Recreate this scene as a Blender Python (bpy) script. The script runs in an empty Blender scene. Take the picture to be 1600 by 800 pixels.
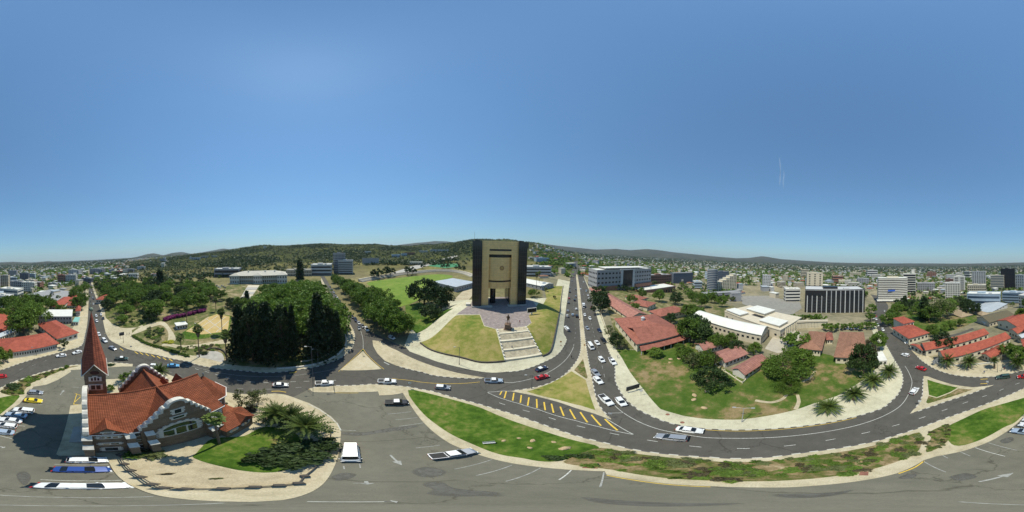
import bpy, bmesh, math, random
from mathutils import Vector, Matrix
from mathutils.geometry import delaunay_2d_cdt
R = math.radians
PI = math.pi
random.seed(7)
scene = bpy.context.scene
COL = scene.collection

# ------------------------------------------------------------ camera (a drone's full-sphere camera, 46 m up)
CAM_H = 46.0
TILT = R(2.7)                       # the camera hangs slightly tilted
_a = (1450 - 800) / 1600 * 2 * PI
TAX = Vector((math.sin(_a), math.cos(_a), 0)).cross(Vector((0, 0, 1))).normalized()
ROT = Matrix.Rotation(TILT, 3, TAX)
ROTI = ROT.inverted()
cam = bpy.data.cameras.new('camera')
cam.type = 'PANO'
try:
    cam.panorama_type = 'EQUIRECTANGULAR'
except Exception:
    pass
try:
    cam.cycles.panorama_type = 'EQUIRECTANGULAR'
except Exception:
    pass
cam.clip_start = 0.1
cam.clip_end = 60000
camo = bpy.data.objects.new('camera', cam)
COL.objects.link(camo)
camo.matrix_world = Matrix.Translation((0, 0, CAM_H)) @ (ROT @ Matrix.Rotation(PI / 2, 3, 'X')).to_4x4()
scene.camera = camo

# ------------------------------------------------------------ sky, sun, exposure
SUN_EL = R(63)
SUN_DIR = Vector((-0.94, 0.34, 0)).normalized() * math.cos(SUN_EL) + Vector((0, 0, math.sin(SUN_EL)))
world = bpy.data.worlds.new('World')
scene.world = world
world.use_nodes = True
wn = world.node_tree.nodes
bg = wn['Background']
sky = wn.new('ShaderNodeTexSky')
sky.sky_type = 'NISHITA'
sky.sun_disc = False
sky.sun_elevation = SUN_EL
sky.sun_rotation = math.atan2(SUN_DIR.x, SUN_DIR.y)
sky.altitude = 1700
sky.air_density = 1.8
sky.dust_density = 0.45
sky.ozone_density = 4.0
gm = wn.new('ShaderNodeGamma'); gm.inputs[1].default_value = .66
tint = wn.new('ShaderNodeMix'); tint.data_type = 'RGBA'; tint.blend_type = 'MULTIPLY'
tint.inputs[0].default_value = 1.0; tint.inputs[7].default_value = (.75, 1.16, 1.52, 1)
world.node_tree.links.new(sky.outputs[0], gm.inputs[0])
world.node_tree.links.new(gm.outputs[0], tint.inputs[6])
world.node_tree.links.new(tint.outputs[2], bg.inputs[0])
bg.inputs[1].default_value = 0.14
sun = bpy.data.lights.new('sun', 'SUN')
sun.energy = 5.0
sun.angle = R(0.5)
sun.color = (1.0, 0.955, 0.81)
suno = bpy.data.objects.new('sun', sun)
COL.objects.link(suno)
suno.rotation_euler = SUN_DIR.to_track_quat('Z', 'Y').to_euler()
suno.location = (0, 0, 200)
vs = scene.view_settings
vs.view_transform = 'Standard'
vs.look = 'None'
vs.exposure = 0.0
vs.gamma = 1.0
vs.use_curve_mapping = False
scene.cycles.volume_bounces = 0
scene.cycles.max_bounces = 5
scene.cycles.transparent_max_bounces = 6

# ------------------------------------------------------------ terrain
def sstep(a, b, x):
    t = min(1.0, max(0.0, (x - a) / (b - a)))
    return t * t * (3 - 2 * t)
def lerp_tab(tab, x):
    if x <= tab[0][0]: return tab[0][1]
    for (x0, y0), (x1, y1) in zip(tab, tab[1:]):
        if x <= x1:
            return y0 + (y1 - y0) * (x - x0) / (x1 - x0)
    return tab[-1][1]
# skyline heights measured by bearing (bearing in 1/1600 turns)
FAR = [(0,410),(20,409),(50,410.5),(75,408),(100,410),(140,409.5),(180,405.5),(200,404),(215,401),(230,397),(240,396),(255,399),(270,395),(285,394),(300,397),(330,392),(350,389),(370,391),(400,390),(480,391),(560,390),(600,387),(625,382.5),(650,379.5),(680,377.5),(700,378),(718,381),(740,379),(780,377),(825,379),(840,380),(870,384),(900,387),(930,390),(960,389),(985,391),(1010,389),(1030,391),(1050,394),(1080,397),(1120,401),(1150,403.5),(1170,403),(1190,400.5),(1200,402),(1220,405),(1260,407.5),(1300,410),(1340,411),(1400,411.5),(1450,411.5),(1500,412),(1560,411),(1600,410)]
HILL = [(0,0),(150,0),(200,8),(240,22),(300,42),(360,66),(413,84),(450,80),(500,84),(560,72),(600,66),(640,60),(680,66),(716,92),(740,110),(790,112),(840,92),(880,40),(920,10),(980,0),(1600,0)]
DROP = [(0,1),(60,.8),(200,0),(860,0),(930,.25),(1130,1),(1600,1)]
MC = Vector((-5.0, 98.0))            # the museum's knoll
def px_of(x, y):
    return (math.atan2(x, y) / (2 * PI) * 1600 + 800) % 1600
def bump(x, y):
    return 8.0 * (1 - sstep(26, 47, math.hypot(x - MC.x, y - MC.y)))
def ground_z(x, y):
    r = math.hypot(x, y)
    if r < 50: return 0.0
    p = px_of(x, y)
    z = bump(x, y)
    z -= 30.0 * lerp_tab(DROP, p) * sstep(85, 340, r)
    if r > 330:
        h = lerp_tab(HILL, p)
        if h > 0:
            z += h * sstep(330, 1150, r)
            z += (math.sin(x * .011 + 1.3) * math.cos(y * .013) * 5 + math.sin(x * .031) * math.sin(y * .027 + 2) * 2.2) * sstep(380, 700, r) * min(1, h / 40)
    return z
def ray_dir(px, py):
    a = (px - 800) / 1600 * 2 * PI
    e = (400 - py) / 800 * PI
    return ROT @ Vector((math.sin(a) * math.cos(e), math.cos(a) * math.cos(e), math.sin(e)))
_gc = {}
def G(px, py, dz=0.0):
    """surveyed point on the ground for a bearing / depression pair"""
    k = (px, py, dz)
    if k in _gc: return _gc[k].copy()
    d = ray_dir(px, py)
    o = Vector((0, 0, CAM_H))
    t = 1.0
    prev = 0.0
    step = 4.0
    hit = None
    while t < 9000:
        p = o + d * t
        if p.z < ground_z(p.x, p.y) + dz:
            lo, hi = prev, t
            for _ in range(22):
                m = (lo + hi) / 2
                p = o + d * m
                if p.z < ground_z(p.x, p.y) + dz: hi = m
                else: lo = m
            hit = o + d * hi
            break
        prev = t
        t += max(step, t * 0.012)
    if hit is None:
        hit = o + d * 4000
        hit.z = ground_z(hit.x, hit.y)
    _gc[k] = hit
    return hit.copy()
def at_dist(px, py, dist):
    """height above datum of a sight line at a horizontal distance"""
    d = ray_dir(px, py)
    return CAM_H + d.z / math.hypot(d.x, d.y) * dist

# ------------------------------------------------------------ materials
MATS = {}
def base_mat(name):
    m = bpy.data.materials.new(name)
    m.use_nodes = True
    nt = m.node_tree
    b = nt.nodes['Principled BSDF']
    MATS[name] = m
    return m, nt, b
def node(nt, typ, **kw):
    n = nt.nodes.new(typ)
    for k, v in kw.items():
        setattr(n, k, v)
    return n
def ramp(nt, fac, stops):
    r = nt.nodes.new('ShaderNodeValToRGB')
    el = r.color_ramp.elements
    el[0].position, el[0].color = stops[0][0], (*stops[0][1], 1)
    el[1].position, el[1].color = stops[-1][0], (*stops[-1][1], 1)
    for p, c in stops[1:-1]:
        e = el.new(p)
        e.color = (*c, 1)
    nt.links.new(fac, r.inputs[0])
    return r.outputs[0]
def noise_tex(nt, scale, detail=4, coord='Object', rough=.55, vec=None):
    n = nt.nodes.new('ShaderNodeTexNoise')
    n.inputs['Scale'].default_value = scale
    n.inputs['Detail'].default_value = detail
    n.inputs['Roughness'].default_value = rough
    if vec is None:
        tc = nt.nodes.new('ShaderNodeTexCoord')
        vec = tc.outputs[coord]
    nt.links.new(vec, n.inputs['Vector'])
    return n.outputs['Fac']
def add_bump(nt, b, h, strength=.3, dist=.05):
    bp = nt.nodes.new('ShaderNodeBump')
    bp.inputs['Strength'].default_value = strength
    bp.inputs['Distance'].default_value = dist
    nt.links.new(h, bp.inputs['Height'])
    nt.links.new(bp.outputs[0], b.inputs['Normal'])
def mixc(nt, fac, a, c, mode='MIX'):
    m = nt.nodes.new('ShaderNodeMix')
    m.data_type = 'RGBA'
    m.blend_type = mode
    for s, v in ((m.inputs[0], fac), (m.inputs[6], a), (m.inputs[7], c)):
        if isinstance(v, (int, float)): s.default_value = v
        elif isinstance(v, tuple): s.default_value = (*v, 1)
        else: nt.links.new(v, s)
    return m.outputs[2]
def mat(name, col, rough=.8, var=.18, scale=1.5, bump_=0, metal=0, coord='Object', spec=.3):
    """plain surface with mottled wear"""
    if name in MATS: return MATS[name]
    m, nt, b = base_mat(name)
    f = noise_tex(nt, scale, 5, coord)
    lo = tuple(c * (1 - var) for c in col)
    hi = tuple(min(1, c * (1 + var)) for c in col)
    c = ramp(nt, f, [(.28, lo), (.5, col), (.74, hi)])
    nt.links.new(c, b.inputs['Base Color'])
    b.inputs['Roughness'].default_value = rough
    b.inputs['Metallic'].default_value = metal
    b.inputs['Specular IOR Level'].default_value = spec
    if bump_: add_bump(nt, b, f, bump_)
    return m
def ground_mat(name, stops, scale, scale2, fine, bump_=.25, rough=.95):
    """large patches x medium patches x fine grain"""
    m, nt, b = base_mat(name)
    tc = nt.nodes.new('ShaderNodeTexCoord')
    v = tc.outputs['Object']
    f1 = noise_tex(nt, scale, 5, vec=v, rough=.6)
    f2 = noise_tex(nt, scale2, 6, vec=v, rough=.65)
    f3 = noise_tex(nt, fine, 4, vec=v, rough=.7)
    mx = nt.nodes.new('ShaderNodeMath'); mx.operation = 'MULTIPLY_ADD'
    nt.links.new(f2, mx.inputs[0]); mx.inputs[1].default_value = .8
    sb = nt.nodes.new('ShaderNodeMath'); sb.operation = 'SUBTRACT'
    nt.links.new(f1, sb.inputs[0]); sb.inputs[1].default_value = .4
    nt.links.new(sb.outputs[0], mx.inputs[2])
    c = ramp(nt, mx.outputs[0], stops)
    g = ramp(nt, f3, [(.3, (.72, .72, .72)), (.7, (1.22, 1.22, 1.22))])
    c2 = mixc(nt, 1.0, c, g, 'MULTIPLY')
    nt.links.new(c2, b.inputs['Base Color'])
    b.inputs['Roughness'].default_value = rough
    b.inputs['Specular IOR Level'].default_value = .15
    if bump_: add_bump(nt, b, f3, bump_, .06)
    return m
def brick_mat(name, c1, c2, mortar, bw, bh, msize=.03, bump_=.5, rough=.85, grime=.25, coord='UV', offset=.5):
    m, nt, b = base_mat(name)
    tc = nt.nodes.new('ShaderNodeTexCoord')
    br = nt.nodes.new('ShaderNodeTexBrick')
    br.offset = offset
    br.inputs['Color1'].default_value = (*c1, 1)
    br.inputs['Color2'].default_value = (*c2, 1)
    br.inputs['Mortar'].default_value = (*mortar, 1)
    br.inputs['Scale'].default_value = 1
    br.inputs['Brick Width'].default_value = bw
    br.inputs['Row Height'].default_value = bh
    br.inputs['Mortar Size'].default_value = msize
    nt.links.new(tc.outputs[coord], br.inputs['Vector'])
    f = noise_tex(nt, .6, 6, 'Object', .65)
    g = ramp(nt, f, [(.3, (1 - grime,) * 3), (.7, (1 + grime * .6,) * 3)])
    c = mixc(nt, 1.0, br.outputs['Color'], g, 'MULTIPLY')
    nt.links.new(c, b.inputs['Base Color'])
    b.inputs['Roughness'].default_value = rough
    b.inputs['Specular IOR Level'].default_value = .2
    inv = nt.nodes.new('ShaderNodeMath'); inv.operation = 'SUBTRACT'
    inv.inputs[0].default_value = 1; nt.links.new(br.outputs['Fac'], inv.inputs[1])
    add_bump(nt, b, inv.outputs[0], bump_, .04)
    return m
def tile_mat(name, col, row=.32, w=.3, var=.25, bump_=.9):
    """pantile roof: rows run along UV.x, columns along the slope"""
    m, nt, b = base_mat(name)
    tc = nt.nodes.new('ShaderNodeTexCoord')
    sp = nt.nodes.new('ShaderNodeSeparateXYZ')
    nt.links.new(tc.outputs['UV'], sp.inputs[0])
    def M(op, a, c=None):
        n = nt.nodes.new('ShaderNodeMath'); n.operation = op
        for i, v in enumerate((a, c)):
            if v is None: continue
            if isinstance(v, (int, float)): n.inputs[i].default_value = v
            else: nt.links.new(v, n.inputs[i])
        return n.outputs[0]
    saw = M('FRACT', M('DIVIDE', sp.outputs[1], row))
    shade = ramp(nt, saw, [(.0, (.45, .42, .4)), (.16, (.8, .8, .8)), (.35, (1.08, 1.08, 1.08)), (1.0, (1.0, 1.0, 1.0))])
    sn = M('SINE', M('MULTIPLY', sp.outputs[0], 2 * PI / w))
    h = M('ADD', M('MULTIPLY', saw, -1.0), M('MULTIPLY', sn, .35))
    br = nt.nodes.new('ShaderNodeTexBrick')
    br.offset = 0
    br.inputs['Color1'].default_value = (*[c * (1 - var) for c in col], 1)
    br.inputs['Color2'].default_value = (*[min(1, c * (1 + var)) for c in col], 1)
    br.inputs['Mortar'].default_value = (*[c * .45 for c in col], 1)
    br.inputs['Scale'].default_value = 1
    br.inputs['Brick Width'].default_value = w*2.2
    br.inputs['Row Height'].default_value = row
    br.inputs['Mortar Size'].default_value = .004
    nt.links.new(tc.outputs['UV'], br.inputs['Vector'])
    f = noise_tex(nt, .45, 6, 'Object', .7)
    g = ramp(nt, f, [(.3, (.74, .72, .7)), (.55, (1, 1, 1)), (.75, (1.18, 1.15, 1.1))])
    nt.links.new(mixc(nt, 1.0, mixc(nt, 1.0, br.outputs['Color'], g, 'MULTIPLY'), shade, 'MULTIPLY'), b.inputs['Base Color'])
    b.inputs['Roughness'].default_value = .8
    b.inputs['Specular IOR Level'].default_value = .2
    add_bump(nt, b, h, bump_, .07)
    return m
def leaf_mat(name, c_dark, c_light, trans=.25):
    m, nt, b = base_mat(name)
    oi = nt.nodes.new('ShaderNodeObjectInfo')
    geo = nt.nodes.new('ShaderNodeNewGeometry')
    f = noise_tex(nt, .9, 3, 'Object')
    ad = nt.nodes.new('ShaderNodeMath'); ad.operation = 'MULTIPLY_ADD'
    nt.links.new(oi.outputs['Random'], ad.inputs[0]); ad.inputs[1].default_value = .3
    nt.links.new(f, ad.inputs[2])
    ad2 = nt.nodes.new('ShaderNodeMath'); ad2.operation = 'MULTIPLY_ADD'
    nt.links.new(geo.outputs['Random Per Island'], ad2.inputs[0]); ad2.inputs[1].default_value = .35
    nt.links.new(ad.outputs[0], ad2.inputs[2])
    c = ramp(nt, ad2.outputs[0], [(.4, c_dark), (1.05, c_light)])
    nt.links.new(c, b.inputs['Base Color'])
    b.inputs['Roughness'].default_value = .6
    b.inputs['Specular IOR Level'].default_value = .25
    tr = nt.nodes.new('ShaderNodeBsdfTranslucent')
    nt.links.new(c, tr.inputs[0])
    ms = nt.nodes.new('ShaderNodeMixShader')
    ms.inputs[0].default_value = trans
    out = nt.nodes['Material Output']
    nt.links.new(b.outputs[0], ms.inputs[1]); nt.links.new(tr.outputs[0], ms.inputs[2])
    nt.links.new(ms.outputs[0], out.inputs[0])
    return m
def glass_mat(name, col=(.02, .025, .03), rough=.08):
    m, nt, b = base_mat(name)
    b.inputs['Base Color'].default_value = (*col, 1)
    b.inputs['Roughness'].default_value = rough
    b.inputs['Specular IOR Level'].default_value = .6
    f = noise_tex(nt, .35, 2)
    add_bump(nt, b, f, .05, .05)
    return m
def car_paint(name, col, metal=.0):
    m, nt, b = base_mat(name)
    f = noise_tex(nt, 3, 3)
    c = ramp(nt, f, [(.3, tuple(x * .92 for x in col)), (.7, col)])
    nt.links.new(c, b.inputs['Base Color'])
    b.inputs['Roughness'].default_value = .32
    b.inputs['Metallic'].default_value = metal
    b.inputs['Coat Weight'].default_value = .6
    b.inputs['Coat Roughness'].default_value = .08
    return m

def asphalt_mat(name, col, patch=.16):
    m, nt, b = base_mat(name)
    tc = nt.nodes.new('ShaderNodeTexCoord')
    v = tc.outputs['Object']
    f1 = noise_tex(nt, .09, 6, vec=v, rough=.62)
    f2 = noise_tex(nt, .55, 6, vec=v, rough=.7)
    f3 = noise_tex(nt, 16, 3, vec=v)
    c = ramp(nt, f1, [(.3, tuple(x * (1 - patch) for x in col)), (.5, col), (.7, tuple(x * (1 + patch) for x in col))])
    g = ramp(nt, f2, [(.32, (.86, .86, .87)), (.6, (1.03, 1.03, 1.02)), (.78, (1.16, 1.15, 1.12))])
    h = ramp(nt, f3, [(.3, (.86,) * 3), (.7, (1.14,) * 3)])
    # long cracks
    vo = nt.nodes.new('ShaderNodeTexVoronoi'); vo.feature = 'DISTANCE_TO_EDGE'
    vo.inputs['Scale'].default_value = .075
    nz = noise_tex(nt, .35, 4, vec=v)
    av = nt.nodes.new('ShaderNodeVectorMath'); av.operation = 'MULTIPLY_ADD'
    nt.links.new(nz, av.inputs[0]); av.inputs[1].default_value = (7, 7, 0); nt.links.new(v, av.inputs[2])
    nt.links.new(av.outputs[0], vo.inputs['Vector'])
    k = ramp(nt, vo.outputs['Distance'], [(.0, (.6, .59, .58)), (.010, (1, 1, 1))])
    c = mixc(nt, 1, c, g, 'MULTIPLY'); c = mixc(nt, 1, c, h, 'MULTIPLY'); c = mixc(nt, 1, c, k, 'MULTIPLY')
    nt.links.new(c, b.inputs['Base Color'])
    b.inputs['Roughness'].default_value = .88
    b.inputs['Specular IOR Level'].default_value = .25
    add_bump(nt, b, f3, .25, .02)
    return m

M_ROAD = asphalt_mat('road_asphalt', (.085, .079, .067), .14)
M_LOT = asphalt_mat('lot_asphalt', (.142, .135, .104), .14)
M_PAVE = ground_mat('tan_paving', [(.25, (.30, .255, .17)), (.42, (.41, .355, .235)), (.58, (.475, .415, .285)), (.8, (.53, .47, .34))], .10, .7, 11, .15)
M_PAVEL = ground_mat('pale_paving_slabs', [(.25, (.34, .31, .22)), (.42, (.45, .42, .30)), (.58, (.51, .48, .345)), (.8, (.57, .54, .40))], .10, .7, 11, .15)
M_KERBW = mat('kerb_white', (.44, .42, .36), .8, .2, 3)
M_KERBD = mat('kerb_dark', (.10, .095, .09), .85, .3, 3)
M_SAND = ground_mat('sand_soil', [(.2, (.30, .25, .16)), (.5, (.43, .365, .245)), (.8, (.50, .44, .31))], .12, .9, 9)
M_EARTH = ground_mat('brown_earth', [(.25, (.05, .085, .016)), (.44, (.09, .105, .026)), (.54, (.17, .135, .06)), (.66, (.27, .20, .11)), (.8, (.38, .31, .19))], .2, 1.2, 8, .5)
M_GRASS = ground_mat('lush_grass', [(.28, (.03, .066, .007)), (.44, (.052, .105, .011)), (.54, (.082, .135, .018)), (.63, (.13, .155, .035)), (.74, (.21, .175, .065))], .12, .8, 9, .9)
M_GRASSD = ground_mat('tired_grass', [(.22, (.10, .15, .022)), (.42, (.18, .19, .04)), (.58, (.28, .24, .08)), (.8, (.37, .28, .13))], .06, .35, 6, .5)
M_GRASSP = ground_mat('patchy_grass', [(.2, (.03, .068, .009)), (.42, (.06, .105, .015)), (.52, (.10, .125, .03)), (.575, (.17, .145, .055)), (.66, (.24, .18, .09)), (.85, (.32, .24, .13))], .05, .3, 6, .8)
M_PITCH = ground_mat('sports_turf', [(.25, (.09, .16, .02)), (.5, (.15, .22, .035)), (.8, (.24, .25, .06))], .02, .12, 3, .3)
M_WHITE = mat('road_white', (.47, .47, .43), .75, .4, 5)
M_FADED = mat('faded_white', (.29, .29, .265), .8, .4, 4)
M_YEL = mat('road_yellow', (.62, .42, .06), .7, .25, 5)
M_LAND = None
# ------------------------------------------------------------ mesh builder and tagging
class MB:
    def __init__(s):
        s.v = []; s.f = []; s.m = []; s.mi = 0; s.sm = []
        s.smooth = False
    def add(s, vs, fs):
        n = len(s.v)
        s.v.extend([tuple(v) for v in vs])
        for f in fs:
            s.f.append([i + n for i in f]); s.m.append(s.mi); s.sm.append(s.smooth)
        return s
    def box(s, x0, x1, y0, y1, z0, z1, rz=0, c=None):
        vs = [(x0,y0,z0),(x1,y0,z0),(x1,y1,z0),(x0,y1,z0),(x0,y0,z1),(x1,y0,z1),(x1,y1,z1),(x0,y1,z1)]
        if rz:
            cx, cy = c if c else ((x0+x1)/2, (y0+y1)/2)
            ca, sa = math.cos(rz), math.sin(rz)
            vs = [(cx+(x-cx)*ca-(y-cy)*sa, cy+(x-cx)*sa+(y-cy)*ca, z) for x, y, z in vs]
        return s.add(vs, [(0,3,2,1),(4,5,6,7),(0,1,5,4),(1,2,6,5),(2,3,7,6),(3,0,4,7)])
    def prism(s, poly, z0, z1):
        n = len(poly)
        z0f = z0 if callable(z0) else (lambda p: z0)
        z1f = z1 if callable(z1) else (lambda p: z1)
        vs = [(x, y, z0f((x, y))) for x, y in poly] + [(x, y, z1f((x, y))) for x, y in poly]
        fs = [tuple(range(n-1, -1, -1)), tuple(range(n, 2*n))] + [(i, (i+1) % n, n+(i+1) % n, n+i) for i in range(n)]
        return s.add(vs, fs)
    def vprism(s, poly, y0, y1):
        """outline in the x-z plane, extruded along y"""
        n = len(poly)
        vs = [(x, y0, z) for x, z in poly] + [(x, y1, z) for x, z in poly]
        fs = [tuple(range(n)), tuple(range(2*n-1, n-1, -1))] + [((i+1) % n, i, n+i, n+(i+1) % n) for i in range(n)]
        return s.add(vs, fs)
    def xprism(s, poly, x0, x1):
        """outline in the y-z plane, extruded along x"""
        n = len(poly)
        vs = [(x0, y, z) for y, z in poly] + [(x1, y, z) for y, z in poly]
        fs = [tuple(range(n-1, -1, -1)), tuple(range(n, 2*n))] + [(i, (i+1) % n, n+(i+1) % n, n+i) for i in range(n)]
        return s.add(vs, fs)
    def cyl(s, x, y, z0, z1, r0, r1=None, n=10, cap=True):
        r1 = r0 if r1 is None else r1
        vs = [(x+r0*math.cos(2*PI*i/n), y+r0*math.sin(2*PI*i/n), z0) for i in range(n)] + [(x+r1*math.cos(2*PI*i/n), y+r1*math.sin(2*PI*i/n), z1) for i in range(n)]
        fs = [(i, (i+1) % n, n+(i+1) % n, n+i) for i in range(n)]
        if cap: fs += [tuple(range(n-1, -1, -1)), tuple(range(n, 2*n))]
        return s.add(vs, fs)
    def tube(s, pts, r, n=6):
        pts = [Vector(p) for p in pts]
        rs = r if isinstance(r, (list, tuple)) else [r]*len(pts)
        vs = []
        for i, p in enumerate(pts):
            d = (pts[min(i+1, len(pts)-1)] - pts[max(i-1, 0)]).normalized()
            a = d.cross(Vector((0, 0, 1)))
            if a.length < .05: a = Vector((1, 0, 0))
            a.normalize(); b = d.cross(a)
            for k in range(n):
                t = 2*PI*k/n
                vs.append(p + (a*math.cos(t) + b*math.sin(t))*rs[i])
        fs = []
        for i in range(len(pts)-1):
            for k in range(n):
                fs.append((i*n+k, i*n+(k+1) % n, (i+1)*n+(k+1) % n, (i+1)*n+k))
        fs += [tuple(range(n-1, -1, -1)), tuple(range((len(pts)-1)*n, len(pts)*n))]
        return s.add(vs, fs)
    def ball(s, c, rx, ry=None, rz=None, n=8, m=6):
        ry = rx if ry is None else ry; rz = rx if rz is None else rz
        vs = [(c[0], c[1], c[2]-rz)]
        for j in range(1, m):
            t = PI*j/m - PI/2
            for i in range(n):
                a = 2*PI*i/n
                vs.append((c[0]+rx*math.cos(t)*math.cos(a), c[1]+ry*math.cos(t)*math.sin(a), c[2]+rz*math.sin(t)))
        vs.append((c[0], c[1], c[2]+rz))
        fs = [(0, 1+(i+1) % n, 1+i) for i in range(n)]
        for j in range(m-2):
            for i in range(n):
                fs.append((1+j*n+i, 1+j*n+(i+1) % n, 1+(j+1)*n+(i+1) % n, 1+(j+1)*n+i))
        t = len(vs)-1
        fs += [(1+(m-2)*n+i, 1+(m-2)*n+(i+1) % n, t) for i in range(n)]
        return s.add(vs, fs)
    def quad(s, a, b, c, d): return s.add([a, b, c, d], [(0, 1, 2, 3)])
    def tri(s, a, b, c): return s.add([a, b, c], [(0, 1, 2)])
    def gable(s, x0, x1, y0, y1, z, h, oh=.5, t=.18, ends=True):
        """gable roof, ridge along x, with overhang and thickness"""
        ym = (y0+y1)/2
        sl = h/((y1-y0)/2)
        a, b = y0-oh, y1+oh
        za = z-sl*oh
        poly = [(a, za), (ym, z+h), (b, za), (b, za+t), (ym, z+h+t*1.2), (a, za+t)]
        xa, xb = x0-oh, x1+oh
        n = 6
        s.add([(xa, y, zz) for y, zz in poly]+[(xb, y, zz) for y, zz in poly],
              [(0,1,4,5),(1,2,3,4),(n+1,n+0,n+5,n+4),(n+2,n+1,n+4,n+3),(0,n,n+1,1),(1,n+1,n+2,2),(2,n+2,n+3,3),(3,n+3,n+4,4),(4,n+4,n+5,5),(5,n+5,n,0)])
        return s
    def hip(s, x0, x1, y0, y1, z, h, oh=.6, t=.15):
        """hip roof over a rectangle"""
        x0 -= oh; x1 += oh; y0 -= oh; y1 += oh
        w = min(x1-x0, y1-y0)/2
        if x1-x0 >= y1-y0: r0, r1 = (x0+w, (y0+y1)/2), (x1-w, (y0+y1)/2)
        else: r0, r1 = ((x0+x1)/2, y0+w), ((x0+x1)/2, y1-w)
        vs = [(x0,y0,z),(x1,y0,z),(x1,y1,z),(x0,y1,z),(*r0,z+h),(*r1,z+h)]
        vb = [(x0,y0,z-t),(x1,y0,z-t),(x1,y1,z-t),(x0,y1,z-t)]
        if x1-x0 >= y1-y0: fs = [(0,1,5,4),(1,2,5),(2,3,4,5),(3,0,4)]
        else: fs = [(0,1,4),(1,2,5,4),(2,3,5),(3,0,4,5)]
        s.add(vs, fs)
        return s.add(vs[:4]+vb, [(4,5,1,0),(5,6,2,1),(6,7,3,2),(7,4,0,3),(7,6,5,4)])
    def rim(s, x0, x1, y0, y1, t, z0, z1):
        """one connected rectangular rim"""
        o = [(x0,y0),(x1,y0),(x1,y1),(x0,y1)]; i_ = [(x0+t,y0+t),(x1-t,y0+t),(x1-t,y1-t),(x0+t,y1-t)]
        vs = [(*p, z0) for p in o]+[(*p, z0) for p in i_]+[(*p, z1) for p in o]+[(*p, z1) for p in i_]
        fs = []
        for k in range(4):
            j = (k+1) % 4
            fs += [(k, j, 8+j, 8+k), (5+k if k < 3 else 4, 4+k, 12+k, 12+j), (8+k, 8+j, 12+j, 12+k), (4+k, 4+j, j, k)]
        return s.add(vs, fs)
    def mesh(s, name, mats):
        me = bpy.data.meshes.new(name)
        me.from_pydata(s.v, [], s.f)
        for m in (mats if isinstance(mats, (list, tuple)) else [mats]): me.materials.append(m)
        me.polygons.foreach_set('material_index', s.m)
        me.polygons.foreach_set('use_smooth', s.sm)
        uv_box(me)
        me.update()
        return me
    def build(s, name, mats, parent=None, loc=None, rz=0):
        return obj(name, s.mesh(name, mats), parent, loc, rz)
def uv_box(me):
    """UVs in metres: u level along each face, v up its slope"""
    uv = me.uv_layers.new(name='UVMap')
    data = [0.0]*(2*len(me.loops))
    vs = me.vertices
    for p in me.polygons:
        n = p.normal
        if abs(n.z) > .985: U, V = Vector((1, 0, 0)), Vector((0, 1, 0))
        else:
            U = Vector((-n.y, n.x, 0)).normalized(); V = n.cross(U)
        for li in p.loop_indices:
            c = vs[me.loops[li].vertex_index].co
            data[2*li] = c.dot(U); data[2*li+1] = c.dot(V)
    uv.data.foreach_set('uv', data)
def obj(name, me, parent=None, loc=None, rz=0):
    o = bpy.data.objects.new(name, me)
    COL.objects.link(o)
    if parent: o.parent = parent
    if loc is not None: o.location = loc
    if rz: o.rotation_euler = (0, 0, rz)
    return o
def tag(o, label=None, cat=None, group=None, kind=None):
    if label: o['label'] = label
    if cat: o['category'] = cat
    if group: o['group'] = group
    if kind: o['kind'] = kind
    return o
def thing(name, label, cat, loc=(0, 0, 0), rz=0, group=None):
    o = obj(name, None, None, loc, rz)
    o.empty_display_size = .5
    return tag(o, label, cat, group)
def copy_tree(o, parent=None):
    c = o.copy(); COL.objects.link(c)
    if parent: c.parent = parent
    for ch in o.children: copy_tree(ch, c)
    return c
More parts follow.
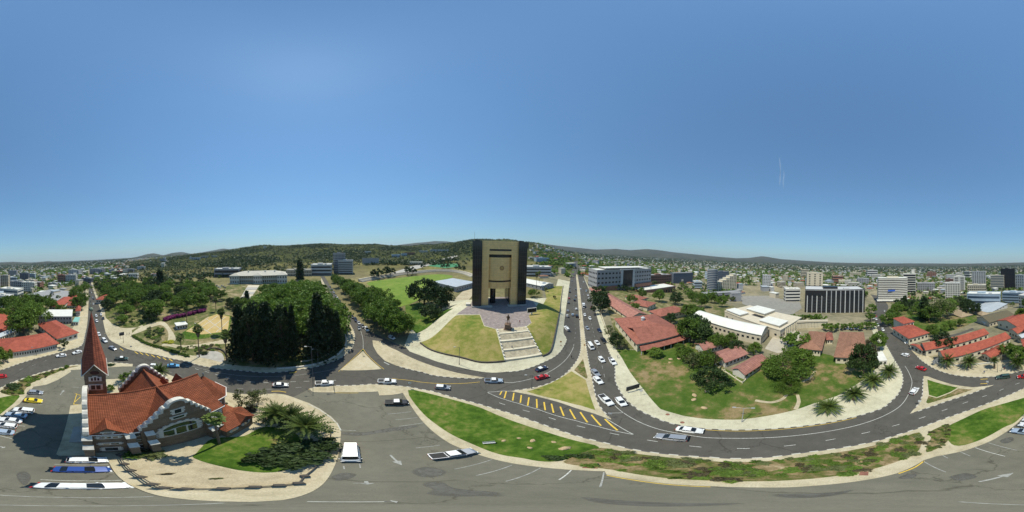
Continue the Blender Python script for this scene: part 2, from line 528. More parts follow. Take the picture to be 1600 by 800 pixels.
# ------------------------------------------------------------ sheets that follow the ground
def catmull(pts, closed=True, seg=4):
    out = []
    n = len(pts)
    rng = range(n) if closed else range(n-1)
    for i in rng:
        p0, p1, p2, p3 = (pts[(i+k-1) % n] if closed else pts[min(max(i+k-1, 0), n-1)] for k in range(4))
        for j in range(seg):
            t = j/seg
            out.append(.5*((2*p1)+(p2-p0)*t+(2*p0-5*p1+4*p2-p3)*t*t+(3*p1-p0-3*p2+p3)*t*t*t))
    if not closed: out.append(pts[-1])
    return out
def W(pts, smooth=False, closed=True, seg=4):
    w = [G(*p).xy for p in pts]
    return catmull(w, closed, seg) if smooth else w
def sheet_mesh(name, poly, off, mats, step=3.0, skirt=.5, zf=None, holes=()):
    zf = zf or ground_z
    # resample boundary
    vs, es = [], []
    def ring(pl):
        pts = []
        for a, b in zip(pl, pl[1:]+pl[:1]):
            L = (b-a).length
            k = max(1, int(L/step))
            for j in range(k): pts.append(a.lerp(b, j/k))
        cl = []
        for p in pts:
            if not cl or (p-cl[-1]).length > .05: cl.append(p)
        if (cl[0]-cl[-1]).length < .05: cl.pop()
        n0 = len(vs)
        vs.extend(cl)
        es.extend([(n0+i, n0+(i+1) % len(cl)) for i in range(len(cl))])
        return cl
    outer = ring(list(poly))
    hl = [ring(list(h)) for h in holes]
    xs = [p.x for p in outer]; ys = [p.y for p in outer]
    rnd = random.Random(3)
    loops = [outer]+hl
    y = min(ys)+step*.5
    row = 0
    while y < max(ys):
        cross = []
        for lp in loops:
            for a, b in zip(lp, lp[1:]+lp[:1]):
                if (a.y > y) != (b.y > y):
                    cross.append(a.x+(y-a.y)*(b.x-a.x)/(b.y-a.y))
        cross.sort()
        for a, b in zip(cross[::2], cross[1::2]):
            x = a+step*.5+(row % 2)*step*.5
            while x < b-step*.4:
                vs.append(Vector((x, y))); x += step
        y += step*.87; row += 1
    rv, re, rf, ov, oe, of = delaunay_2d_cdt(vs, es, [], 2 if holes else 1, 1e-4)
    mb = MB()
    v3 = [(p.x, p.y, zf(p.x, p.y)+off) for p in rv]
    fs = []
    cnt = {}
    for f in rf:
        f = list(f)
        a, b, c = (rv[i] for i in f[:3])
        if (b-a).cross(c-a) < 0: f.reverse()
        fs.append(f)
        for i, j in zip(f, f[1:]+f[:1]): cnt[(i, j)] = 1
    mb.smooth = True
    mb.add(v3, fs)
    mb.smooth = False
    if skirt:
        if len(mats if isinstance(mats, (list, tuple)) else [mats]) > 1: mb.mi = 1
        for (i, j) in cnt:
            if (j, i) not in cnt:
                a, b = v3[i], v3[j]
                mb.add([a, b, (b[0], b[1], b[2]-skirt), (a[0], a[1], a[2]-skirt)], [(1, 0, 3, 2)])
    return mb.mesh(name, mats)
def sheet(name, poly, off, mats, parent=None, step=3.0, skirt=.5, kind='structure', holes=()):
    o = obj(name, sheet_mesh(name, poly, off, mats, step, skirt, holes=holes), parent)
    if kind and not parent: o['kind'] = kind
    return o
def strip(pts, w0, w1, off, mb, zf=None, sub=1.5):
    """ribbon along a polyline (marking, path)"""
    zf = zf or ground_z
    P = [pts[0]]
    for a, b in zip(pts, pts[1:]):
        k = max(1, int((b-a).length/sub))
        for j in range(1, k+1): P.append(a.lerp(b, j/k))
    vs, fs = [], []
    for i, p in enumerate(P):
        d = (P[min(i+1, len(P)-1)]-P[max(i-1, 0)]).normalized()
        n = Vector((-d.y, d.x))
        w = (w0+(w1-w0)*i/max(1, len(P)-1))/2
        for s_ in (1, -1):
            q = p+n*w*s_
            vs.append((q.x, q.y, zf(q.x, q.y)+off))
    for i in range(len(P)-1): fs.append((2*i, 2*i+1, 2*i+3, 2*i+2))
    mb.add(vs, fs)
# ------------------------------------------------------------ ground: one sheet out to the mountains
def build_ground():
    NA = 400
    rs = [0.0]
    r = 4.0
    while r < 12500:
        rs.append(r)
        if r < 340: r += 6.0
        elif r < 1400: r *= 1.028
        else: r *= 1.05
    rnd = random.Random(5)
    from mathutils import noise
    verts, cols = [], []
    farz = []
    for k in range(NA):
        p = (k/NA*1600) % 1600
        farz.append((p, at_dist(p, lerp_tab(FAR, p), 7000)))
    for r in rs:
        for k in range(NA):
            p, zf = farz[k]
            a = (p-800)/1600*2*PI
            x, y = r*math.sin(a), r*math.cos(a)
            z = ground_z(x, y)
            if r < 340: z -= .6*(bump(x, y) > .01)+.0
            if r > 3000:
                t = sstep(3300, 7000, r)
                n = noise.fractal(Vector((x*.0009, y*.0009, 3.1)), 1.0, 2.0, 5)
                rel = max(0, zf-z)
                z = z+(zf-z)*t*(1 if r < 7600 else max(.2, 1-(r-7600)/4000))
                z += n*min(60, 8+rel*.16)*sstep(3300, 4600, r)*(1-sstep(6000, 7000, r))
            n1 = noise.noise(Vector((x*.02, y*.02, 0)))
            n2 = noise.noise(Vector((x*.0035, y*.0035, 7)))
            n3 = noise.fractal(Vector((x*.0022, y*.0022, 9)), 1, 2, 6)
            city = (.23+.06*n1, .21+.05*n1, .15+.04*n1)
            bush = (.075+.02*n1, .085+.02*n1, .035)
            mount = (.062+.03*n3, .066+.025*n3, .05+.02*n3)
            hh = lerp_tab(HILL, p)
            tb = min(1, hh/25)*sstep(300, 420, r)
            c = [city[i]*(1-tb)+bush[i]*tb for i in range(3)]
            if 160 < p < 850 and r < 500:
                tb2 = .75*sstep(60, 90, r)
                pk = (.17+.05*n1, .155+.05*n1, .075)
                c = [c[i]*(1-tb2)+pk[i]*tb2 for i in range(3)]
            tg = .75*sstep(500, 1500, r)*(1-tb)
            gr = (.105+.04*n1, .115+.03*n1, .06)
            c = [c[i]*(1-tg)+gr[i]*tg for i in range(3)]
            tm = sstep(2600, 4200, r)
            c = [max(.01, c[i]*(1-tm)+mount[i]*tm) for i in range(3)]
            verts.append((x, y, z)); cols.append((*c, 1))
    fs = []
    for j in range(len(rs)-1):
        for k in range(NA):
            k2 = (k+1) % NA
            fs.append((j*NA+k, (j+1)*NA+k, (j+1)*NA+k2, j*NA+k2))
    me = bpy.data.meshes.new('ground')
    me.from_pydata(verts, [], fs)
    ca = me.color_attributes.new('land', 'FLOAT_COLOR', 'POINT')
    ca.data.foreach_set('color', [x for c in cols for x in c])
    me.polygons.foreach_set('use_smooth', [True]*len(fs))
    m, nt, b = base_mat('dry_land')
    at = nt.nodes.new('ShaderNodeAttribute'); at.attribute_name = 'land'
    f = noise_tex(nt, .15, 6, 'Object', .7)
    f2 = noise_tex(nt, .012, 8, 'Object', .75)
    g = ramp(nt, f, [(.3, (.7, .72, .68)), (.7, (1.3, 1.25, 1.2))])
    g2 = ramp(nt, f2, [(.35, (.62, .66, .62)), (.65, (1.25, 1.2, 1.15))])
    c = mixc(nt, 1, at.outputs[0], g, 'MULTIPLY')
    c = mixc(nt, 1, c, g2, 'MULTIPLY')
    nt.links.new(c, b.inputs['Base Color'])
    b.inputs['Roughness'].default_value = 1
    b.inputs['Specular IOR Level'].default_value = 0
    me.materials.append(m)
    o = obj('ground', me)
    o['kind'] = 'structure'
build_ground()

KERB_MESH = {}
def kerbs(parent, pts, L=1.05, off=.165, white_first=True, every=1):
    """painted kerb stones laid one by one along a pavement edge"""
    if not KERB_MESH:
        for k, m in (('w', M_KERBW), ('d', M_KERBD)):
            mb = MB(); mb.box(-.5, .5, -.14, .14, -.3, 0)
            KERB_MESH[k] = mb.mesh('kerb_stone', m)
    d_acc = 0
    i = 0
    P = pts
    seg = 0
    total = sum((b-a).length for a, b in zip(P, P[1:]))
    n = int(total/L)
    pos = L/2
    cum = 0
    k = 0
    while k < n and seg < len(P)-1:
        l = (P[seg+1]-P[seg]).length
        if cum+l < pos:
            cum += l; seg += 1; continue
        t = (pos-cum)/l
        p = P[seg].lerp(P[seg+1], t)
        d = (P[seg+1]-P[seg]).normalized()
        o = obj('kerb_stone', KERB_MESH['w' if k % 2 else 'd'], parent, (p.x, p.y, ground_z(p.x, p.y)+off), math.atan2(d.y, d.x))
        o.scale = (L*.97, 1, 1)
        k += 1; pos += L
# ---- asphalt under the whole crossing
RING = [(0,566),(50,553),(100,541),(124,534),(150,520),(170,522),(195,538),(240,548),(300,561),(345,570),(400,577),(450,577.5),(490,571),(525,558),(545,540),(549,520),(560,508),(600,528),(638,545),(690,563),(750,575),(800,575),(840,565),(870,545),(878,530),(876,519),(905,515),(948,540),(966,575),(972,605),(1000,630),(1050,657),(1100,664),(1200,662),(1300,645),(1375,620),(1400,590),(1385,545),(1406,535),(1426,546),(1452,567),(1480,577),(1540,580)]
sheet('road', W(RING), .03, M_ROAD, step=2.6, skirt=0)
LOT = [(483,608),(510,607),(590,606),(634,608),(690,648),(760,688),(850,705),(950,722),(1100,738),(1250,735),(1400,710),(1500,670),(1600,630),(40,600),(100,576),(165,571),(200,570.5),(222,575),(300,604),(345,618),(440,622),(458,620.5)]
sheet('parking_lot', W(LOT), .05, M_LOT, step=2.6, skirt=0)

# ---- streets that leave the crossing
def street(name, left, right, off=.06, cont=None):
    L = W(left, True, False, 4); Rr = W(right, True, False, 4)
    return sheet(name, Rr+list(reversed(L)), off, M_ROAD, step=3.2, skirt=.0)
street('street_north', [(880,530),(881,505),(884.5,481),(886.8,466),(889.3,448),(892,430),(895.5,416.5),(897,408)], [(950,546),(938.5,514),(929.5,484),(922,457),(913.5,437),(908.5,424),(904.5,414.5),(902,408)])
street('street_south', [(165,520),(159.5,495),(157,484),(149.5,464.5),(142.7,443.5),(141,434)], [(128,538),(133,520),(137,500),(138.3,470),(138.2,445),(138.2,434)])
street('street_avenue', [(552,518),(542.4,498.5),(534,488.4),(524,473),(514,456),(505,440),(500,431)], [(585,526),(566,511),(545,492),(530,470),(517,450),(511,438),(506,431)])
street('street_west', [(1388,545),(1378,527),(1371.5,515),(1367,503),(1363.5,495),(1367,487),(1369,478),(1366,468),(1360,460)], [(1428,548),(1411,531),(1399,519),(1388,510),(1380,499),(1383,490),(1388,480),(1384,472),(1372,462)])
street('side_street', [(1411,531),(1440,530.5),(1470,526.5),(1500,519.5),(1520,512)], [(1421,543),(1436,535.5),(1470,530),(1500,523),(1522,515)])

# ---- pavements (raised slabs, kerb face as a real step)
BE = (M_PAVE, M_KERBW)
CHB = [(88,709.5),(92,700),(100,676),(108,644),(110,634),(126,632),(134,608),(166,593),(198,591),(213,581),(230,576),(262,585),(300,598),(345,611.5),(370,615.5),(400,616.5),(430,615),(446,617),(458,621),(482.5,630),(500,639),(517.5,651),(528,661.5),(533,676),(531.5,693),(529,711),(519.6,735),(503,758),(477,772.5),(441,781.5),(394,784),(346,783.4),(299,781),(251,775),(215.6,763.5),(192,750.5),(180,739),(172,726),(166,716.5),(160,713.3),(128,712.3),(92,712)]
church_block = sheet('church_pavement', W(CHB), .16, BE, step=2.0)
GUP = [(482.5,607),(510.5,603),(560,602),(588,600.6),(632,604),(660,609),(681,613),(739,629),(780,641),(810,650),(840,660.5),(870,671),(900,681),(945,692),(990,702.5),(1035,709),(1100,714),(1140,716.5),(1200,714.6),(1260,707),(1320,699),(1369,689.4),(1417.5,675),(1482,652),(1547,629),(1600,606.8),(15,599),(37.5,591),(60,583.5),(82.5,577.5),(105,572),(123,570),(165,567),(185,567.4),(207.5,569)]
GLO = [(207,573),(192.5,573),(165.5,574.5),(124.5,577.8),(110,578.7),(111,581),(90,594),(72,601.5),(52.5,604.5),(45,613.5),(30,631.5),(15,640.5),(0,651.7),(1579.5,669.5),(1552.5,687),(1507.5,704),(1462.5,713.2),(1443.4,719),(1401,739.7),(1352.5,750),(1290,757.5),(1230,761.5),(1170,761.5),(1110,759.6),(1050,756.5),(990,749),(947.5,741.5),(945,736.4),(900,734.6),(840,729.5),(800,724),(767.5,716.6),(739,707.5),(704,693.6),(681,678),(658,656),(638,627.5),(629.5,614.5),(612,617.5),(592.7,618.3),(590.7,612),(537.5,613),(488.6,613)]
gup_w = W(GUP, True, False, 3)
glo_w = W(GLO)
verge = sheet('verge_pavement', gup_w+glo_w, .16, BE, step=2.0)
kerbs(verge, gup_w)
T1 = [(567,549),(548,565),(531,578.7),(565,579),(596.4,577),(580,563)]
tri_island = sheet('triangle_island', W(T1), .16, BE, step=1.5)
SPIT = [(582,532),(583,540.7),(589.6,552.5),(601.4,564),(620,572),(642,578),(660,582),(677.5,587),(715,590.7),(745,591.8),(758,590.5),(745,588.2),(715,583),(685,575),(655,564.5),(640,558),(620,547.5),(608,542.4),(595,533.5)]
spit = sheet('spit_pavement', W(SPIT), .16, BE, step=2.0)
kerbs(spit, W(SPIT[4:11], True, False, 3))
CST = [(640,549.5),(662.5,557.8),(685,566),(715,573.5),(745,580),(769,582.7),(790,581.5),(812.5,579.5),(835,572.5),(850,566),(865,558.5),(875.5,549.5),(883,537.5),(885.3,530),(881,522),(880.5,515),(881.5,505),(884.5,481),(886.8,466),(889.3,448),(890.5,440)]
cst_w = W(CST, True, False, 3)
CBK = [(848,438),(842,448),(838,462)]
mus_back = [Vector((-8, 150)), Vector((-40, 140))]
BE = (M_PAVEL, M_KERBW)
museum_block = sheet('museum_pavement', cst_w+[G(872,436).xy, Vector((40, 150)), Vector((-12, 150)), Vector((-52, 128)), G(700,478).xy, G(652,500).xy, G(640,520).xy, G(632,540).xy], .16, BE, step=2.0, skirt=1.0)
kerbs(museum_block, cst_w[18:42])
BE = (M_PAVE, M_KERBW)
DST = [(141.5,436),(142.7,443.5),(149.5,464.5),(157,484),(162.5,509),(165.5,520.5),(171.5,531),(185,539),(200,546),(224,551),(245,555),(269,561),(285.5,564),(299.5,568),(329.5,574.8),(352,577.3),(379,579.5),(415,582.6),(444,581),(468.5,577.5),(493,573.6),(512,568),(532,560),(547.5,547.5),(553.4,535.6),(554.2,522),(549,510),(542.4,498.5),(534,488.4),(524,473),(514,456),(505,440),(502,434)]
dst_w = W(DST, True, False, 3)
# a band of pavement along the park, the park ground behind it
DIN = [(502,436),(500,440),(508,456),(518,475),(527,490),(534,500),(540,512),(543,524),(541,535),(535,546),(523,556),(505,565),(480,571),(455,574),(432,575),(400,574),(370,571),(352,569),(345,563),(320,556),(300,556),(285,551),(262,548),(240,539),(222,531),(207,523),(206,516),(222,508),(226,511),(196,513),(188,512),(175,506),(165,496),(163,484),(152,462),(146,446),(143,437)]
park_pave = sheet('park_pavement', dst_w+W(DIN), .16, BE, step=2.4)
kerbs(park_pave, dst_w[30:78])
PARK = [(143,437),(146,446),(152,462),(163,484),(165,496),(175,506),(190,512),(226,511),(222,508),(206,516),(207,523),(222,531),(240,539),(262,548),(285,551),(300,556),(320,556),(345,563),(352,569),(370,571),(400,574),(432,575),(455,574),(480,571),(505,565),(523,556),(535,546),(541,535),(543,524),(540,512),(534,500),(527,490),(518,475),(508,456),(500,440),(498,436),(440,441),(360,445),(300,444),(200,441)]
M_PARK = ground_mat('park_soil', [(.2, (.06, .085, .02)), (.45, (.11, .12, .04)), (.6, (.22, .18, .09)), (.8, (.36, .29, .18))], .05, .2, 4, .5)
park = sheet('park_ground', W(PARK), .13, (M_PARK, M_PARK), step=3.5)
EST = [(905,415),(910,427),(915,440),(922,457),(929.5,484),(938.5,514),(950,546.5),(959,566),(961,580),(961,594),(967.5,609.5),(978,624.5),(996,639.5),(1020,651.5),(1044,660.5),(1068,665.5),(1098,669.8),(1140,672),(1194,671),(1236,668),(1275,663.5),(1308,657.8),(1338,650.8),(1359,645),(1379.5,637.5),(1393,627),(1403.5,616),(1409.5,603),(1411,592),(1408,580),(1398,563),(1387,543.5),(1378,528),(1371.5,516),(1367.5,503.5)]
est_w = W(EST, True, False, 3)
EIN = [(1362,503),(1362,515),(1368,530),(1374,545),(1378,560),(1370,575),(1352,592),(1330,606),(1308,619),(1290,625),(1272,630.5),(1242,641),(1200,650),(1155,656),(1098,654.5),(1068,650),(1032,639.5),(1005,608),(984,581),(972,560),(960,542),(950,524),(940,498),(931,474),(923,455),(914,436),(908,424)]
east_pave = sheet('east_pavement', est_w+W(EIN), .16, (M_PAVEL, M_KERBW), step=2.4)
kerbs(east_pave, est_w[18:96])
LAWN_E = [(1375,549),(1378,560),(1370,575),(1352,592),(1330,606),(1308,619),(1290,625),(1272,630.5),(1242,641),(1200,650),(1155,656),(1098,654.5),(1068,650),(1032,639.5),(1005,608),(984,581),(972,560),(962,546),(975,546),(1000,548),(1040,540),(1066,534),(1078,534),(1100,545),(1130,575),(1160,588),(1200,565),(1240,556),(1270,548),(1330,562)]
sheet('east_lawn', W(LAWN_E), .12, M_GRASSP, step=2.5, skirt=.6)
FST = [(1383,490),(1380,499),(1388,510),(1399,519),(1411,531),(1421,544),(1438,562),(1450,570.5),(1460,576.5),(1482.5,584.5),(1512.5,589),(1550,589),(1574,585),(1600,579),(30,568.5),(60,559.5),(84,553.5),(105,547.5),(127.5,540),(133,522),(137,500),(138.3,470),(138.2,448)]
fst_w = W(FST[5:], True, False, 3)
FIN = [(134,448),(133,470),(128,485),(118,505),(110,520),(98,535),(70,543),(40,549),(20,551.5),(0,554),(1575,562),(1540,566),(1500,568),(1475,566),(1458,562),(1444,552),(1430,544),(1424,540)]
west_pave = sheet('west_pavement', fst_w+W(FIN), .16, BE, step=2.4)
kerbs(west_pave, fst_w[2:44])
MED_ = [(798,611),(830.5,606.5),(859,598.5),(880,587),(895,572),(904.5,557),(907.5,542),(907,527),(905.5,505),(904.6,490),(902.5,463),(901,442),(900,430),(902.3,430),(905.5,449.5),(909,482.5),(911.5,505),(914.5,530),(919,560),(925,590),(933,626),(945,645),(955,655.5),(930,647),(900,638),(870,627.8),(834,618.5),(806,613)]
med_w = W(MED_, True, True, 3)
median = sheet('median_island', med_w, .16, BE, step=1.6)
kerbs(median, med_w[0:36]); kerbs(median, med_w[42:66])
T2 = [(1443,588),(1441.7,604),(1441,617.5),(1435,631),(1427.5,640),(1422,646.5),(1450,637.5),(1482,626.5),(1515,616),(1547,604),(1553,601.8),(1544,603),(1520,605.5),(1490,601.5),(1460,592.5),(1450,588.5)]
t2_w = W(T2)
tri2 = sheet('west_island', t2_w, .16, BE, step=1.6)
kerbs(tri2, W([(1442.5,590),(1441.7,604),(1441,617.5),(1435,631),(1427.5,640)], True, False, 4)); kerbs(tri2, W([(1428,645),(1450,637.5),(1482,626.5),(1515,616),(1547,604)], True, False, 4))

# ---- lawns, planting beds and soil laid on the pavements
def bed(name, pts, m, off=.20, step=2.0, smooth=True):
    return sheet(name, W(pts, smooth, True, 3), off, m, step=step, skirt=.3)
bed('verge_lawn', [(637.6,610),(681,617.8),(739,633.5),(780,650),(840,671),(900,689),(936,699),(905,712),(870,721),(840,720.5),(816,716),(780,710),(739,694.5),(710,681.5),(681,663),(658,643)], M_GRASS)
bed('verge_bed', [(880,722),(910,708),(940,700),(990,708.5),(1050,715.5),(1100,720),(1140,722.5),(1200,720.5),(1260,713.5),(1320,705.5),(1400,687),(1436,676),(1440,690),(1432,708),(1400,722),(1360,734),(1290,746),(1200,752),(1110,751),(1050,748),(1000,742),(955,734),(915,729)], M_EARTH, .22)
bed('garden_path', [(1436,680),(1443,686),(1440,696),(1436,706),(1443,708),(1447,698),(1450,688),(1444,678)], M_PAVE, .23, 1.0)
bed('west_bed', [(1451,676),(1480,663),(1486,672),(1483,686),(1470,698),(1448,707),(1450,694),(1455,684)], M_EARTH, .215)
bed('west_lawn', [(1476,670),(1515,650),(1547,637),(1600,622),(30,618),(24,628),(15,636),(0,648),(1585,661),(1567,669),(1531,688),(1498,697),(1483,690)], M_GRASS)
bed('south_bed', [(0,612),(15,604),(37,594),(63,584.5),(105,574),(123,572.5),(104,576.5),(84,584.5),(60,594),(45,602),(32,617),(15,618)], M_EARTH)
bed('median_lawn', [(823.5,612.4),(861,599),(893,580.5),(915,594),(930,641),(909,634.5),(870,624.2)], M_GRASSD, smooth=False)
bed('median_soil', [(897,579),(911,561),(918,590),(916,592)], M_EARTH, .2, 1.0, False)
bed('island_lawn', [(1449,593.5),(1470,600),(1496.5,606),(1484.5,613),(1463.5,621),(1451.5,617.5)], M_GRASS, smooth=False)
bed('island_soil', [(1497,607.5),(1520,609),(1500,616),(1470,625),(1450,631),(1447,629),(1451,619),(1464,622.5),(1485,614.5)], M_EARTH, .19, 1.2, False)
bed('church_lawn', [(380.7,681.6),(400,672),(417.5,667),(440,670),(465,680),(480,700),(470,725),(430,738),(382,736),(346,729),(303.5,716),(306,709),(325,689.5),(346,684)], M_GRASS, .20)
bed('church_sand', [(195,735),(215,722),(240,716),(300,719),(345,731),(400,741),(440,741),(480,735),(510,720),(508,738),(480,755),(440,761.5),(350,763.5),(290,763.5),(255,758),(220,747)], M_SAND, .19)
bed('palm_sand', [(352,619),(400,621),(440,620),(480,636),(505,652),(516,672),(516,690),(480,690),(445,676),(420,664),(398,662),(396,645),(370,636)], M_SAND, .19)
bed('museum_lawn', [(657,535.6),(712.6,493.4),(749.7,492.4),(756.4,510),(774,514.7),(788.5,564),(751,566),(717.6,557.6),(674,547)], M_GRASSD, .21, 1.6, False)
bed('museum_side_lawn', [(822,512),(830.7,505),(826,494),(838,479),(854,466),(850,448),(879,447),(876,466),(873,492),(866,525),(859.4,549),(847.6,556.5)], M_GRASSD, .21, 1.6, False)
bed('green_bank', [(633,478),(657,472.5),(708,482.5),(680,502),(651,521.5),(642,514),(634.5,496)], M_GRASS, .24, 1.8, False)
M_PLAZA = brick_mat('plaza_paving', (.30, .24, .22), (.25, .22, .21), (.2, .18, .17), .6, .6, .02, .2, grime=.35)
plaza = bed('plaza', [(713,492),(735,476),(738,470),(822,468),(838,478.5),(826,493),(830,505),(820.6,511),(776.7,515),(774,514.2),(757,509),(750,491.6)], M_PLAZA, .205, 1.6, False)
bed('west_garden', [(1398,515),(1386,500),(1390,482),(1420,478),(1470,480),(1520,486),(1530,500),(1500,513),(1470,521),(1446,524)], M_GRASSP, .10, 4, False)
bed('school_yard', [(975,545),(958,510),(948,478),(935,448),(1000,444),(1100,455),(1150,480),(1130,500),(1095,492),(1090,520),(1066,540)], M_PARK, .09, 4, False)
bed('left_garden', [(110,505),(60,500),(20,500),(1590,500),(1600,470),(50,455),(130,455),(128,480)], M_PARK, .08, 5, False)
bed('sports_field', [(573,442),(609,436),(648,431.5),(684,428.5),(708,431.5),(690,440.5),(675,450),(654,469),(612,481),(588,469),(592.5,454)], M_PITCH, .1, 4)
bed('cinder_lane', [(738,442),(738,462),(712,478),(700,477),(716,462),(728,450)], M_SAND, .1, 3, False)
bed('hockey_pitch', [(666,415),(690,411.4),(717,412),(715.6,416.5),(696,419)], mat('pitch_green', (.05, .20, .09), .9, .1), .2, 5, False)
M_CONC = mat('concrete', (.36, .34, .30), .9, .2, .4)
bed('bowling_green', [(283,522),(300,509),(338,490),(362,494),(357,524),(352,531),(330,527),(305,531),(285,530)], M_GRASS, .18, 2, False)
bed('sand_court', [(290,518),(322,497),(339,491),(359,495),(356,518),(340,520),(315,523)], ground_mat('court_sand', [(.3, (.35, .25, .10)), (.5, (.46, .34, .14)), (.75, (.5, .38, .2))], .05, .3, 5), .21, 2, False)
bed('garden_walk', [(206,523),(215,514),(232,507),(247,503),(258,504),(268,516),(275,530),(268,536),(290,540),(345,532),(358,532),(358,537),(330,539),(290,546),(262,541),(252,540),(262,532),(262,518),(252,508),(236,512),(222,518)], M_PAVE, .19, 2, True)
bed('lane_to_hill', [(600,430),(640,417),(680,407),(712,399),(716,400),(690,408),(648,421),(612,433)], M_CONC, .3, 5, False)
lotg = bed('gravel_lot', [(1158,462),(1200,462),(1250,472),(1253,482),(1238,492),(1190,486),(1160,475)], mat('grey_gravel', (.25, .235, .2), .95, .2, .2), .15, 6, False)
bed('forecourt', [(1195,545),(1212,520),(1238,515),(1252,520),(1246,535),(1238,548),(1215,552)], mat('pale_paving', (.40, .36, .29), .9, .15, .5), .15, 4, False)
# wandering foot tracks over the east lawn
for pts in ([(1180,626),(1205,629),(1222,624),(1229,617)], [(1243,640),(1248,628),(1246,617)], [(1254,597),(1266,590),(1274,580)]):
    mb = MB(); strip(W(pts, True, False, 6), 1.0, .8, .15, mb)
    o = mb.build('footpath', M_SAND); o['kind'] = 'structure'
# ---- painted markings
def line(name, pts, w, m, off=.075, smooth=False, dash=None, kind='structure'):
    P = W(pts, smooth, False, 5)
    mb = MB()
    if dash is None: strip(P, w, w, off, mb)
    else:
        on, gap = dash
        pos, state = 0.0, True
        cur = [P[0]]
        rem = on
        i, a = 0, P[0]
        while i < len(P)-1:
            b = P[i+1]
            l = (b-a).length
            if l < rem:
                rem -= l; i += 1; a = b
                if state: cur.append(b)
            else:
                a = a.lerp(b, rem/l)
                if state:
                    cur.append(a); strip(cur, w, w, off, mb)
                state = not state
                cur = [a]; rem = on if state else gap
    o = mb.build(name, m); o['kind'] = kind
    return o
for a, b in ([(85,725.6),(169,725.8)],[(74,737.4),(178,738)],[(63,749.4),(190,750.4)],[(38,761.4),(209,762.6)],[(0,773.6),(240,775.8)],[(1500,784),(350,785.8)],[(606.5,647),(642.5,643.3)],[(618,656),(652,652.5)],[(624,666),(662,660.6)],[(650,700),(687,695.6)],[(710,733),(769,718)],[(744,743),(800,726.7)],[(790.5,752),(844.5,731)],[(873.6,749.6),(892.5,734.6)],[(937.5,761),(943.5,738)],[(1441,719.5),(1478,737.7)],[(1499.6,705.5),(1516,712.6)],[(1524,699.5),(1570.5,713)],[(1544.6,692),(1589.6,703.7)],[(1473,711.5),(1481,716)],[(26,665),(39,666)],[(22,675.5),(29,676)],[(0,681),(19,685.6)],[(48,617.5),(70,619)],[(44,630.5),(66,632)],[(534,672),(556,673)],[(552,755),(572,755)],[(480,783.6),(612,783.6)],[(118,592),(126,592.5)],[(114,605),(126,606)],[(537,728),(538,733)],[(562,725),(563,731)]):
    line('bay_line', [a, b], .11, M_FADED if random.random() < .65 else M_WHITE)
line('edge_line', [(482,631.5),(500,640.5),(517.5,653),(527.5,663),(533,673)], .16, M_WHITE, .22)
def arrow(tail, tip, w=.22):
    a, b = G(*tail).xy, G(*tip).xy
    d = (b-a).normalized(); n = Vector((-d.y, d.x))
    L = (b-a).length
    mb = MB()
    pts = [a+n*w/2, a+d*L*.6+n*w/2, a+d*L*.6+n*w*1.9, b, a+d*L*.6-n*w*1.9, a+d*L*.6-n*w/2, a-n*w/2]
    mb.add([(p.x, p.y, .075) for p in pts], [(6, 5, 1, 0), (4, 3, 2, 1, 5)])
    mb.f = [list(reversed(f)) for f in mb.f]
    o = mb.build('lane_arrow', M_FADED); o['kind'] = 'structure'
arrow((610,711),(628,727)); arrow((1530,752.7),(1584,738.6)); arrow((94,617),(100.5,609)); arrow((600,783.6),(622,783.4)); arrow((0,697.5),(8,700)); arrow((572,752),(574,757))
# yellow hatching beside the median
for x0, y0, x1, y1 in ((784,611.5,781,617),(791,611.5,788,622.5),(803,614,801,626),(814.5,617.5,813,629.5),(826.5,621,824.5,634),(838.5,623.6,839,637.4),(850,628.4,852,641),(861.6,631,865,645),(875.4,635.6,881,650),(890.4,640,899,655),(906.6,644,918,660),(924,648.2,939,665.3),(945,654.8,965,672.5)):
    line('hatch_stripe', [(x0,y0),(x1,y1)], .32, M_YEL)
line('hatch_border', [(762,613.5),(780,621.5),(810,630.5),(840,639.5),(900,657.5),(936,667),(990,679)], .13, M_WHITE)
line('hatch_border', [(762,613),(786,611),(800,611.5)], .13, M_WHITE)
line('lane_line', [(947,654),(965,665),(990,679)], .13, M_WHITE)
line('lane_line', [(760,600),(782,597),(800,598),(830,592),(850,585),(870,574),(885,561),(895,545),(898,530)], .14, M_WHITE, smooth=True)
line('lane_line', [(898,530),(899,515),(897,490),(896.5,470),(897,450),(898,435)], .13, M_FADED, .1, True, (2.2, 3.2))
line('lane_line', [(954,626),(965,638),(980,649),(1000,660),(1030,671),(1065,678),(1100,683.5),(1150,685),(1200,684),(1250,680),(1300,673),(1345,663),(1385,648),(1408,633),(1420,615),(1425,597),(1420,582),(1414,572)], .13, M_WHITE, smooth=True)
line('lane_line', [(945,590),(938,560),(931,535),(925,510),(918,485),(913,465),(908,445)], .13, M_FADED, .1, True, (2.2, 3.2))
line('lane_line', [(780,629.5),(840,647),(900,665),(940,674),(985,683),(1040,692),(1100,699),(1180,700.5),(1260,693),(1340,679),(1420,659),(1500,632),(1570,607),(1600,596)], .12, M_WHITE, smooth=True, dash=(1.5, 4.2))
line('lane_line', [(30,578),(80,561),(120,551)], .12, M_FADED, smooth=True, dash=(1.5, 4))
line('lane_line', [(290,572),(330,583),(370,594),(410,598),(470,596),(540,593)], .13, M_WHITE, smooth=True, dash=(1.6, 2.2))
line('lane_line', [(275,565),(310,575),(345,583),(390,588),(430,588.5),(480,584.5),(530,575)], .12, M_FADED, smooth=True)
line('lane_line', [(250,575),(290,590),(330,601),(372,607),(430,608),(480,604)], .12, M_FADED, smooth=True, dash=(1.6, 2.2))
line('edge_line', [(612,591.5),(640,594.5),(665,598),(715,599.5),(750,597)], .13, M_YEL, smooth=True)
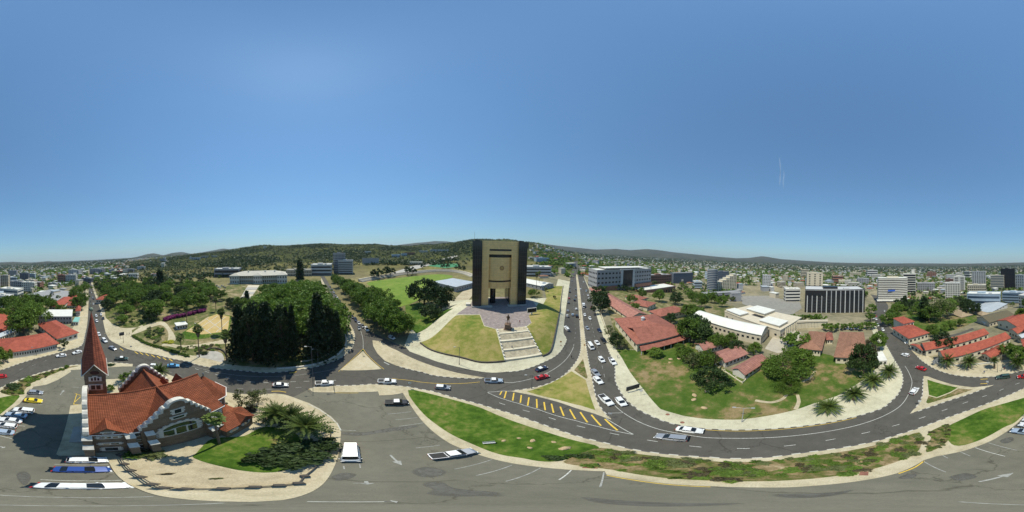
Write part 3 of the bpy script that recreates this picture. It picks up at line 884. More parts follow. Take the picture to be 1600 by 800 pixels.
line('edge_line', [(482,608.2),(500,611.5),(520,613.5),(560,614)], .12, M_YEL, smooth=True)
line('edge_line', [(447,613),(436,611.3),(424,611.6)], .2, M_YEL, smooth=True)
line('edge_line', [(529,580.5),(540,571),(553,559),(563,549.5),(567.5,545)], .15, M_YEL); line('edge_line', [(534,579.5),(545,571),(556,561),(566,551)], .12, M_YEL)
line('edge_line', [(600,577),(590,569.5),(580,560.5),(572,552),(567.5,545)], .15, M_YEL)
line('edge_line', [(567.5,545),(567,530),(564,518),(561,512)], .12, M_WHITE, smooth=True)
line('edge_line', [(452,583.2),(464,581),(458,583.5)], .3, M_YEL)
line('edge_line', [(1098,671.3),(1140,673.5),(1194,672.6),(1236,669.6),(1275,665),(1308,659.3),(1338,652.3)], .12, M_YEL, smooth=True)
line('edge_line', [(948,742.6),(990,750.2),(1050,757.6),(1110,760.8)], .12, M_YEL, smooth=True)
line('edge_line', [(1404,740),(1430,730),(1444,720)], .14, M_YEL)
line('edge_line', [(963,585),(962.5,595),(969,609.5),(979.5,625),(997,641)], .11, M_YEL, smooth=True)
for x, y in ((1537,592.5),(1537,599.5)): line('lane_mark', [(x-5,y+.3),(x+6,y-.3)], .25, M_YEL)
line('stop_line', [(951,645.5),(975,645)], .2, M_FADED)
for x, y in ((190,545),(213,550.5),(221,551.6),(230,553.6),(239,555.4),(248,557.6),(257,559.8),(267,562)): line('hatch_stripe', [(x-2.6,y-1),(x+2.6,y+2.6)], .35, M_YEL, .08)
for q in ([(117,615),(126,618)],[(120,615),(115,632)],[(115,632),(126,632.5)],[(116,629),(126,620)]): line('bay_line', q, .16, M_YEL, .08)
for p in ((600,566),(586,541)): line('lane_mark', [p, (p[0]+8, p[1]+4)], .5, M_FADED, .08)
# dark stains on the lot: oil and spilt water with shapes of their own
def stain(pts):
    m = MATS.get('lot_stain')
    if not m:
        m, nt, b = base_mat('lot_stain')
        f = noise_tex(nt, .8, 6, 'Object', .7)
        nt.links.new(ramp(nt, f, [(.3, (.07, .065, .055)), (.7, (.12, .118, .10))]), b.inputs['Base Color'])
        b.inputs['Roughness'].default_value = .7
        at = nt.nodes.new('ShaderNodeAttribute'); at.attribute_name = 'edge'
        mu = nt.nodes.new('ShaderNodeMath'); mu.operation = 'MULTIPLY'
        f2 = noise_tex(nt, 1.6, 6, 'Object', .75)
        nt.links.new(at.outputs['Fac'], mu.inputs[0]); nt.links.new(f2, mu.inputs[1])
        a = ramp(nt, mu.outputs[0], [(.12, (0, 0, 0)), (.5, (.85, .85, .85))])
        nt.links.new(a, b.inputs['Alpha'])
    P = W(pts, True, True, 5)
    c = sum(P, Vector((0, 0)))/len(P)
    vs = [(c.x, c.y, .065)]; al = [1.0]
    n = len(P)
    for t in (.35, .7, 1.0):
        for p in P:
            q = c.lerp(p, t); vs.append((q.x, q.y, .065)); al.append(1.0 if t < .5 else (.85 if t < .9 else 0))
    fs = [(0, 1+i, 1+(i+1) % n) for i in range(n)]
    for k in range(2):
        for i in range(n): fs.append((1+k*n+i, 1+(k+1)*n+i, 1+(k+1)*n+(i+1) % n, 1+k*n+(i+1) % n))
    mb = MB(); mb.add(vs, fs)
    me = mb.mesh('asphalt_stain', m)
    ca = me.color_attributes.new('edge', 'FLOAT_COLOR', 'POINT')
    ca.data.foreach_set('color', [x for a in al for x in (a, a, a, 1)])
    o = obj('asphalt_stain', me); o['kind'] = 'structure'
stain([(655,757),(664,751),(690,751),(705,760),(740,766),(785,769),(800,776),(760,777),(700,777),(660,772),(672,764)])
stain([(1402,746),(1415,741),(1435,741),(1428,747),(1408,749)])
stain([(500,674),(560,676),(610,668),(660,662),(655,667),(600,676),(550,682)])
stain([(515,745),(535,738),(560,740),(550,748),(525,752)])
stain([(900,775),(980,782),(1080,786),(1180,786),(1090,792),(960,790)])
stain([(1200,772),(1290,770),(1340,764),(1300,776),(1230,779)])
stain([(640,735),(665,728),(700,735),(690,745),(655,746)])
stain([(1480,745),(1510,738),(1530,745),(1500,752)])
stain([(1560,688),(1580,682),(1586,688),(1570,694)])
stain([(24,740),(40,735),(50,744),(46,755),(36,760)])
# ------------------------------------------------------------ the sandstone church
M_STONE = brick_mat('sandstone', (.235, .165, .105), (.155, .108, .07), (.20, .165, .125), .62, .30, .03, .5, grime=.3)
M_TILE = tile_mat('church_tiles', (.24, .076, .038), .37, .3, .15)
M_WSTONE = mat('white_stone', (.56, .53, .46), .85, .2, 1.5, .2)
M_GLASSD = glass_mat('dark_glass')
M_LEAD = mat('lead', (.12, .13, .14), .5, .2)
M_TRIM = mat('white_gutter', (.74, .72, .68), .6, .08)
def church():
    ax = math.atan2(.527, -.85)
    A = Vector((-8.0, -17.0))
    t = thing('stone_church', 'brown sandstone church with red tiled roofs, white scalloped gables and pointed spire', 'church', (A.x, A.y, .16), ax)
    # local frame: x runs along the nave away from the front, y points AWAY from us is -y after rotation -> use f()
    # rotated x axis = (-.85,.527); rotated y axis = (-.527,-.85) = away from the lot
    B = lambda name, mb, m, par=t: mb.build(name, m, par)
    EZ, RZ, WD = 11.8, 18.4, 12.0
    # --- nave and choir walls
    mb = MB(); mb.box(.45, 19.5, 0, WD, 0, EZ); B('nave_wall', mb, M_STONE)
    mb = MB()
    e = .35
    ym = WD/2
    sl = (RZ-EZ)/ym
    def roof_slab(mb, x0, x1, th=.22):
        lo = EZ-sl*e
        poly = [(-e, lo), (ym, RZ), (WD+e, lo), (WD+e, lo+th), (ym, RZ+th*1.3), (-e, lo+th)]
        mb.xprism(poly, x0, x1)
    roof_slab(mb, .5, 19.6); nr = B('nave_roof', mb, M_TILE)
    mb = MB(); mb.tube([(.5, ym, RZ+.33), (19.6, ym, RZ+.33)], .16, 6); B('ridge_tiles', mb, M_TILE, nr)
    for y in (-e, WD+e):
        for q0, q1 in ((.5, 6.2), (16.7, 19.7)):
            mb = MB(); mb.box(q0, q1, y-.08, y+.08, EZ-sl*e-.12, EZ-sl*e+.14); B('gutter', mb, M_TRIM, nr)
    # gable fill under the roof at the choir end
    mb = MB(); mb.xprism([(0, EZ), (WD, EZ), (ym, RZ)], 19.2, 19.5); B('choir_gable', mb, M_STONE)
    # --- front gable with white scalloped coping
    def scallop(mb_wall, mb_cap, mk, c, half, zb, zt, n, th0, th1, axis):
        """wall outline rising in n steps to a round top; mk maps (s, z, d) -> point; caps are rounded blocks"""
        out = [(-half, 0), (-half, zb)]
        stepw = (half*.72)/n
        steph = (zt-1.6-zb)/n
        for k in range(n):
            x0 = -half+k*stepw
            out += [(x0, zb+steph*(k+.65)), (x0+stepw*.55, zb+steph*(k+1)), (x0+stepw, zb+steph*(k+1))]
        r = half*.28
        for j in range(1, 8):
            a = PI-PI*j/8
            out.append((r*math.cos(a), zt-1.6+1.6*math.sin(a)))
        left = out[2:]
        full = out+[(-x, z) for x, z in reversed(out[:2+3*n])]
        nn = len(full)
        vs = [mk(x, z, th0) for x, z in full]+[mk(x, z, th1) for x, z in full]
        fs = [tuple(range(nn)), tuple(range(2*nn-1, nn-1, -1))]+[((i+1) % nn, i, nn+i, nn+(i+1) % nn) for i in range(nn)]
        mb_wall.add(vs, fs)
        # coping: bulging blocks over the outline
        for sgn in (-1, 1):
            for k in range(n):
                x0 = -half+k*stepw-.1
                z0 = zb+steph*k
                prof = [(x0, z0-.1), (x0-.12, z0+steph*.5), (x0+.1, z0+steph*.95), (x0+stepw*.5, z0+steph*1.18), (x0+stepw*1.0, z0+steph*1.2), (x0+stepw*1.05, z0+steph*.85), (x0+stepw*.5, z0+steph*.86), (x0+.3, z0+steph*.5), (x0+.28, z0-.1)]
                prof = [(-sgn*x, z) for x, z in prof]
                m_ = len(prof)
                vs = [mk(x, z, th0-.1) for x, z in prof]+[mk(x, z, th1+.1) for x, z in prof]
                mb_cap.append(MB().add(vs, [tuple(range(m_)), tuple(range(2*m_-1, m_-1, -1))]+[((i+1) % m_, i, m_+i, m_+(i+1) % m_) for i in range(m_)]))
        prof = []
        for j in range(0, 11):
            a = PI-PI*j/10; prof.append((r*1.12*math.cos(a), zt-1.7+1.95*math.sin(a)))
        for j in range(10, -1, -1):
            a = PI-PI*j/10; prof.append((r*.82*math.cos(a), zt-1.7+1.45*math.sin(a)))
        m_ = len(prof)
        vs = [mk(x, z, th0-.12) for x, z in prof]+[mk(x, z, th1+.12) for x, z in prof]
        fs = [((i+1) % m_, i, m_+i, m_+(i+1) % m_) for i in range(m_)]
        h = m_//2
        for i in range(h-1):
            fs.append((i, i+1, m_-2-i, m_-1-i)); fs.append((m_+i+1, m_+i, 2*m_-1-i, 2*m_-2-i))
        mb_cap.append(MB().add(vs, fs))
    def gable_wall(name, mk, half, zb, zt, n, th0, th1):
        w = MB(); caps = []
        scallop(w, caps, mk, 0, half, zb, zt, n, th0, th1, 0)
        wo = B(name, w, M_STONE)
        for c in caps: c.build('coping_stone', M_WSTONE, wo)
        return wo
    west = gable_wall('front_gable', lambda s, z, d: (d, ym+s, z), 6.35, EZ-.4, 20.6, 4, -.05, .45)
    tc = 11.45
    sth = gable_wall('transept_gable', lambda s, z, d: (tc+s, d, z), 5.2, EZ+.2, 20.6, 5, -.35, .15)
    nth = gable_wall('north_gable', lambda s, z, d: (tc+s, WD+1.4-d, z), 5.2, EZ+.2, 19.8, 5, -.1, .4)
    # --- transept roof
    mb = MB()
    hw = 4.9
    ts = (RZ-EZ)/hw
    poly = [(tc-hw, EZ), (tc, RZ+.02), (tc+hw, EZ), (tc+hw, EZ+.22), (tc, RZ+.30), (tc-hw, EZ+.22)]
    mb.vprism(poly, .1, WD+1.1); tr = B('transept_roof', mb, M_TILE)
    mb = MB(); mb.box(tc-4.8, tc+4.8, WD-.2, WD+1.2, 0, EZ); B('transept_wall', mb, M_STONE)
    mb = MB(); mb.tube([(tc, .1, RZ+.36), (tc, WD+1, RZ+.36)], .15, 6); B('ridge_tiles', mb, M_TILE, tr)
    # --- openings: white quoined surround, dark glazing
    def window(x, z, w, h, y=-.02, arch=0.0, lights=1, sur=.4):
        mb = MB()
        # rough quoins: one plate with a toothed outline
        nq = max(2, int((h+.6)/.45))
        zs = [z-h/2-.3+(h+.6)*i/nq for i in range(nq+1)]
        rt = []
        for i in range(nq):
            ex = w/2+sur+(.2 if i % 2 else 0)
            rt += [(ex, zs[i]), (ex, zs[i+1])]
        out = [(x+dx, zz) for dx, zz in rt]+[(x-dx, zz) for dx, zz in reversed(rt)]
        mb.vprism(out, y-.06, y+.05)
        wo = B('window', mb, M_WSTONE)
        g = MB(); g.box(x-w/2, x+w/2, y-.075, y-.02, z-h/2, z+h/2)
        B('pane', g, M_GLASSD, wo)
        if lights > 1:
            for k in range(1, lights):
                xx = x-w/2+w*k/lights; f = MB(); f.box(xx-.1, xx+.1, y-.12, y+.03, z-h/2, z+h/2); B('mullion', f, M_WSTONE, wo)
        return wo
    # large three-light transept window with a segmental head
    zc = 9.4
    mb = MB()
    out = [(tc-3.4, zc-2.9), (tc+3.4, zc-2.9)]
    for i in range(6):
        ex = 3.1+(.35 if i % 2 else 0)
        out += [(tc+ex, zc-2.7+i*.5), (tc+ex, zc-2.2+i*.5)]
    for i in range(15):
        a0 = PI*(.08+.84*i/15); a1 = PI*(.08+.84*(i+1)/15)
        ro = 3.15+(.32 if i % 2 else 0)
        out += [(tc+ro*math.cos(a), zc+.3+ro*.9*math.sin(a)) for a in (a0, a1)]
    for i in range(5, -1, -1):
        ex = 3.1+(.35 if i % 2 else 0)
        out += [(tc-ex, zc-2.2+i*.5), (tc-ex, zc-2.7+i*.5)]
    mb.vprism(out, -.46, -.3)
    bw = B('window', mb, M_WSTONE)
    bw['label'] = 'large three-light window with arched head'
    g = MB(); n_ = 14
    pts = [(tc-2.5, zc-2.5), (tc+2.5, zc-2.5)]+[(tc+2.55*math.cos(PI*(.1+.8*i/n_)), zc+.2+2.35*math.sin(PI*(.1+.8*i/n_))) for i in range(n_+1)]
    g.vprism(pts, -.49, -.4); B('pane', g, M_GLASSD, bw)
    for xx in (-.88, .88):
        f = MB(); f.box(tc+xx-.13, tc+xx+.13, -.56, -.36, zc-2.5, zc+.75); B('mullion', f, M_WSTONE, bw)
    for q0, q1 in ((-2.5, -1.01), (1.01, 2.5)):
        f = MB(); f.box(tc+q0, tc+q1, -.55, -.36, zc+.3, zc+.47); B('transom', f, M_WSTONE, bw)
    f = MB(); arc = [(r*math.cos(PI*(.16+.68*i/12)), r*.62*math.sin(PI*(.16+.68*i/12))) for r, rg in ((2.0, range(13)), (1.78, range(12, -1, -1))) for i in rg]
    n0 = len(arc); vs = [(tc+x, yy, zc-.2+z) for yy in (-.54, -.36) for x, z in arc]
    fs = [((i+1) % n0, i, n0+i, n0+(i+1) % n0) for i in range(n0)]
    for i in range(12): fs += [(i, i+1, n0-2-i, n0-1-i), (n0+i+1, n0+i, 2*n0-1-i, 2*n0-2-i)]
    f.add(vs, fs); B('tracery_arch', f, M_WSTONE, bw)
    window(tc, 16.9, .95, 1.3, -.36); window(tc, 14.6, 1.6, .7, -.36, sur=.3)
    # side bay with its own small gable roof
    bx0, bx1, bz = .7, 4.5, EZ-.1
    mb = MB(); mb.vprism([(bx0, 0), (bx1, 0), (bx1, bz), ((bx0+bx1)/2, bz+2.6), (bx0, bz)], -.18, .3); B('bay_wall', mb, M_STONE)
    mb = MB(); bm_ = (bx0+bx1)/2
    mb.vprism([(bx0-.45, bz-.4), (bm_, bz+2.75), (bx1+.45, bz-.4), (bx1+.45, bz-.18), (bm_, bz+3.05), (bx0-.45, bz-.18)], -.5, 3.4); B('bay_roof', mb, M_TILE)
    window(2.6, 9.9, 2.0, .8, -.22, lights=3, sur=.35); window(2.6, 12.2, .9, .45, -.22, sur=.2); window(2.6, 6.2, 1.9, .75, -.22, lights=2, sur=.35); window(2.6, 2.6, 1.4, 2.0, -.22)
    window(5.95, 9.7, 1.15, 1.4, -.02); window(5.95, 6.2, 1.3, .7, -.02, sur=.35); window(5.95, 2.5, 1.2, 1.6, -.02)
    window(18.2, 8.8, .9, 2.2, -.02)
    # buttresses with two white weathered steps
    for x, zt in ((.25, 11.0), (4.95, 11.0), (7.25, 11.2), (15.9, 8.6), (17.0, 10.6)):
        mb = MB()
        prof = [(0, 0), (-1.75, 0), (-1.75, zt*.55), (-1.0, zt*.55+.85), (-1.0, zt-1.1), (-.1, zt), (0, zt)]
        mb.xprism(prof, x-.5, x+.5); bo = B('buttress', mb, M_STONE)
        for q in ([(-1.85, zt*.55+.04), (-.95, zt*.55+1.0), (-.95, zt*.55+1.22), (-1.9, zt*.55+.26)], [(-1.1, zt-1.12), (-.05, zt+.02), (-.05, zt+.28), (-1.15, zt-.9)]):
            mb = MB(); mb.xprism(q, x-.58, x+.58); B('cap_stone', mb, M_WSTONE, bo)
    # front porch steps
    for k in range(4):
        mb = MB(); mb.box(-2.6+k*.35, -.05, 3.2, 8.8, .0 if k == 0 else .16*k, .16*(k+1)); B('porch_step', mb, M_CONC)
    mb = MB(); mb.xprism([(4, .6), (8, .6), (8, 5.2), (6, 7.0), (4, 5.2)], -.9, -.05); B('portal', mb, M_WSTONE)
    mb = MB(); mb.box(-.96, -.9, 4.9, 7.1, .6, 4.2); B('door', mb, mat('dark_wood', (.09, .05, .03), .6))
    # --- apse: polygon with its own hipped roof
    ap = [(19.5, 2.7), (22.6, 2.7), (24.7, 4.6), (24.7, 7.4), (22.6, 9.3), (19.5, 9.3)]
    mb = MB(); mb.prism(ap, 0, 10.8); B('apse_wall', mb, M_STONE)
    mb = MB()
    ae = [(19.5, 2.2), (22.8, 2.2), (25.2, 4.4), (25.2, 7.6), (22.8, 9.8), (19.5, 9.8)]
    top = (20.9, 6.0, 17.2)
    for (p, q) in zip(ae, ae[1:]): mb.tri((*p, 10.75), (*q, 10.75), top)
    mb.tri((19.5, 2.2, 10.75), top, (19.5, 6, 17.2)); mb.tri((19.5, 9.8, 10.75), (19.5, 6, 17.2), top)
    ar = B('apse_roof', mb, M_TILE)
    mb = MB(); mb.cyl(20.9, 6, 17.1, 17.9, .14, .1, 8); mb.ball((20.9, 6, 18.0), .22); B('finial', mb, M_LEAD, ar)
    mb = MB()
    for (p, q) in zip(ae, ae[1:]):
        d = (Vector(q)-Vector(p)); a = math.atan2(d.y, d.x)
        L = d.length
        mb.box(p[0], p[0]+L, p[1]-.1, p[1]+.1, 10.5, 10.78, a, p)
    B('gutter', mb, M_TRIM, ar)
    for (p, q) in ((ap[1], ap[2]), (ap[2], ap[3]), (ap[0], ap[1])):
        c = (Vector(p)+Vector(q))/2; d = Vector(q)-Vector(p); a = math.atan2(d.y, d.x)
        mb = MB(); mb.box(c.x-.85, c.x+.85, c.y-.12, c.y+.12, 4.8, 8.8, a); wo = B('window', mb, M_WSTONE)
        mb = MB(); mb.box(c.x-.45, c.x+.45, c.y-.16, c.y+.16, 5.2, 8.4, a); B('pane', mb, M_GLASSD, wo)
    # --- low sacristy with two cross gables
    mb = MB(); mb.box(16.9, 23.2, -2.9, 3.0, 0, 4.9); B('sacristy_wall', mb, M_STONE)
    mb = MB(); mb.hip(16.9, 23.2, -2.9, 3.0, 4.9, 2.9, .4); sr = B('sacristy_roof', mb, M_TILE)
    mb = MB(); mb.vprism([(19.4, 4.4), (21.3, 6.9), (23.4, 4.4), (23.4, 4.6), (21.3, 7.15), (19.4, 4.6)], -3.2, 0); B('cross_gable', mb, M_TILE, sr)
    mb = MB(); mb.xprism([(-2.9, 4.4), (-.6, 6.9), (1.7, 4.4), (1.7, 4.6), (-.6, 7.15), (-2.9, 4.6)], 21, 23.6); B('cross_gable', mb, M_TILE, sr)
    mb = MB(); mb.vprism([(19.7, 4.0), (22.9, 4.0), (21.3, 6.6)], -2.93, -2.6); B('gable_wall', mb, M_STONE)
    mb = MB(); mb.xprism([(-2.6, 4.0), (1.4, 4.0), (-.6, 6.6)], 22.9, 23.24); B('gable_wall', mb, M_STONE)
    window(21.3, 3.3, 1.1, 1.1, -2.94); window(18.4, 3.0, .9, .9, -2.94)
    mb = MB(); mb.box(23.18, 23.3, -1.5, .3, 2.4, 4.2); wo = B('window', mb, M_WSTONE)
    mb = MB(); mb.box(23.2, 23.33, -1.05, -.15, 2.8, 3.8); B('pane', mb, M_GLASSD, wo)
    # --- small dormers on the far side of the choir
    for x in (14.5, 17.6):
        mb = MB(); mb.vprism([(x-1.2, 14.2), (x, 16.6), (x+1.2, 14.2)], ym+2.2, ym+4.8); B('dormer', mb, M_TILE)
    # --- tower
    tx0, tx1, ty0, ty1, tz, tg = -.1, 3.75, 11.0, 14.9, 20.4, 23.4
    mb = MB(); mb.box(tx0, tx1, ty0, ty1, 0, tz); B('tower_wall', mb, M_STONE)
    cx, cy = (tx0+tx1)/2, (ty0+ty1)/2
    for q0, q1 in ((ty0, ty0+.4), (ty1-.4, ty1)):
        mb = MB(); mb.vprism([(tx0, tz), (tx1, tz), (cx, tg)], q0, q1); B('tower_gable', mb, M_STONE)
    for q0, q1 in ((tx0, tx0+.4), (tx1-.4, tx1)):
        mb = MB(); mb.xprism([(ty0, tz), (ty1, tz), (cy, tg)], q0, q1); B('tower_gable', mb, M_STONE)
    mb = MB()
    o_ = .42
    C4 = [(tx0-o_, ty0-o_, tz-.15), (tx1+o_, ty0-o_, tz-.15), (tx1+o_, ty1+o_, tz-.15), (tx0-o_, ty1+o_, tz-.15)]
    G4 = [(cx, ty0-o_, tg+.25), (tx1+o_, cy, tg+.25), (cx, ty1+o_, tg+.25), (tx0-o_, cy, tg+.25)]
    tip = (cx, cy, 35.5)
    # waisted spire: eight planes broken at a ring a third of the way up
    ring = []
    for i in range(4):
        for q in (C4[i], G4[i]):
            k = .42 if q in C4 else .36
            ring.append(tuple(q[j]+(tip[j]-q[j])*(k if j == 2 else k*1.03) for j in range(3)))
    lowr = [q for i in range(4) for q in (C4[i], G4[i])]
    for i in range(8):
        j = (i+1) % 8
        mb.quad(lowr[i], lowr[j], ring[j], ring[i]); mb.tri(ring[i], ring[j], tip)
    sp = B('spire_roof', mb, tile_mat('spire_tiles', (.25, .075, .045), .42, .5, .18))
    for i in range(4):
        mb = MB(); mb.tube([C4[i], G4[i], C4[(i+1) % 4]], .12, 5); B('gable_trim', mb, M_WSTONE, sp)
    VG = mat('verdigris', (.16, .20, .15), .6, .2)
    mb = MB(); mb.ball((cx, cy, 35.8), .45, n=10, m=8); B('ball', mb, VG, sp)
    mb = MB(); mb.xprism([(cy-.06, 36.0), (cy+.06, 36.0), (cy+.06, 37.0), (cy+.45, 37.0), (cy+.45, 37.12), (cy+.06, 37.12), (cy+.06, 37.7), (cy-.06, 37.7), (cy-.06, 37.12), (cy-.45, 37.12), (cy-.45, 37.0), (cy-.06, 37.0)], cx-.05, cx+.05); B('cross', mb, VG, sp)
    def tw(y, s_):
        # round oculus, triple light, paired windows
        mb = MB(); mb.vprism([(cx+.85*math.cos(2*PI*i/16), 21.0+.55*math.sin(2*PI*i/16)) for i in range(16)], y-.06, y+.06); B('clock_face', mb, M_GLASSD)
    tw(ty0-.02, -1)
    for z, w, h, l in ((19.0, 1.7, .85, 3), (16.2, 1.9, 1.5, 2), (12.6, 1.6, 1.4, 2)):
        mb = MB(); mb.box(cx-w/2-.32, cx+w/2+.32, ty0-.14, ty0+.1, z-h/2-.25, z+h/2+.25)
        if l == 3: mb = MB(); mb.vprism([(cx-w/2-.32, z-h/2-.25), (cx+w/2+.32, z-h/2-.25), (cx+w/2+.32, z+h/2+.25), (cx+.5, z+h/2+.25), (cx+.5, z+h/2+.6), (cx-.5, z+h/2+.6), (cx-.5, z+h/2+.25), (cx-w/2-.32, z+h/2+.25)], ty0-.14, ty0+.1)
        wo = B('window', mb, M_WSTONE)
        for k in range(l):
            a = cx-w/2+w*k/l+.1
            mb = MB(); mb.box(a, a+w/l-.2, ty0-.17, ty0-.12, z-h/2, z+h/2+(.3 if l == 3 and k == 1 else 0)); B('pane', mb, M_GLASSD, wo)
    for z, w, h in ((18.8, 1.7, 1.2), (14.5, 1.7, 1.6)):
        for xs in (tx0-.02, tx1+.02):
            mb = MB(); mb.box(xs-.1, xs+.1, cy-w/2-.3, cy+w/2+.3, z-h/2-.25, z+h/2+.25); wo = B('window', mb, M_WSTONE)
            mb = MB(); mb.box(xs-.13, xs+.13, cy-w/2, cy+w/2, z-h/2, z+h/2); B('pane', mb, M_GLASSD, wo)
    return t
church()

# ------------------------------------------------------------ the museum on its knoll
def museum():
    zb = ground_z(-7, 99)+.2
    pl, pr = G(738, 480), G(821, 477)
    d = (pr-pl).xy
    Wd = d.length
    rz = math.atan2(d.y, d.x)
    c = (pl+pr)/2
    D = c.xy.length
    top = at_dist(780, 376.5, D)-zb
    t = thing('museum_tower', 'tall gold-faced museum block with dark glass corner towers above the plaza', 'museum', (c.x, c.y, zb), rz)
    GOLD = brick_mat('gold_panels', (.82, .58, .26), (.76, .53, .24), (.46, .33, .16), 2.2, 1.5, .03, .3, .42, .12, offset=0)
    GOLD.node_tree.nodes['Principled BSDF'].inputs['Metallic'].default_value = .4
    DG = glass_mat('museum_glass', (.018, .018, .017), .12)
    MUL = mat('museum_mullion', (.05, .045, .035), .5)
    B = lambda n, mb, m, par=t: mb.build(n, m, par)
    w = Wd/2
    gx = w*.68       # outer edge of the gold frame
    px = w*.42       # inner edge of the gold piers
    H = top
    dep = 22.0
    # gold frame: two piers and a head
    for s_ in (-1, 1):
        mb = MB(); a, b = sorted((s_*px, s_*gx)); mb.box(a, b, 1.0, 9, H*.285, H*.93); B('gold_pier', mb, GOLD)
        mb = MB(); mb.box(a, b, 1.0, 4.5, 0, H*.285); B('gold_leg', mb, GOLD)
    mb = MB(); mb.box(-px, px, 1.0, 9, H*.80, H*.93); B('gold_panel', mb, GOLD)
    mb = MB(); mb.box(-gx, gx, .98, 14, H*.93, H); B('gold_head', mb, GOLD)
    # sagging drum between the piers
    n = 14
    def drum(z0, z1, bul, name, m):
        pts = [(-px, 8)]+[(-px+2*px*i/n, 2.4-bul*math.sin(PI*i/n)) for i in range(n+1)]+[(px, 8)]
        mb = MB(); mb.prism(pts, z0, z1); return B(name, mb, m)
    body = drum(H*.41, H*.755, 2.2, 'gold_drum', GOLD)
    drum(H*.385, H*.41, 1.9, 'drum_window_band', DG)
    drum(H*.285, H*.385, 2.2, 'drum_skirt', GOLD)
    drum(H*.755, H*.80, 1.2, 'upper_window_band', DG)
    mb = MB(); mb.box(-px*.98, px*.98, .93, .99, H*.852, H*.880); B('slot_window', mb, DG)
    # round emblem on the drum
    mb = MB(); ec = (px*.12, H*.6); y0 = 2.4-2.2*math.sin(PI*.56)-.06
    mb.vprism([(ec[0]+1.45*math.cos(2*PI*i/20), ec[1]+1.45*math.sin(2*PI*i/20)) for i in range(20)], y0-.18, y0+.3); em = B('emblem', mb, mat('emblem_bronze', (.34, .17, .07), .5))
    mb = MB(); mb.vprism([(ec[0]+.85*math.cos(2*PI*i/20), ec[1]+.85*math.sin(2*PI*i/20)) for i in range(20)], y0-.26, y0-.1); B('emblem_boss', mb, mat('emblem_gold', (.48, .31, .10), .4), em)
    # dark glass corner towers with mullion grid and cap
    for s_ in (-1, 1):
        a, b = sorted((s_*gx, s_*w))
        tw = MB(); tw.box(a, b, -.2, dep, 0, H*.9); to = B('glass_tower', tw, DG)
        mg = MB()
        for k in range(1, 15):
            z = H*.9*k/15; mg.box(a-.06, b+.06, -.27, dep+.06, z-.09, z+.09)
        for k in range(5):
            x = a+(b-a)*k/4; mg.box(x-.08, x+.08, -.29, -.2, 0, H*.9)
        xo = a if s_ < 0 else b
        for k in range(9):
            y = -.2+(dep+.2)*k/8; mg.box(xo-.1, xo+.1, y-.08, y+.08, 0, H*.9)
        B('mullion_grid', mg, MUL, to)['kind'] = 'stuff'
        cap = MB(); cap.box(a-.5 if s_ < 0 else a, b if s_ < 0 else b+.9, -.6, dep+.4, H*.9, H*.995); B('tower_cap', cap, DG, to)
        lid = MB(); lid.box((a+b)/2-1.6, (a+b)/2+1.6, 4, 9, H*.995, H*1.018); B('lift_head', lid, MUL, to)
    # back mass and core between the legs
    mb = MB(); mb.box(-gx+.05, gx-.05, 9, dep-.3, H*.30, H*.985); B('rear_block', mb, DG)
    mb = MB(); mb.cyl(-3.4, 9, 0, H*.3, 1.9, n=18); B('lift_core', mb, DG)
    for q0, q1 in ((-gx, -px-.4), (px+.4, gx)):
        mb = MB(); mb.box(q0, q1, 9, dep-.4, 0, H*.30); B('rear_leg', mb, DG)
    # plinth and low side steps
    for q0, q1 in ((-w-.3, -w*.28), (w*.30, w+.3)):
        mb = MB(); mb.box(q0, q1, -1.2, 2.0, -.6, .75); B('plinth', mb, M_CONC)
    mb = MB(); mb.box(-w-4.2, -w-1.4, 2, 5.5, -.6, 1.3); B('plant_box', mb, M_WSTONE)
    mb = MB(); mb.tube([(-w+.8, 6, H), (-w+.8, 6, H+6)], .07, 5); B('mast', mb, MUL)
    return t
museum()
# broad flight of terraces below the plaza
def stairs():
    tl, tr, br, bl = G(776.5,515.2), G(820.8,511), G(846.5,556.5), G(789.6,565)
    M_COB = brick_mat('step_stone', (.66, .58, .41), (.58, .50, .35), (.45, .39, .28), .5, .3, .03, .5, grime=.35)
    M_LND = mat('landing_stone', (.54, .49, .37), .85, .12, .7)
    t = thing('terrace_steps', 'wide flight of pale stone terraced steps leading up to the plaza', 'steps', (0, 0, 0))
    n = 4
    def gz(p): return ground_z(p.x, p.y)
    for k in range(n):
        fl = MB(); ld = MB()
        for j in range(9):
            t0 = (k+j*.085)/n
            t1 = (k+(j+1)*.085)/n if j < 8 else (k+1)/n
            a, b = tl.lerp(bl, t0), tr.lerp(br, t0)
            c, d_ = tr.lerp(br, t1), tl.lerp(bl, t1)
            z = max(gz(q.lerp(w_, f)) for q, w_ in ((a, b), (d_, c)) for f in (0, .25, .5, .75, 1))+.30
            (fl if j < 8 else ld).prism([(p.x, p.y) for p in (a, d_, c, b)], z-2.6, z)
        fl.build('step_flight', M_COB, t); ld.build('landing', M_LND, t)
    for A_, B_ in ((tl, bl), (tr, br)):
        mb = MB()
        d = (B_-A_).xy.normalized(); nn = Vector((-d.y, d.x))*.2
        for j in range(10):
            p, q = A_.lerp(B_, j/10), A_.lerp(B_, (j+1)/10)
            z = max(gz(p), gz(q))+.5
            mb.prism([tuple(p.xy+nn), tuple(p.xy-nn), tuple(q.xy-nn), tuple(q.xy+nn)], z-2.4, z+.12)
        mb.build('side_wall', M_WSTONE, t)
stairs()
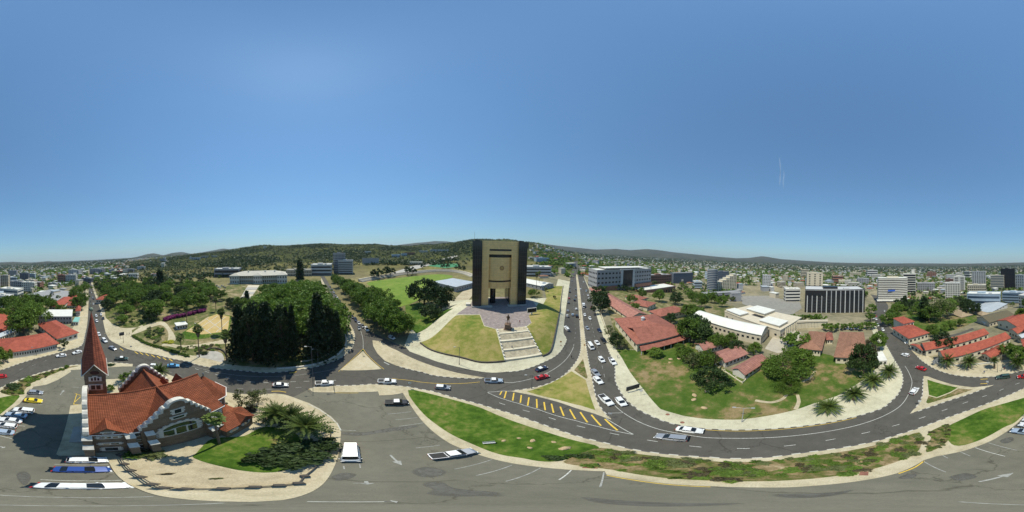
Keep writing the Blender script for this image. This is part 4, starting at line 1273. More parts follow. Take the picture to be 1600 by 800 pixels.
# retaining walls round the museum lawns
def low_wall(name, label, pts, h, w, m, smooth=True, group=None, off=.0):
    P = W(pts, smooth, False, 4)
    mb = MB()
    vs = []
    for i, p in enumerate(P):
        d = (P[min(i+1, len(P)-1)]-P[max(i-1, 0)]).normalized(); n = Vector((-d.y, d.x))*w/2
        z0 = ground_z(p.x, p.y)
        vs += [(*(p+n), z0-.5), (*(p-n), z0-.5), (*(p-n), z0+h), (*(p+n), z0+h)]
    fs = [(3, 2, 1, 0), tuple(4*(len(P)-1)+k for k in range(4))]
    for i in range(len(P)-1):
        for k in range(4): fs.append((4*i+k, 4*i+(k+1) % 4, 4*i+4+(k+1) % 4, 4*i+4+k))
    mb.add(vs, fs)
    o = mb.build(name, m)
    return tag(o, label, 'wall', group)
M_DKSTONE = mat('dark_stone', (.075, .065, .055), .85, .3, 1)
low_wall('retaining_wall', 'long dark retaining wall along the foot of the front museum lawn', [(656.5,536.6),(674,548),(717.6,558.8),(751,567),(789,565.2)], .75, .5, M_DKSTONE)
low_wall('retaining_wall', 'dark retaining wall between the museum side lawn and the dual carriageway', [(847.6,557.5),(859.8,550),(866.5,526),(873.5,492),(877,466),(880,447)], .8, .5, M_DKSTONE)
# ------------------------------------------------------------ vegetation
M_BARK = mat('bark', (.13, .095, .065), .95, .3, 3, .4)
M_PBARK = mat('palm_bark', (.17, .125, .085), .95, .35, 4, .5)
L_BROAD = leaf_mat('leaf_broad', (.04, .08, .010), (.135, .215, .03), .36)
L_LIGHT = leaf_mat('leaf_light', (.06, .115, .014), (.17, .26, .04), .3)
L_DARK = leaf_mat('leaf_dark', (.014, .03, .008), (.045, .078, .02), .2)
L_CONI = leaf_mat('leaf_conifer', (.010, .019, .007), (.038, .058, .020), .14)
L_OLIVE = leaf_mat('leaf_olive', (.05, .065, .02), (.15, .175, .06))
L_DATE = leaf_mat('leaf_date_palm', (.014, .03, .006), (.085, .12, .024), .15)
L_FAN = leaf_mat('leaf_fan_palm', (.035, .06, .012), (.14, .19, .04), .2)
L_SKIRT = mat('dead_fronds', (.16, .13, .09), .95, .35, 3)
L_PURP = leaf_mat('leaf_bougainvillea', (.10, .02, .06), (.36, .07, .22))
L_YELL = leaf_mat('leaf_yellow', (.14, .17, .01), (.42, .40, .03))
L_PINE = leaf_mat('leaf_juniper', (.012, .024, .008), (.05, .08, .022), .12)
L_BRON = leaf_mat('leaf_bronze', (.03, .028, .015), (.09, .075, .035))
def leaf(mb, c, s, rnd, up=.5):
    n = Vector((rnd.gauss(0, 1), rnd.gauss(0, 1), rnd.gauss(0, 1)+up)).normalized()
    a = n.cross(Vector((rnd.gauss(0, 1), rnd.gauss(0, 1), rnd.gauss(0, 1)))).normalized()
    b = n.cross(a)
    a *= s; b *= s*.7
    mb.add([c-a, c-b*.9, c+a, c+b], [(0, 1, 2, 3)])
def clump(mb, c, r, n, s, rnd, flat=.8):
    for _ in range(n):
        d = Vector((rnd.gauss(0, 1), rnd.gauss(0, 1), rnd.gauss(0, 1))).normalized()*r*(rnd.random()**.45)
        leaf(mb, Vector((c[0]+d.x, c[1]+d.y, c[2]+d.z*flat)), s*rnd.uniform(.6, 1.25), rnd)
def broad_meshes(seed, h=1.0, rx=.5, cz=.62, rzz=.36, nc=34, nl=56, s=.05, mat_=L_BROAD, trunk=.35):
    """unit tree, height 1: trunk+limbs mesh and leaf-clump crown mesh"""
    rnd = random.Random(seed)
    cr = MB(); tk = MB()
    tk.tube([(0, 0, -.05), (rnd.uniform(-.02, .02), rnd.uniform(-.02, .02), trunk*.6), (rnd.uniform(-.04, .04), rnd.uniform(-.04, .04), trunk)], [.035, .026, .022], 7)
    lob = [(rnd.uniform(0, 2*PI), rnd.uniform(.75, 1.15)) for _ in range(5)]
    for i in range(nc):
        a = rnd.uniform(0, 2*PI); u = rnd.uniform(-.75, 1)
        k = max(.35, sum(w*max(0, math.cos(a-la))**2 for la, w in lob)*.45+.55)
        f = rnd.uniform(.55, 1.0)
        rr = math.sqrt(max(0, 1-u*u))
        c = Vector((math.cos(a)*rr*rx*k*f, math.sin(a)*rr*rx*k*f, cz+u*rzz*f*rnd.uniform(.85, 1.1)))
        clump(cr, c, rx*rnd.uniform(.22, .36), nl, s, rnd, .7)
        if i % 4 == 0: tk.tube([(0, 0, trunk*rnd.uniform(.55, .95)), tuple(c*.5+Vector((0, 0, trunk*.35))), tuple(c)], [.018, .012, .005], 5)
    zs = [v[2] for v in cr.v]
    return tk.mesh('trunk', M_BARK), cr.mesh('crown', mat_)
def conifer_meshes(seed, w=.2, tiers=16, mat_=L_CONI, base=.08, tipy=1.6, s=.03, nl=90):
    rnd = random.Random(seed)
    cr = MB(); tk = MB()
    tk.tube([(0, 0, -.04), (0, 0, .5), (0, 0, .97)], [.022, .014, .003], 7)
    for t in range(tiers):
        z = base+(1-base)*(t/tiers)
        r = w*(1-(t/tiers)**tipy)*rnd.uniform(.82, 1.12)+.015
        nb = max(4, int(9*(1-t/tiers))+3)
        a0 = rnd.uniform(0, 6)
        for b in range(nb):
            a = a0+2*PI*b/nb+rnd.uniform(-.25, .25)
            L = r*rnd.uniform(.72, 1.12)
            for q in range(nl//nb+3):
                f = rnd.random()**.6
                p = Vector((math.cos(a)*L*f+rnd.gauss(0, .018), math.sin(a)*L*f+rnd.gauss(0, .018), z+.02-.04*f+rnd.gauss(0, .02)))
                leaf(cr, p, s*rnd.uniform(.6, 1.3), rnd, .2)
        if t % 3 == 0:
            for b in range(3):
                a = rnd.uniform(0, 6.28); tk.tube([(0, 0, z), (math.cos(a)*r*.8, math.sin(a)*r*.8, z-.01)], [.007, .002], 4)
    return tk.mesh('trunk', M_BARK), cr.mesh('crown', mat_)
def date_palm_meshes(seed, trunk=2.4, L=3.1, nf=48):
    rnd = random.Random(seed)
    tk = MB(); cr = MB()
    prof = [(0, .42), (.3, .36), (trunk*.6, .36), (trunk*.9, .5), (trunk+.2, .3)]
    tk.tube([(0, 0, z-.2 if i == 0 else z) for i, (z, r) in enumerate(prof)], [r for z, r in prof], 9)
    for i in range(nf):
        a = i*2.39996+rnd.uniform(-.2, .2)
        el = 1.3-1.6*(i/nf)+rnd.uniform(-.12, .12)
        l = L*rnd.uniform(.82, 1.08)
        p = Vector((0, 0, trunk+.1))
        d = Vector((math.cos(a)*math.cos(el), math.sin(a)*math.cos(el), math.sin(el)))
        side = Vector((-math.sin(a), math.cos(a), 0))
        n = 11
        for k in range(n):
            q = p+d*(l/n)
            w = .34*math.sin(PI*min(1, (k+1.2)/n)**.7)+.04
            upv = d.cross(side).normalized()
            if upv.z < 0: upv = -upv
            m_ = (p+q)/2
            for s_ in (-1, 1):
                tip = m_+side*s_*w+d*w*.55+upv*w*.28
                e = d*(l/n)*.5
                cr.add([m_-e, m_+e, tip+e*.3, tip-e*.3], [(0, 1, 2, 3)])
            p = q
            d = (d+Vector((0, 0, -.085))).normalized()
    return tk.mesh('trunk', M_PBARK), cr.mesh('crown', L_DATE)
def fan_palm_meshes(seed, nf=30, R_=1.5, skirt=False):
    """crown and skirt for a tall fan palm; trunk separate so height can vary"""
    rnd = random.Random(seed)
    cr = MB()
    for i in range(nf):
        a = i*2.39996; el = 1.2-1.7*(i/nf)
        d = Vector((math.cos(a)*math.cos(el), math.sin(a)*math.cos(el), math.sin(el)))
        side = Vector((-math.sin(a), math.cos(a), 0)); up = d.cross(side)
        c = d*R_*rnd.uniform(.38, .66)
        for k in range(9):
            t = (k/8-.5)*2.4
            dd = (d*math.cos(t)+side*math.sin(t)).normalized()
            tip = c+dd*R_*rnd.uniform(.42, .66)+Vector((0, 0, -.30*R_*abs(rnd.gauss(.7, .35))))
            w = (side*math.cos(t)-d*math.sin(t))*.085*R_
            cr.add([c-w*.4, c+w*.4, tip+w, tip-w], [(0, 1, 2, 3)])
        cr.add([d*.1-side*.03, d*.1+side*.03, c+side*.03, c-side*.03], [(0, 1, 2, 3)])
    sk = MB()
    if skirt:
        for i in range(120):
            a = rnd.uniform(0, 6.28); z = -rnd.random()**1.3*2.6
            r = .35+.55*(1-(-z)/2.6)*rnd.uniform(.7, 1.1)
            p = Vector((math.cos(a)*r, math.sin(a)*r, z)); sd = Vector((-math.sin(a), math.cos(a), 0))*.16
            sk.add([p-sd, p+sd, p*.8+sd+Vector((0, 0, -.8)), p*.8-sd+Vector((0, 0, -.8))], [(0, 1, 2, 3)])
    return cr.mesh('crown', L_FAN), (sk.mesh('frond_skirt', L_SKIRT) if skirt else None)
PROTO = {}
PROTO['broad'] = [broad_meshes(i, rx=.52+.05*(i % 3), nc=52, nl=66, s=.038) for i in range(4)]
PROTO['light'] = [broad_meshes(10+i, rx=.55, nc=46, nl=66, s=.038, mat_=L_LIGHT) for i in range(2)]
PROTO['dark'] = [broad_meshes(20+i, rx=.56, cz=.55, rzz=.42, nc=44, nl=60, s=.042, mat_=L_DARK) for i in range(2)]
PROTO['olive'] = [broad_meshes(30+i, rx=.5, nc=26, nl=34, s=.035, mat_=L_OLIVE) for i in range(2)]
PROTO['bronze'] = [broad_meshes(35, rx=.5, nc=30, nl=40, s=.04, mat_=L_BRON)]
PROTO['umbrella'] = [broad_meshes(40+i, rx=.95, cz=.66, rzz=.30, nc=120, nl=70, s=.042, mat_=L_BROAD, trunk=.3) for i in range(2)]
PROTO['conifer'] = [conifer_meshes(50+i, .21+.03*i, 22, nl=190, s=.024) for i in range(3)]
PROTO['darkcol'] = [broad_meshes(55+i, rx=.23+.03*i, cz=.53, rzz=.47, nc=110, nl=70, s=.024, mat_=L_CONI, trunk=.5) for i in range(2)]
PROTO['cypress'] = [conifer_meshes(60, .085, 18, L_DARK, .03, 2.6, .028, 90)]
PROTO['lowbroad'] = [broad_meshes(70+i, rx=.5, nc=22, nl=22, s=.075) for i in range(3)]
PROTO['lowolive'] = [broad_meshes(74+i, rx=.52, nc=20, nl=20, s=.075, mat_=L_OLIVE) for i in range(2)]
PROTO['lowdark'] = [broad_meshes(78+i, rx=.52, nc=20, nl=22, s=.075, mat_=L_DARK) for i in range(2)]
PROTO['date'] = [date_palm_meshes(80+i) for i in range(3)]
PROTO['datetall'] = [date_palm_meshes(85, 4.2, 2.3, 46)]
def shrub_mesh(seed, m, n=9, nl=40, s=.09, flat=.55):
    rnd = random.Random(seed)
    mb = MB()
    for i in range(n):
        a = rnd.uniform(0, 6.28); r = rnd.random()**.6*.36
        clump(mb, (math.cos(a)*r, math.sin(a)*r, rnd.uniform(.2, .62)*flat*1.4), .24, nl, s, rnd, flat)
    return mb.mesh('shrub', m)
SHRUB = {k: [shrub_mesh(90+i*7+j, m) for i in range(2)] for j, (k, m) in enumerate((('green', L_BROAD), ('lime', L_LIGHT), ('dark', L_DARK), ('olive', L_OLIVE), ('yellow', L_YELL), ('purple', L_PURP), ('juniper', L_PINE), ('bronze', L_BRON)))}
NAMES = {'broad': ('leafy_tree', 'tree'), 'light': ('leafy_tree', 'tree'), 'dark': ('evergreen_tree', 'tree'), 'olive': ('wispy_tree', 'tree'), 'bronze': ('leafy_tree', 'tree'), 'umbrella': ('umbrella_tree', 'tree'), 'conifer': ('conifer_tree', 'tree'), 'cypress': ('cypress_tree', 'tree'), 'darkcol': ('conifer_tree', 'tree'), 'lowbroad': ('shade_tree', 'tree'), 'lowolive': ('shade_tree', 'tree'), 'lowdark': ('evergreen_tree', 'tree'), 'date': ('date_palm', 'palm tree'), 'datetall': ('date_palm', 'palm tree')}
TRND = random.Random(11)
def tree_at(kind, x, y, h, w, label, group=None, z=None):
    tk, cr = TRND.choice(PROTO[kind])
    nm, cat = NAMES[kind]
    z = ground_z(x, y)+.1 if z is None else z
    t = thing(nm, label, cat, (x, y, z), TRND.uniform(0, 6.28), group)
    t.scale = (w, w, h)
    obj('trunk', tk, t); obj('crown', cr, t)
    return t
def tree(kind, px, py, ytop, label, wr=1.0, group=None):
    """tree rooted at a surveyed point, its top on a measured sight line"""
    p = G(px, py)
    D = p.xy.length
    if kind in ('date', 'datetall'):
        return tree_at(kind, p.x, p.y, wr, wr, label, group)
    r_ = D+2
    h = max(1.5, at_dist(px, ytop, r_)-p.z)
    return tree_at(kind, p.x, p.y, h, h*wr, label, group)
def palm_tall(px, py, cx, cy, label, R_=1.5, skirt=True, group=None, tr=.2):
    p = G(px, py)
    h = at_dist(cx, cy, p.xy.length)-p.z
    t = thing('fan_palm', label, 'palm tree', (p.x, p.y, p.z+.1), TRND.uniform(0, 6), group)
    mb = MB(); mb.tube([(0, 0, -.2), (.05, 0, h*.5), (0, 0, h)], [tr*1.3, tr, tr*.85], 8); mb.build('trunk', M_PBARK, t)
    c, s_ = FANS[1 if skirt else 0]
    o = obj('crown', c, t, (0, 0, h)); o.scale = (R_/1.5,)*3
    if s_:
        o = obj('frond_skirt', s_, t, (0, 0, h-.1)); o.scale = (R_/1.5,)*3
    return t
FANS = [fan_palm_meshes(1, 20), fan_palm_meshes(2, 30, 1.5, True)]
def shrub_at(kind, x, y, w, d, h, label, group=None, rz=None, z=None, name='shrub'):
    me = TRND.choice(SHRUB[kind])
    o = obj(name, me, None, (x, y, (ground_z(x, y)+.17) if z is None else z), TRND.uniform(0, 6.28) if rz is None else rz)
    o.scale = (w, d, h)
    return tag(o, label, 'shrub', group)
def shrub(kind, px, py, wpx, h, label, group=None, ratio=1.0):
    p = G(px, py)
    w = wpx*2*PI/1600*p.xy.length
    rz = math.atan2(-p.x, p.y)
    return shrub_at(kind, p.x, p.y, w*1.05, w*ratio*1.05, h*1.35, label, group, rz)
def inside(p, poly):
    c = False
    for a, b in zip(poly, poly[1:]+poly[:1]):
        if (a.y > p.y) != (b.y > p.y) and p.x < a.x+(p.y-a.y)*(b.x-a.x)/(b.y-a.y): c = not c
    return c
AVOID = []
def scatter(poly, n, kinds, h0, h1, label, group, gap=.32, wr=(.85, 1.15), seed=0):
    P = W(poly)
    rnd = random.Random(seed+len(poly)+n)
    xs = [p.x for p in P]; ys = [p.y for p in P]
    pts = []
    tries = 0
    while len(pts) < n and tries < n*60:
        tries += 1
        q = Vector((rnd.uniform(min(xs), max(xs)), rnd.uniform(min(ys), max(ys))))
        if not inside(q, P): continue
        h = rnd.uniform(h0, h1)
        if any((q-o).length < (h+ho)*gap for o, ho in pts): continue
        if any(inside(q, av) for av in AVOID): continue
        pts.append((q, h))
        k = rnd.choice(kinds)
        tree_at(k, q.x, q.y, h, h*rnd.uniform(*wr), label if isinstance(label, str) else label[k], group)
    return pts
# ---- church garden
tree('date', 432, 657, 0, 'big date palm nearest the sacristy, leftmost of the three by the church', 1.55)
tree('date', 456, 661, 0, 'big date palm in the middle of the three palms by the church', 1.5)
tree('date', 479, 675, 0, 'big date palm nearest the parking lot, rightmost of the three by the church', 1.65)
tree('date', 250, 589, 0, 'date palm showing behind the north gable of the church', 1.3)
palm_tall(343, 693, 331, 654, 'fan palm on the lawn in front of the church transept', 1.5, False, None, .17)
tree('olive', 378, 634, 603, 'pale feathery tree beside the road east of the church, left of two', .7)
tree('olive', 404, 633, 604, 'pale feathery tree beside the road east of the church, right of two', .66)
tree('broad', 199, 596, 578, 'bushy green tree between the church spire and the north gable', .9)
tree('broad', 174, 610, 597, 'small bushy tree at the foot of the church tower', 1.0)
for x, y, w, d, lab in ((425,712,52,.8,''),(470,710,58,.8,''),(508,706,46,.8,'')): pass
def juniper():
    c = G(455, 712)
    t = thing('spreading_juniper', 'wide dark spreading juniper on the church lawn beside the white minibus', 'shrub', (c.x, c.y, .2))
    for i, (px, py, s_) in enumerate(((410,716,3.2),(432,706,3.4),(455,700,3.6),(480,699,3.4),(505,698,3.0),(524,701,2.2),(440,722,3.2),(470,717,3.6),(498,713,3.0),(420,725,2.4),(460,728,2.6),(398,722,1.8),(512,690,2.0))):
        q = G(px, py)
        o = obj('branch_mass', SHRUB['juniper'][i % 2], t, (q.x-c.x, q.y-c.y, .25+.3*(i % 3))); o.scale = (s_*1.3, s_*1.15, 2.6); o.rotation_euler.z = i
    for i in range(5):
        a = i*1.3
        mb = MB(); mb.tube([(0, 0, -.1), (math.cos(a)*1.2, math.sin(a)*1.2, .6), (math.cos(a)*2.6, math.sin(a)*2.6, .9)], [.16, .11, .05], 6); mb.build('limb', M_BARK, t)
juniper()
shrub('green', 208, 712, 40, 1.7, 'green bush by the church buttresses, left of two')
shrub('olive', 240, 711, 52, 1.7, 'grey-green bush by the church buttresses, right of two')
shrub('bronze', 261, 741, 32, .45, 'small reddish plant on the sandy church forecourt', None, .4)
shrub('olive', 340, 748, 28, .4, 'small green creeping plant on the sandy church forecourt', None, .5)
shrub('bronze', 350, 633, 14, .8, 'low twiggy bush beside the apse'); shrub('bronze', 392, 640, 26, .9, 'dry brown bush under the pale feathery trees')
shrub('dark', 173, 571, 22, .9, 'clipped dark hedge block on the strip behind the church tower', None, .35)
# ---- beds along the verge
shrub('dark', 868, 716, 50, 1.0, 'large dark mounded shrub at the left end of the verge bed', None, .6)
shrub('dark', 905, 713, 48, 1.1, 'large dark mounded shrub, second from the left end of the verge bed', None, .6)
shrub('green', 940, 709, 60, .7, 'mid green low shrub along the kerb of the verge bed', None, .35)
shrub('lime', 950, 722, 40, .5, 'bright lime mat of plants in the verge bed, left one', None, .4)
shrub('lime', 985, 726, 36, .5, 'bright lime mat of plants in the verge bed, right one', None, .4)
shrub('green', 1050, 738, 50, .7, 'leafy green clump at the lower edge of the verge bed', None, .4)
rnd = random.Random(4)
vb = W([(880,722),(910,708),(940,700),(990,708.5),(1050,715.5),(1100,720),(1140,722.5),(1200,720.5),(1260,713.5),(1320,705.5),(1400,687),(1436,676),(1440,690),(1432,708),(1400,722),(1360,734),(1290,746),(1200,752),(1110,751),(1050,748),(1000,742),(955,734),(915,729)])
def fill_shrubs(poly, n, kinds, w0, w1, h0, h1, label, group, seed=1):
    rnd = random.Random(seed)
    xs = [p.x for p in poly]; ys = [p.y for p in poly]
    k = 0; tr = 0
    while k < n and tr < n*50:
        tr += 1
        q = Vector((rnd.uniform(min(xs), max(xs)), rnd.uniform(min(ys), max(ys))))
        if not inside(q, poly): continue
        w = rnd.uniform(w0, w1)
        kd = rnd.choice(kinds)
        shrub_at(kd, q.x, q.y, w*rnd.uniform(.9, 1.5), w, rnd.uniform(h0, h1), label[kd], group); k += 1
VL = {'green': 'leafy green ground plant in the verge bed', 'lime': 'bright lime ground plant in the verge bed', 'olive': 'greyish low plant in the verge bed', 'bronze': 'brown dry tuft in the verge bed'}
fill_shrubs(vb, 130, ['green', 'green', 'lime', 'olive', 'bronze'], .7, 1.9, .35, .9, VL, 'plants in the verge bed', 2)
fill_shrubs(W([(1451,676),(1480,663),(1486,672),(1483,686),(1470,698),(1448,707),(1450,694),(1455,684)]), 26, ['green', 'lime', 'olive', 'bronze'], .4, 1.1, .4, .8, {k: v.replace('verge bed', 'bed beside the west lawn') for k, v in VL.items()}, 'plants in the bed by the west lawn', 3)
sb = W([(0,612),(15,604),(37,594),(63,584.5),(105,574),(123,572.5),(104,576.5),(84,584.5),(60,594),(45,602),(32,617),(15,618)])
fill_shrubs(sb, 48, ['green', 'lime', 'olive', 'bronze'], .8, 1.8, .5, 1.1, {k: v.replace('verge bed', 'bed above the parked cars') for k, v in VL.items()}, 'plants in the bed above the parked cars', 5)
shrub('dark', 24, 605, 26, 1.5, 'big round dark bush above the parked cars', None, .9)
shrub('lime', 43, 593, 16, 1.2, 'round lime bush right of the big dark bush above the parked cars')
shrub('green', 104, 574, 9, 1.2, 'small bright bush at the right end of the bed above the parked cars')
# ---- east lawn
p_ = G(1212, 588); tree_at('umbrella', p_.x, p_.y, 8.0, 7.6, 'broad low umbrella tree, the largest on the east lawn')
p_ = G(1237, 606); tree_at('umbrella', p_.x, p_.y, 4.6, 3.6, 'low leafy lobe of trees in front of the large umbrella tree')
tree('broad', 1254, 576, 541, 'dark leafy tree right of the large umbrella tree', .75)
tree('broad', 1238, 562, 541, 'leafy tree behind the large umbrella tree', .9)
tree('date', 1293, 645, 0, 'date palm beside the bend, first from the left of the row on the east pavement', 1.3)
tree('date', 1334, 625, 0, 'date palm beside the bend, second from the left of the row on the east pavement', 1.35)
tree('date', 1364, 605, 0, 'date palm beside the bend, third from the left of the row on the east pavement', 1.45)
tree('date', 1389, 590, 0, 'date palm beside the bend, fourth from the left of the row on the east pavement', 1.4)
tree('dark', 1349, 588, 535, 'tall dark loose tree behind the row of date palms', .55)
tree('bronze', 1356, 580, 529, 'brownish tall tree behind the row of date palms', .55)
tree('broad', 1374, 546, 518, 'green tree at the street corner behind the date palms', .85)
tree('dark', 1110, 604, 572, 'dense round palm-like bush standing alone on the east lawn', .95)
tree('light', 1024, 557, 541, 'small round tree on the lawn below the red hipped roofs', 1.1)
tree('broad', 1062, 548, 534, 'small dark tree at the corner of the red hipped roof', 1.1)
for i, (x, y, yt, k) in enumerate(((1074,566,541,'broad'),(1083,577,548,'olive'),(1098,573,547,'broad'),(1116,571,549,'bronze'),(1178,554,533,'broad'),(1131,545,527,'broad'),(1060,560,548,'lowbroad'))):
    tree(k, x, y, yt, ['leafy tree at the left of the thicket by the barracks', 'pale bush in the middle of the thicket by the barracks', 'leafy tree in the thicket touching the first barrack', 'brownish tree beside the second barrack wall', 'round leafy tree between the barracks and the white-roofed hall', 'leafy tree behind the first barrack roof', 'low bush on the lawn under the hipped roof'][i], .85)
EASTL = {'broad': 'leafy green tree among the red school roofs', 'light': 'bright green tree among the red school roofs', 'dark': 'dark tree among the red school roofs', 'olive': 'grey-green tree among the red school roofs'}
for x, y, yt, k in ((936,469,446,'dark'),(938,478,454,'dark'),(938,489,461,'dark'),(950,522,505,'olive'),(955,533,512,'olive'),(962,541,519,'dark'),(970,547,527,'olive'),(984,474,460,'broad'),(1004,466,452,'broad'),(992,486,472,'light'),(1076,531,493,'broad'),(1086,522,489,'dark'),(1094,538,503,'dark'),(1102,530,505,'broad'),(1048,505,488,'dark'),(1030,472,452,'broad'),(1055,476,456,'dark'),(1080,471,455,'broad'),(1096,481,458,'broad'),(1111,474,456,'broad'),(1128,480,461,'broad'),(1075,497,474,'broad'),(1090,500,478,'light'),(1120,545,520,'broad'),(1140,540,519,'broad'),(1150,552,530,'dark')):
    tree(k, x, y, yt, EASTL[k], .9, 'trees among the red school roofs')
# ---- park: the great conifers by the road
CONL = ['huge dark conifer at the left end of the row beside the road', 'huge dark conifer, second from the left beside the road', 'huge dark conifer, third from the left beside the road', 'dark conifer standing fourth in the row beside the road', 'slim dark conifer in the gap of the roadside row', 'broad dark conifer right of the gap in the roadside row', 'dark conifer above the curved planter wall', 'dark conifer at the right end of the roadside row', 'dark conifer filling the left back of the conifer row', 'dark conifer filling the middle back of the conifer row', 'dark conifer filling the right back of the conifer row']
for i, (x, y, yt, w) in enumerate(((375,562,474,.85),(396,564,469,.95),(419,564,470,.9),(440,562,474,.85),(458,561,474,.5),(498,557,457,.85),(514,551,473,.75),(527,545,484,.75),(384,548,474,.85),(413,547,472,.85),(448,545,478,.7))):
    tree('darkcol' if i in (1, 3, 6, 8) else 'conifer', x, y, yt, CONL[i], w*(.58 if i in (1, 3, 6, 8) else .92))
PK = {'broad': 'leafy green tree in the canopy behind the great conifers', 'light': 'bright green tree in the canopy behind the great conifers', 'dark': 'dark evergreen in the canopy behind the great conifers'}
scatter([(395,500),(440,470),(485,464),(499,480),(511,505),(516,535),(490,545),(460,520),(400,525)], 38, ['broad', 'light', 'light', 'broad', 'light'], 15, 20, PK, 'canopy behind the great conifers', .24, seed=1)
GR = {'broad': 'leafy green tree in the grove left of the bowling green', 'dark': 'dark evergreen in the grove left of the bowling green', 'light': 'bright green tree in the grove left of the bowling green'}
scatter([(168,490),(200,508),(240,505),(280,487),(330,478),(350,465),(330,455),(250,450),(190,452),(160,462)], 78, ['broad', 'broad', 'dark', 'broad', 'light'], 8.5, 14, GR, 'grove left of the bowling green', .25, seed=2)
scatter([(150,460),(190,452),(250,450),(330,455),(350,446),(300,442),(200,438),(150,440)], 60, ['lowbroad', 'lowbroad', 'lowdark'], 8, 12, {'lowbroad': 'green tree on the slope between the grove and the hillside houses', 'lowdark': 'dark tree on the slope between the grove and the hillside houses'}, 'trees on the slope behind the grove', .28, seed=3)
scatter([(350,470),(395,470),(395,500),(365,500)], 7, ['broad', 'dark'], 7, 11, {'broad': 'leafy tree beside the garden stairs below parliament', 'dark': 'dark tree beside the garden stairs below parliament'}, 'trees by the garden stairs', .3, seed=4)
scatter([(398,462),(430,452),(500,448),(508,460),(500,465),(440,470)], 26, ['lowbroad', 'lowbroad', 'light'], 7, 11, {'lowbroad': 'leafy tree on the slope below the parliament front', 'light': 'bright tree on the slope below the parliament front'}, 'trees below the parliament', .3, seed=5)
tree('cypress', 469, 436, 404, 'tall dark cypress right of the parliament building', 2.0)
tree('cypress', 386, 474, 453, 'dark cypress beside the garden stairs', 2.2)
tree('cypress', 249, 443, 420, 'dark cypress on the hillside, left of a pair', 2.0)
tree('cypress', 253, 444, 422, 'dark cypress on the hillside, right of a pair', 2.0)
tree('light', 192, 505, 490, 'small bright round tree at the edge of the park pavement', 1.1)
for i, (px, py, cx, cy, r_, lab) in enumerate(((311.5,558,310.5,514,1.7,'tall skirted palm rising from the hedge by the road'),(347,519,345.5,487,1.9,'tall skirted palm beside the sandy court'),(354,563,352,523,1.7,'tall skirted palm next to the conifer row by the road'),(337.5,486,337,468,1.5,'skirted palm behind the sandy court'),(292,505,290.5,482,1.6,'palm behind the purple bougainvillea'))):
    palm_tall(px, py, cx, cy, lab, r_*1.25)
palm_tall(283, 547, 282, 527, 'young palm with arching fronds in the garden bed', 2.3, False)
def hedge(label, pts, w, h, kind, n):
    P = W(pts, True, False, 6)
    L = sum((b-a).length for a, b in zip(P, P[1:]))
    t = thing('hedge', label, 'hedge', (P[0].x, P[0].y, 0))
    step = w*.6
    seg, acc = 0, 0.0
    pos = 0.0
    while pos < L:
        while seg < len(P)-2 and acc+(P[seg+1]-P[seg]).length < pos:
            acc += (P[seg+1]-P[seg]).length; seg += 1
        q = P[seg].lerp(P[seg+1], min(1, (pos-acc)/max(.01, (P[seg+1]-P[seg]).length)))
        o = obj('foliage', TRND.choice(SHRUB[kind]), t, (q.x-P[0].x, q.y-P[0].y, ground_z(q.x, q.y)+.1), TRND.uniform(0, 6)); o.scale = (w*1.3, w*1.3, h*1.4)
        pos += step
    return t
shrub('bronze', 546.5, 516, 5, 1.6, 'brown round shrub on the pavement at the mouth of the avenue')
hedge('long clipped green hedge along the park pavement', [(208,526),(229,537.5),(252,544.5),(266,549),(282,554),(297,558)], 1.7, 1.3, 'green', 0)
hedge('dark clipped hedge block at the foot of the skirted palm', [(312,553),(324,553)], 2.2, 1.4, 'dark', 0)
hedge('bougainvillea hedge covered in magenta flowers', [(259,501),(272,497),(290,494),(306,490),(321,486)], 3.6, 3.2, 'purple', 0)
shrub('yellow', 263, 535, 20, 1.0, 'round yellow-green bush in the garden walk', None, .8)
hedge('olive shrubs behind the curved planter wall', [(448,571),(470,569.5),(490,566.5),(510,560),(522,553)], 1.8, 1.1, 'olive', 0)
GB = W([(225,525),(232,512),(252,508),(260,520),(255,535),(240,536)])
fill_shrubs(GB, 26, ['green', 'olive', 'dark'], 2, 3.6, 1.0, 2.2, {'green': 'green shrub in the rounded garden bed', 'olive': 'olive shrub in the rounded garden bed', 'dark': 'dark shrub in the rounded garden bed'}, 'shrubs in the rounded garden bed', 6)
fill_shrubs(W([(272,544),(300,541),(345,537),(350,545),(310,550),(285,550)]), 46, ['green', 'olive', 'lime', 'bronze'], 1, 2.2, .6, 1.2, {k: v.replace('verge bed', 'long bed below the bowling green') for k, v in VL.items()}, 'plants below the bowling green', 7)
fill_shrubs(W([(455,573),(480,569),(520,556),(536,540),(532,528),(520,548),(480,564)]), 24, ['green', 'olive', 'lime'], 1, 2.2, .7, 1.4, {k: v.replace('verge bed', 'shade of the roadside conifers') for k, v in VL.items()}, 'plants under the roadside conifers', 8)
fill_shrubs(W([(190,512),(222,508),(226,500),(205,498),(188,503)]), 16, ['green', 'lime', 'dark'], 1.5, 3, .8, 1.4, {'green': 'green shrub on the corner bed by the south street', 'lime': 'lime shrub on the corner bed by the south street', 'dark': 'dark shrub on the corner bed by the south street'}, 'shrubs on the south corner bed', 9)
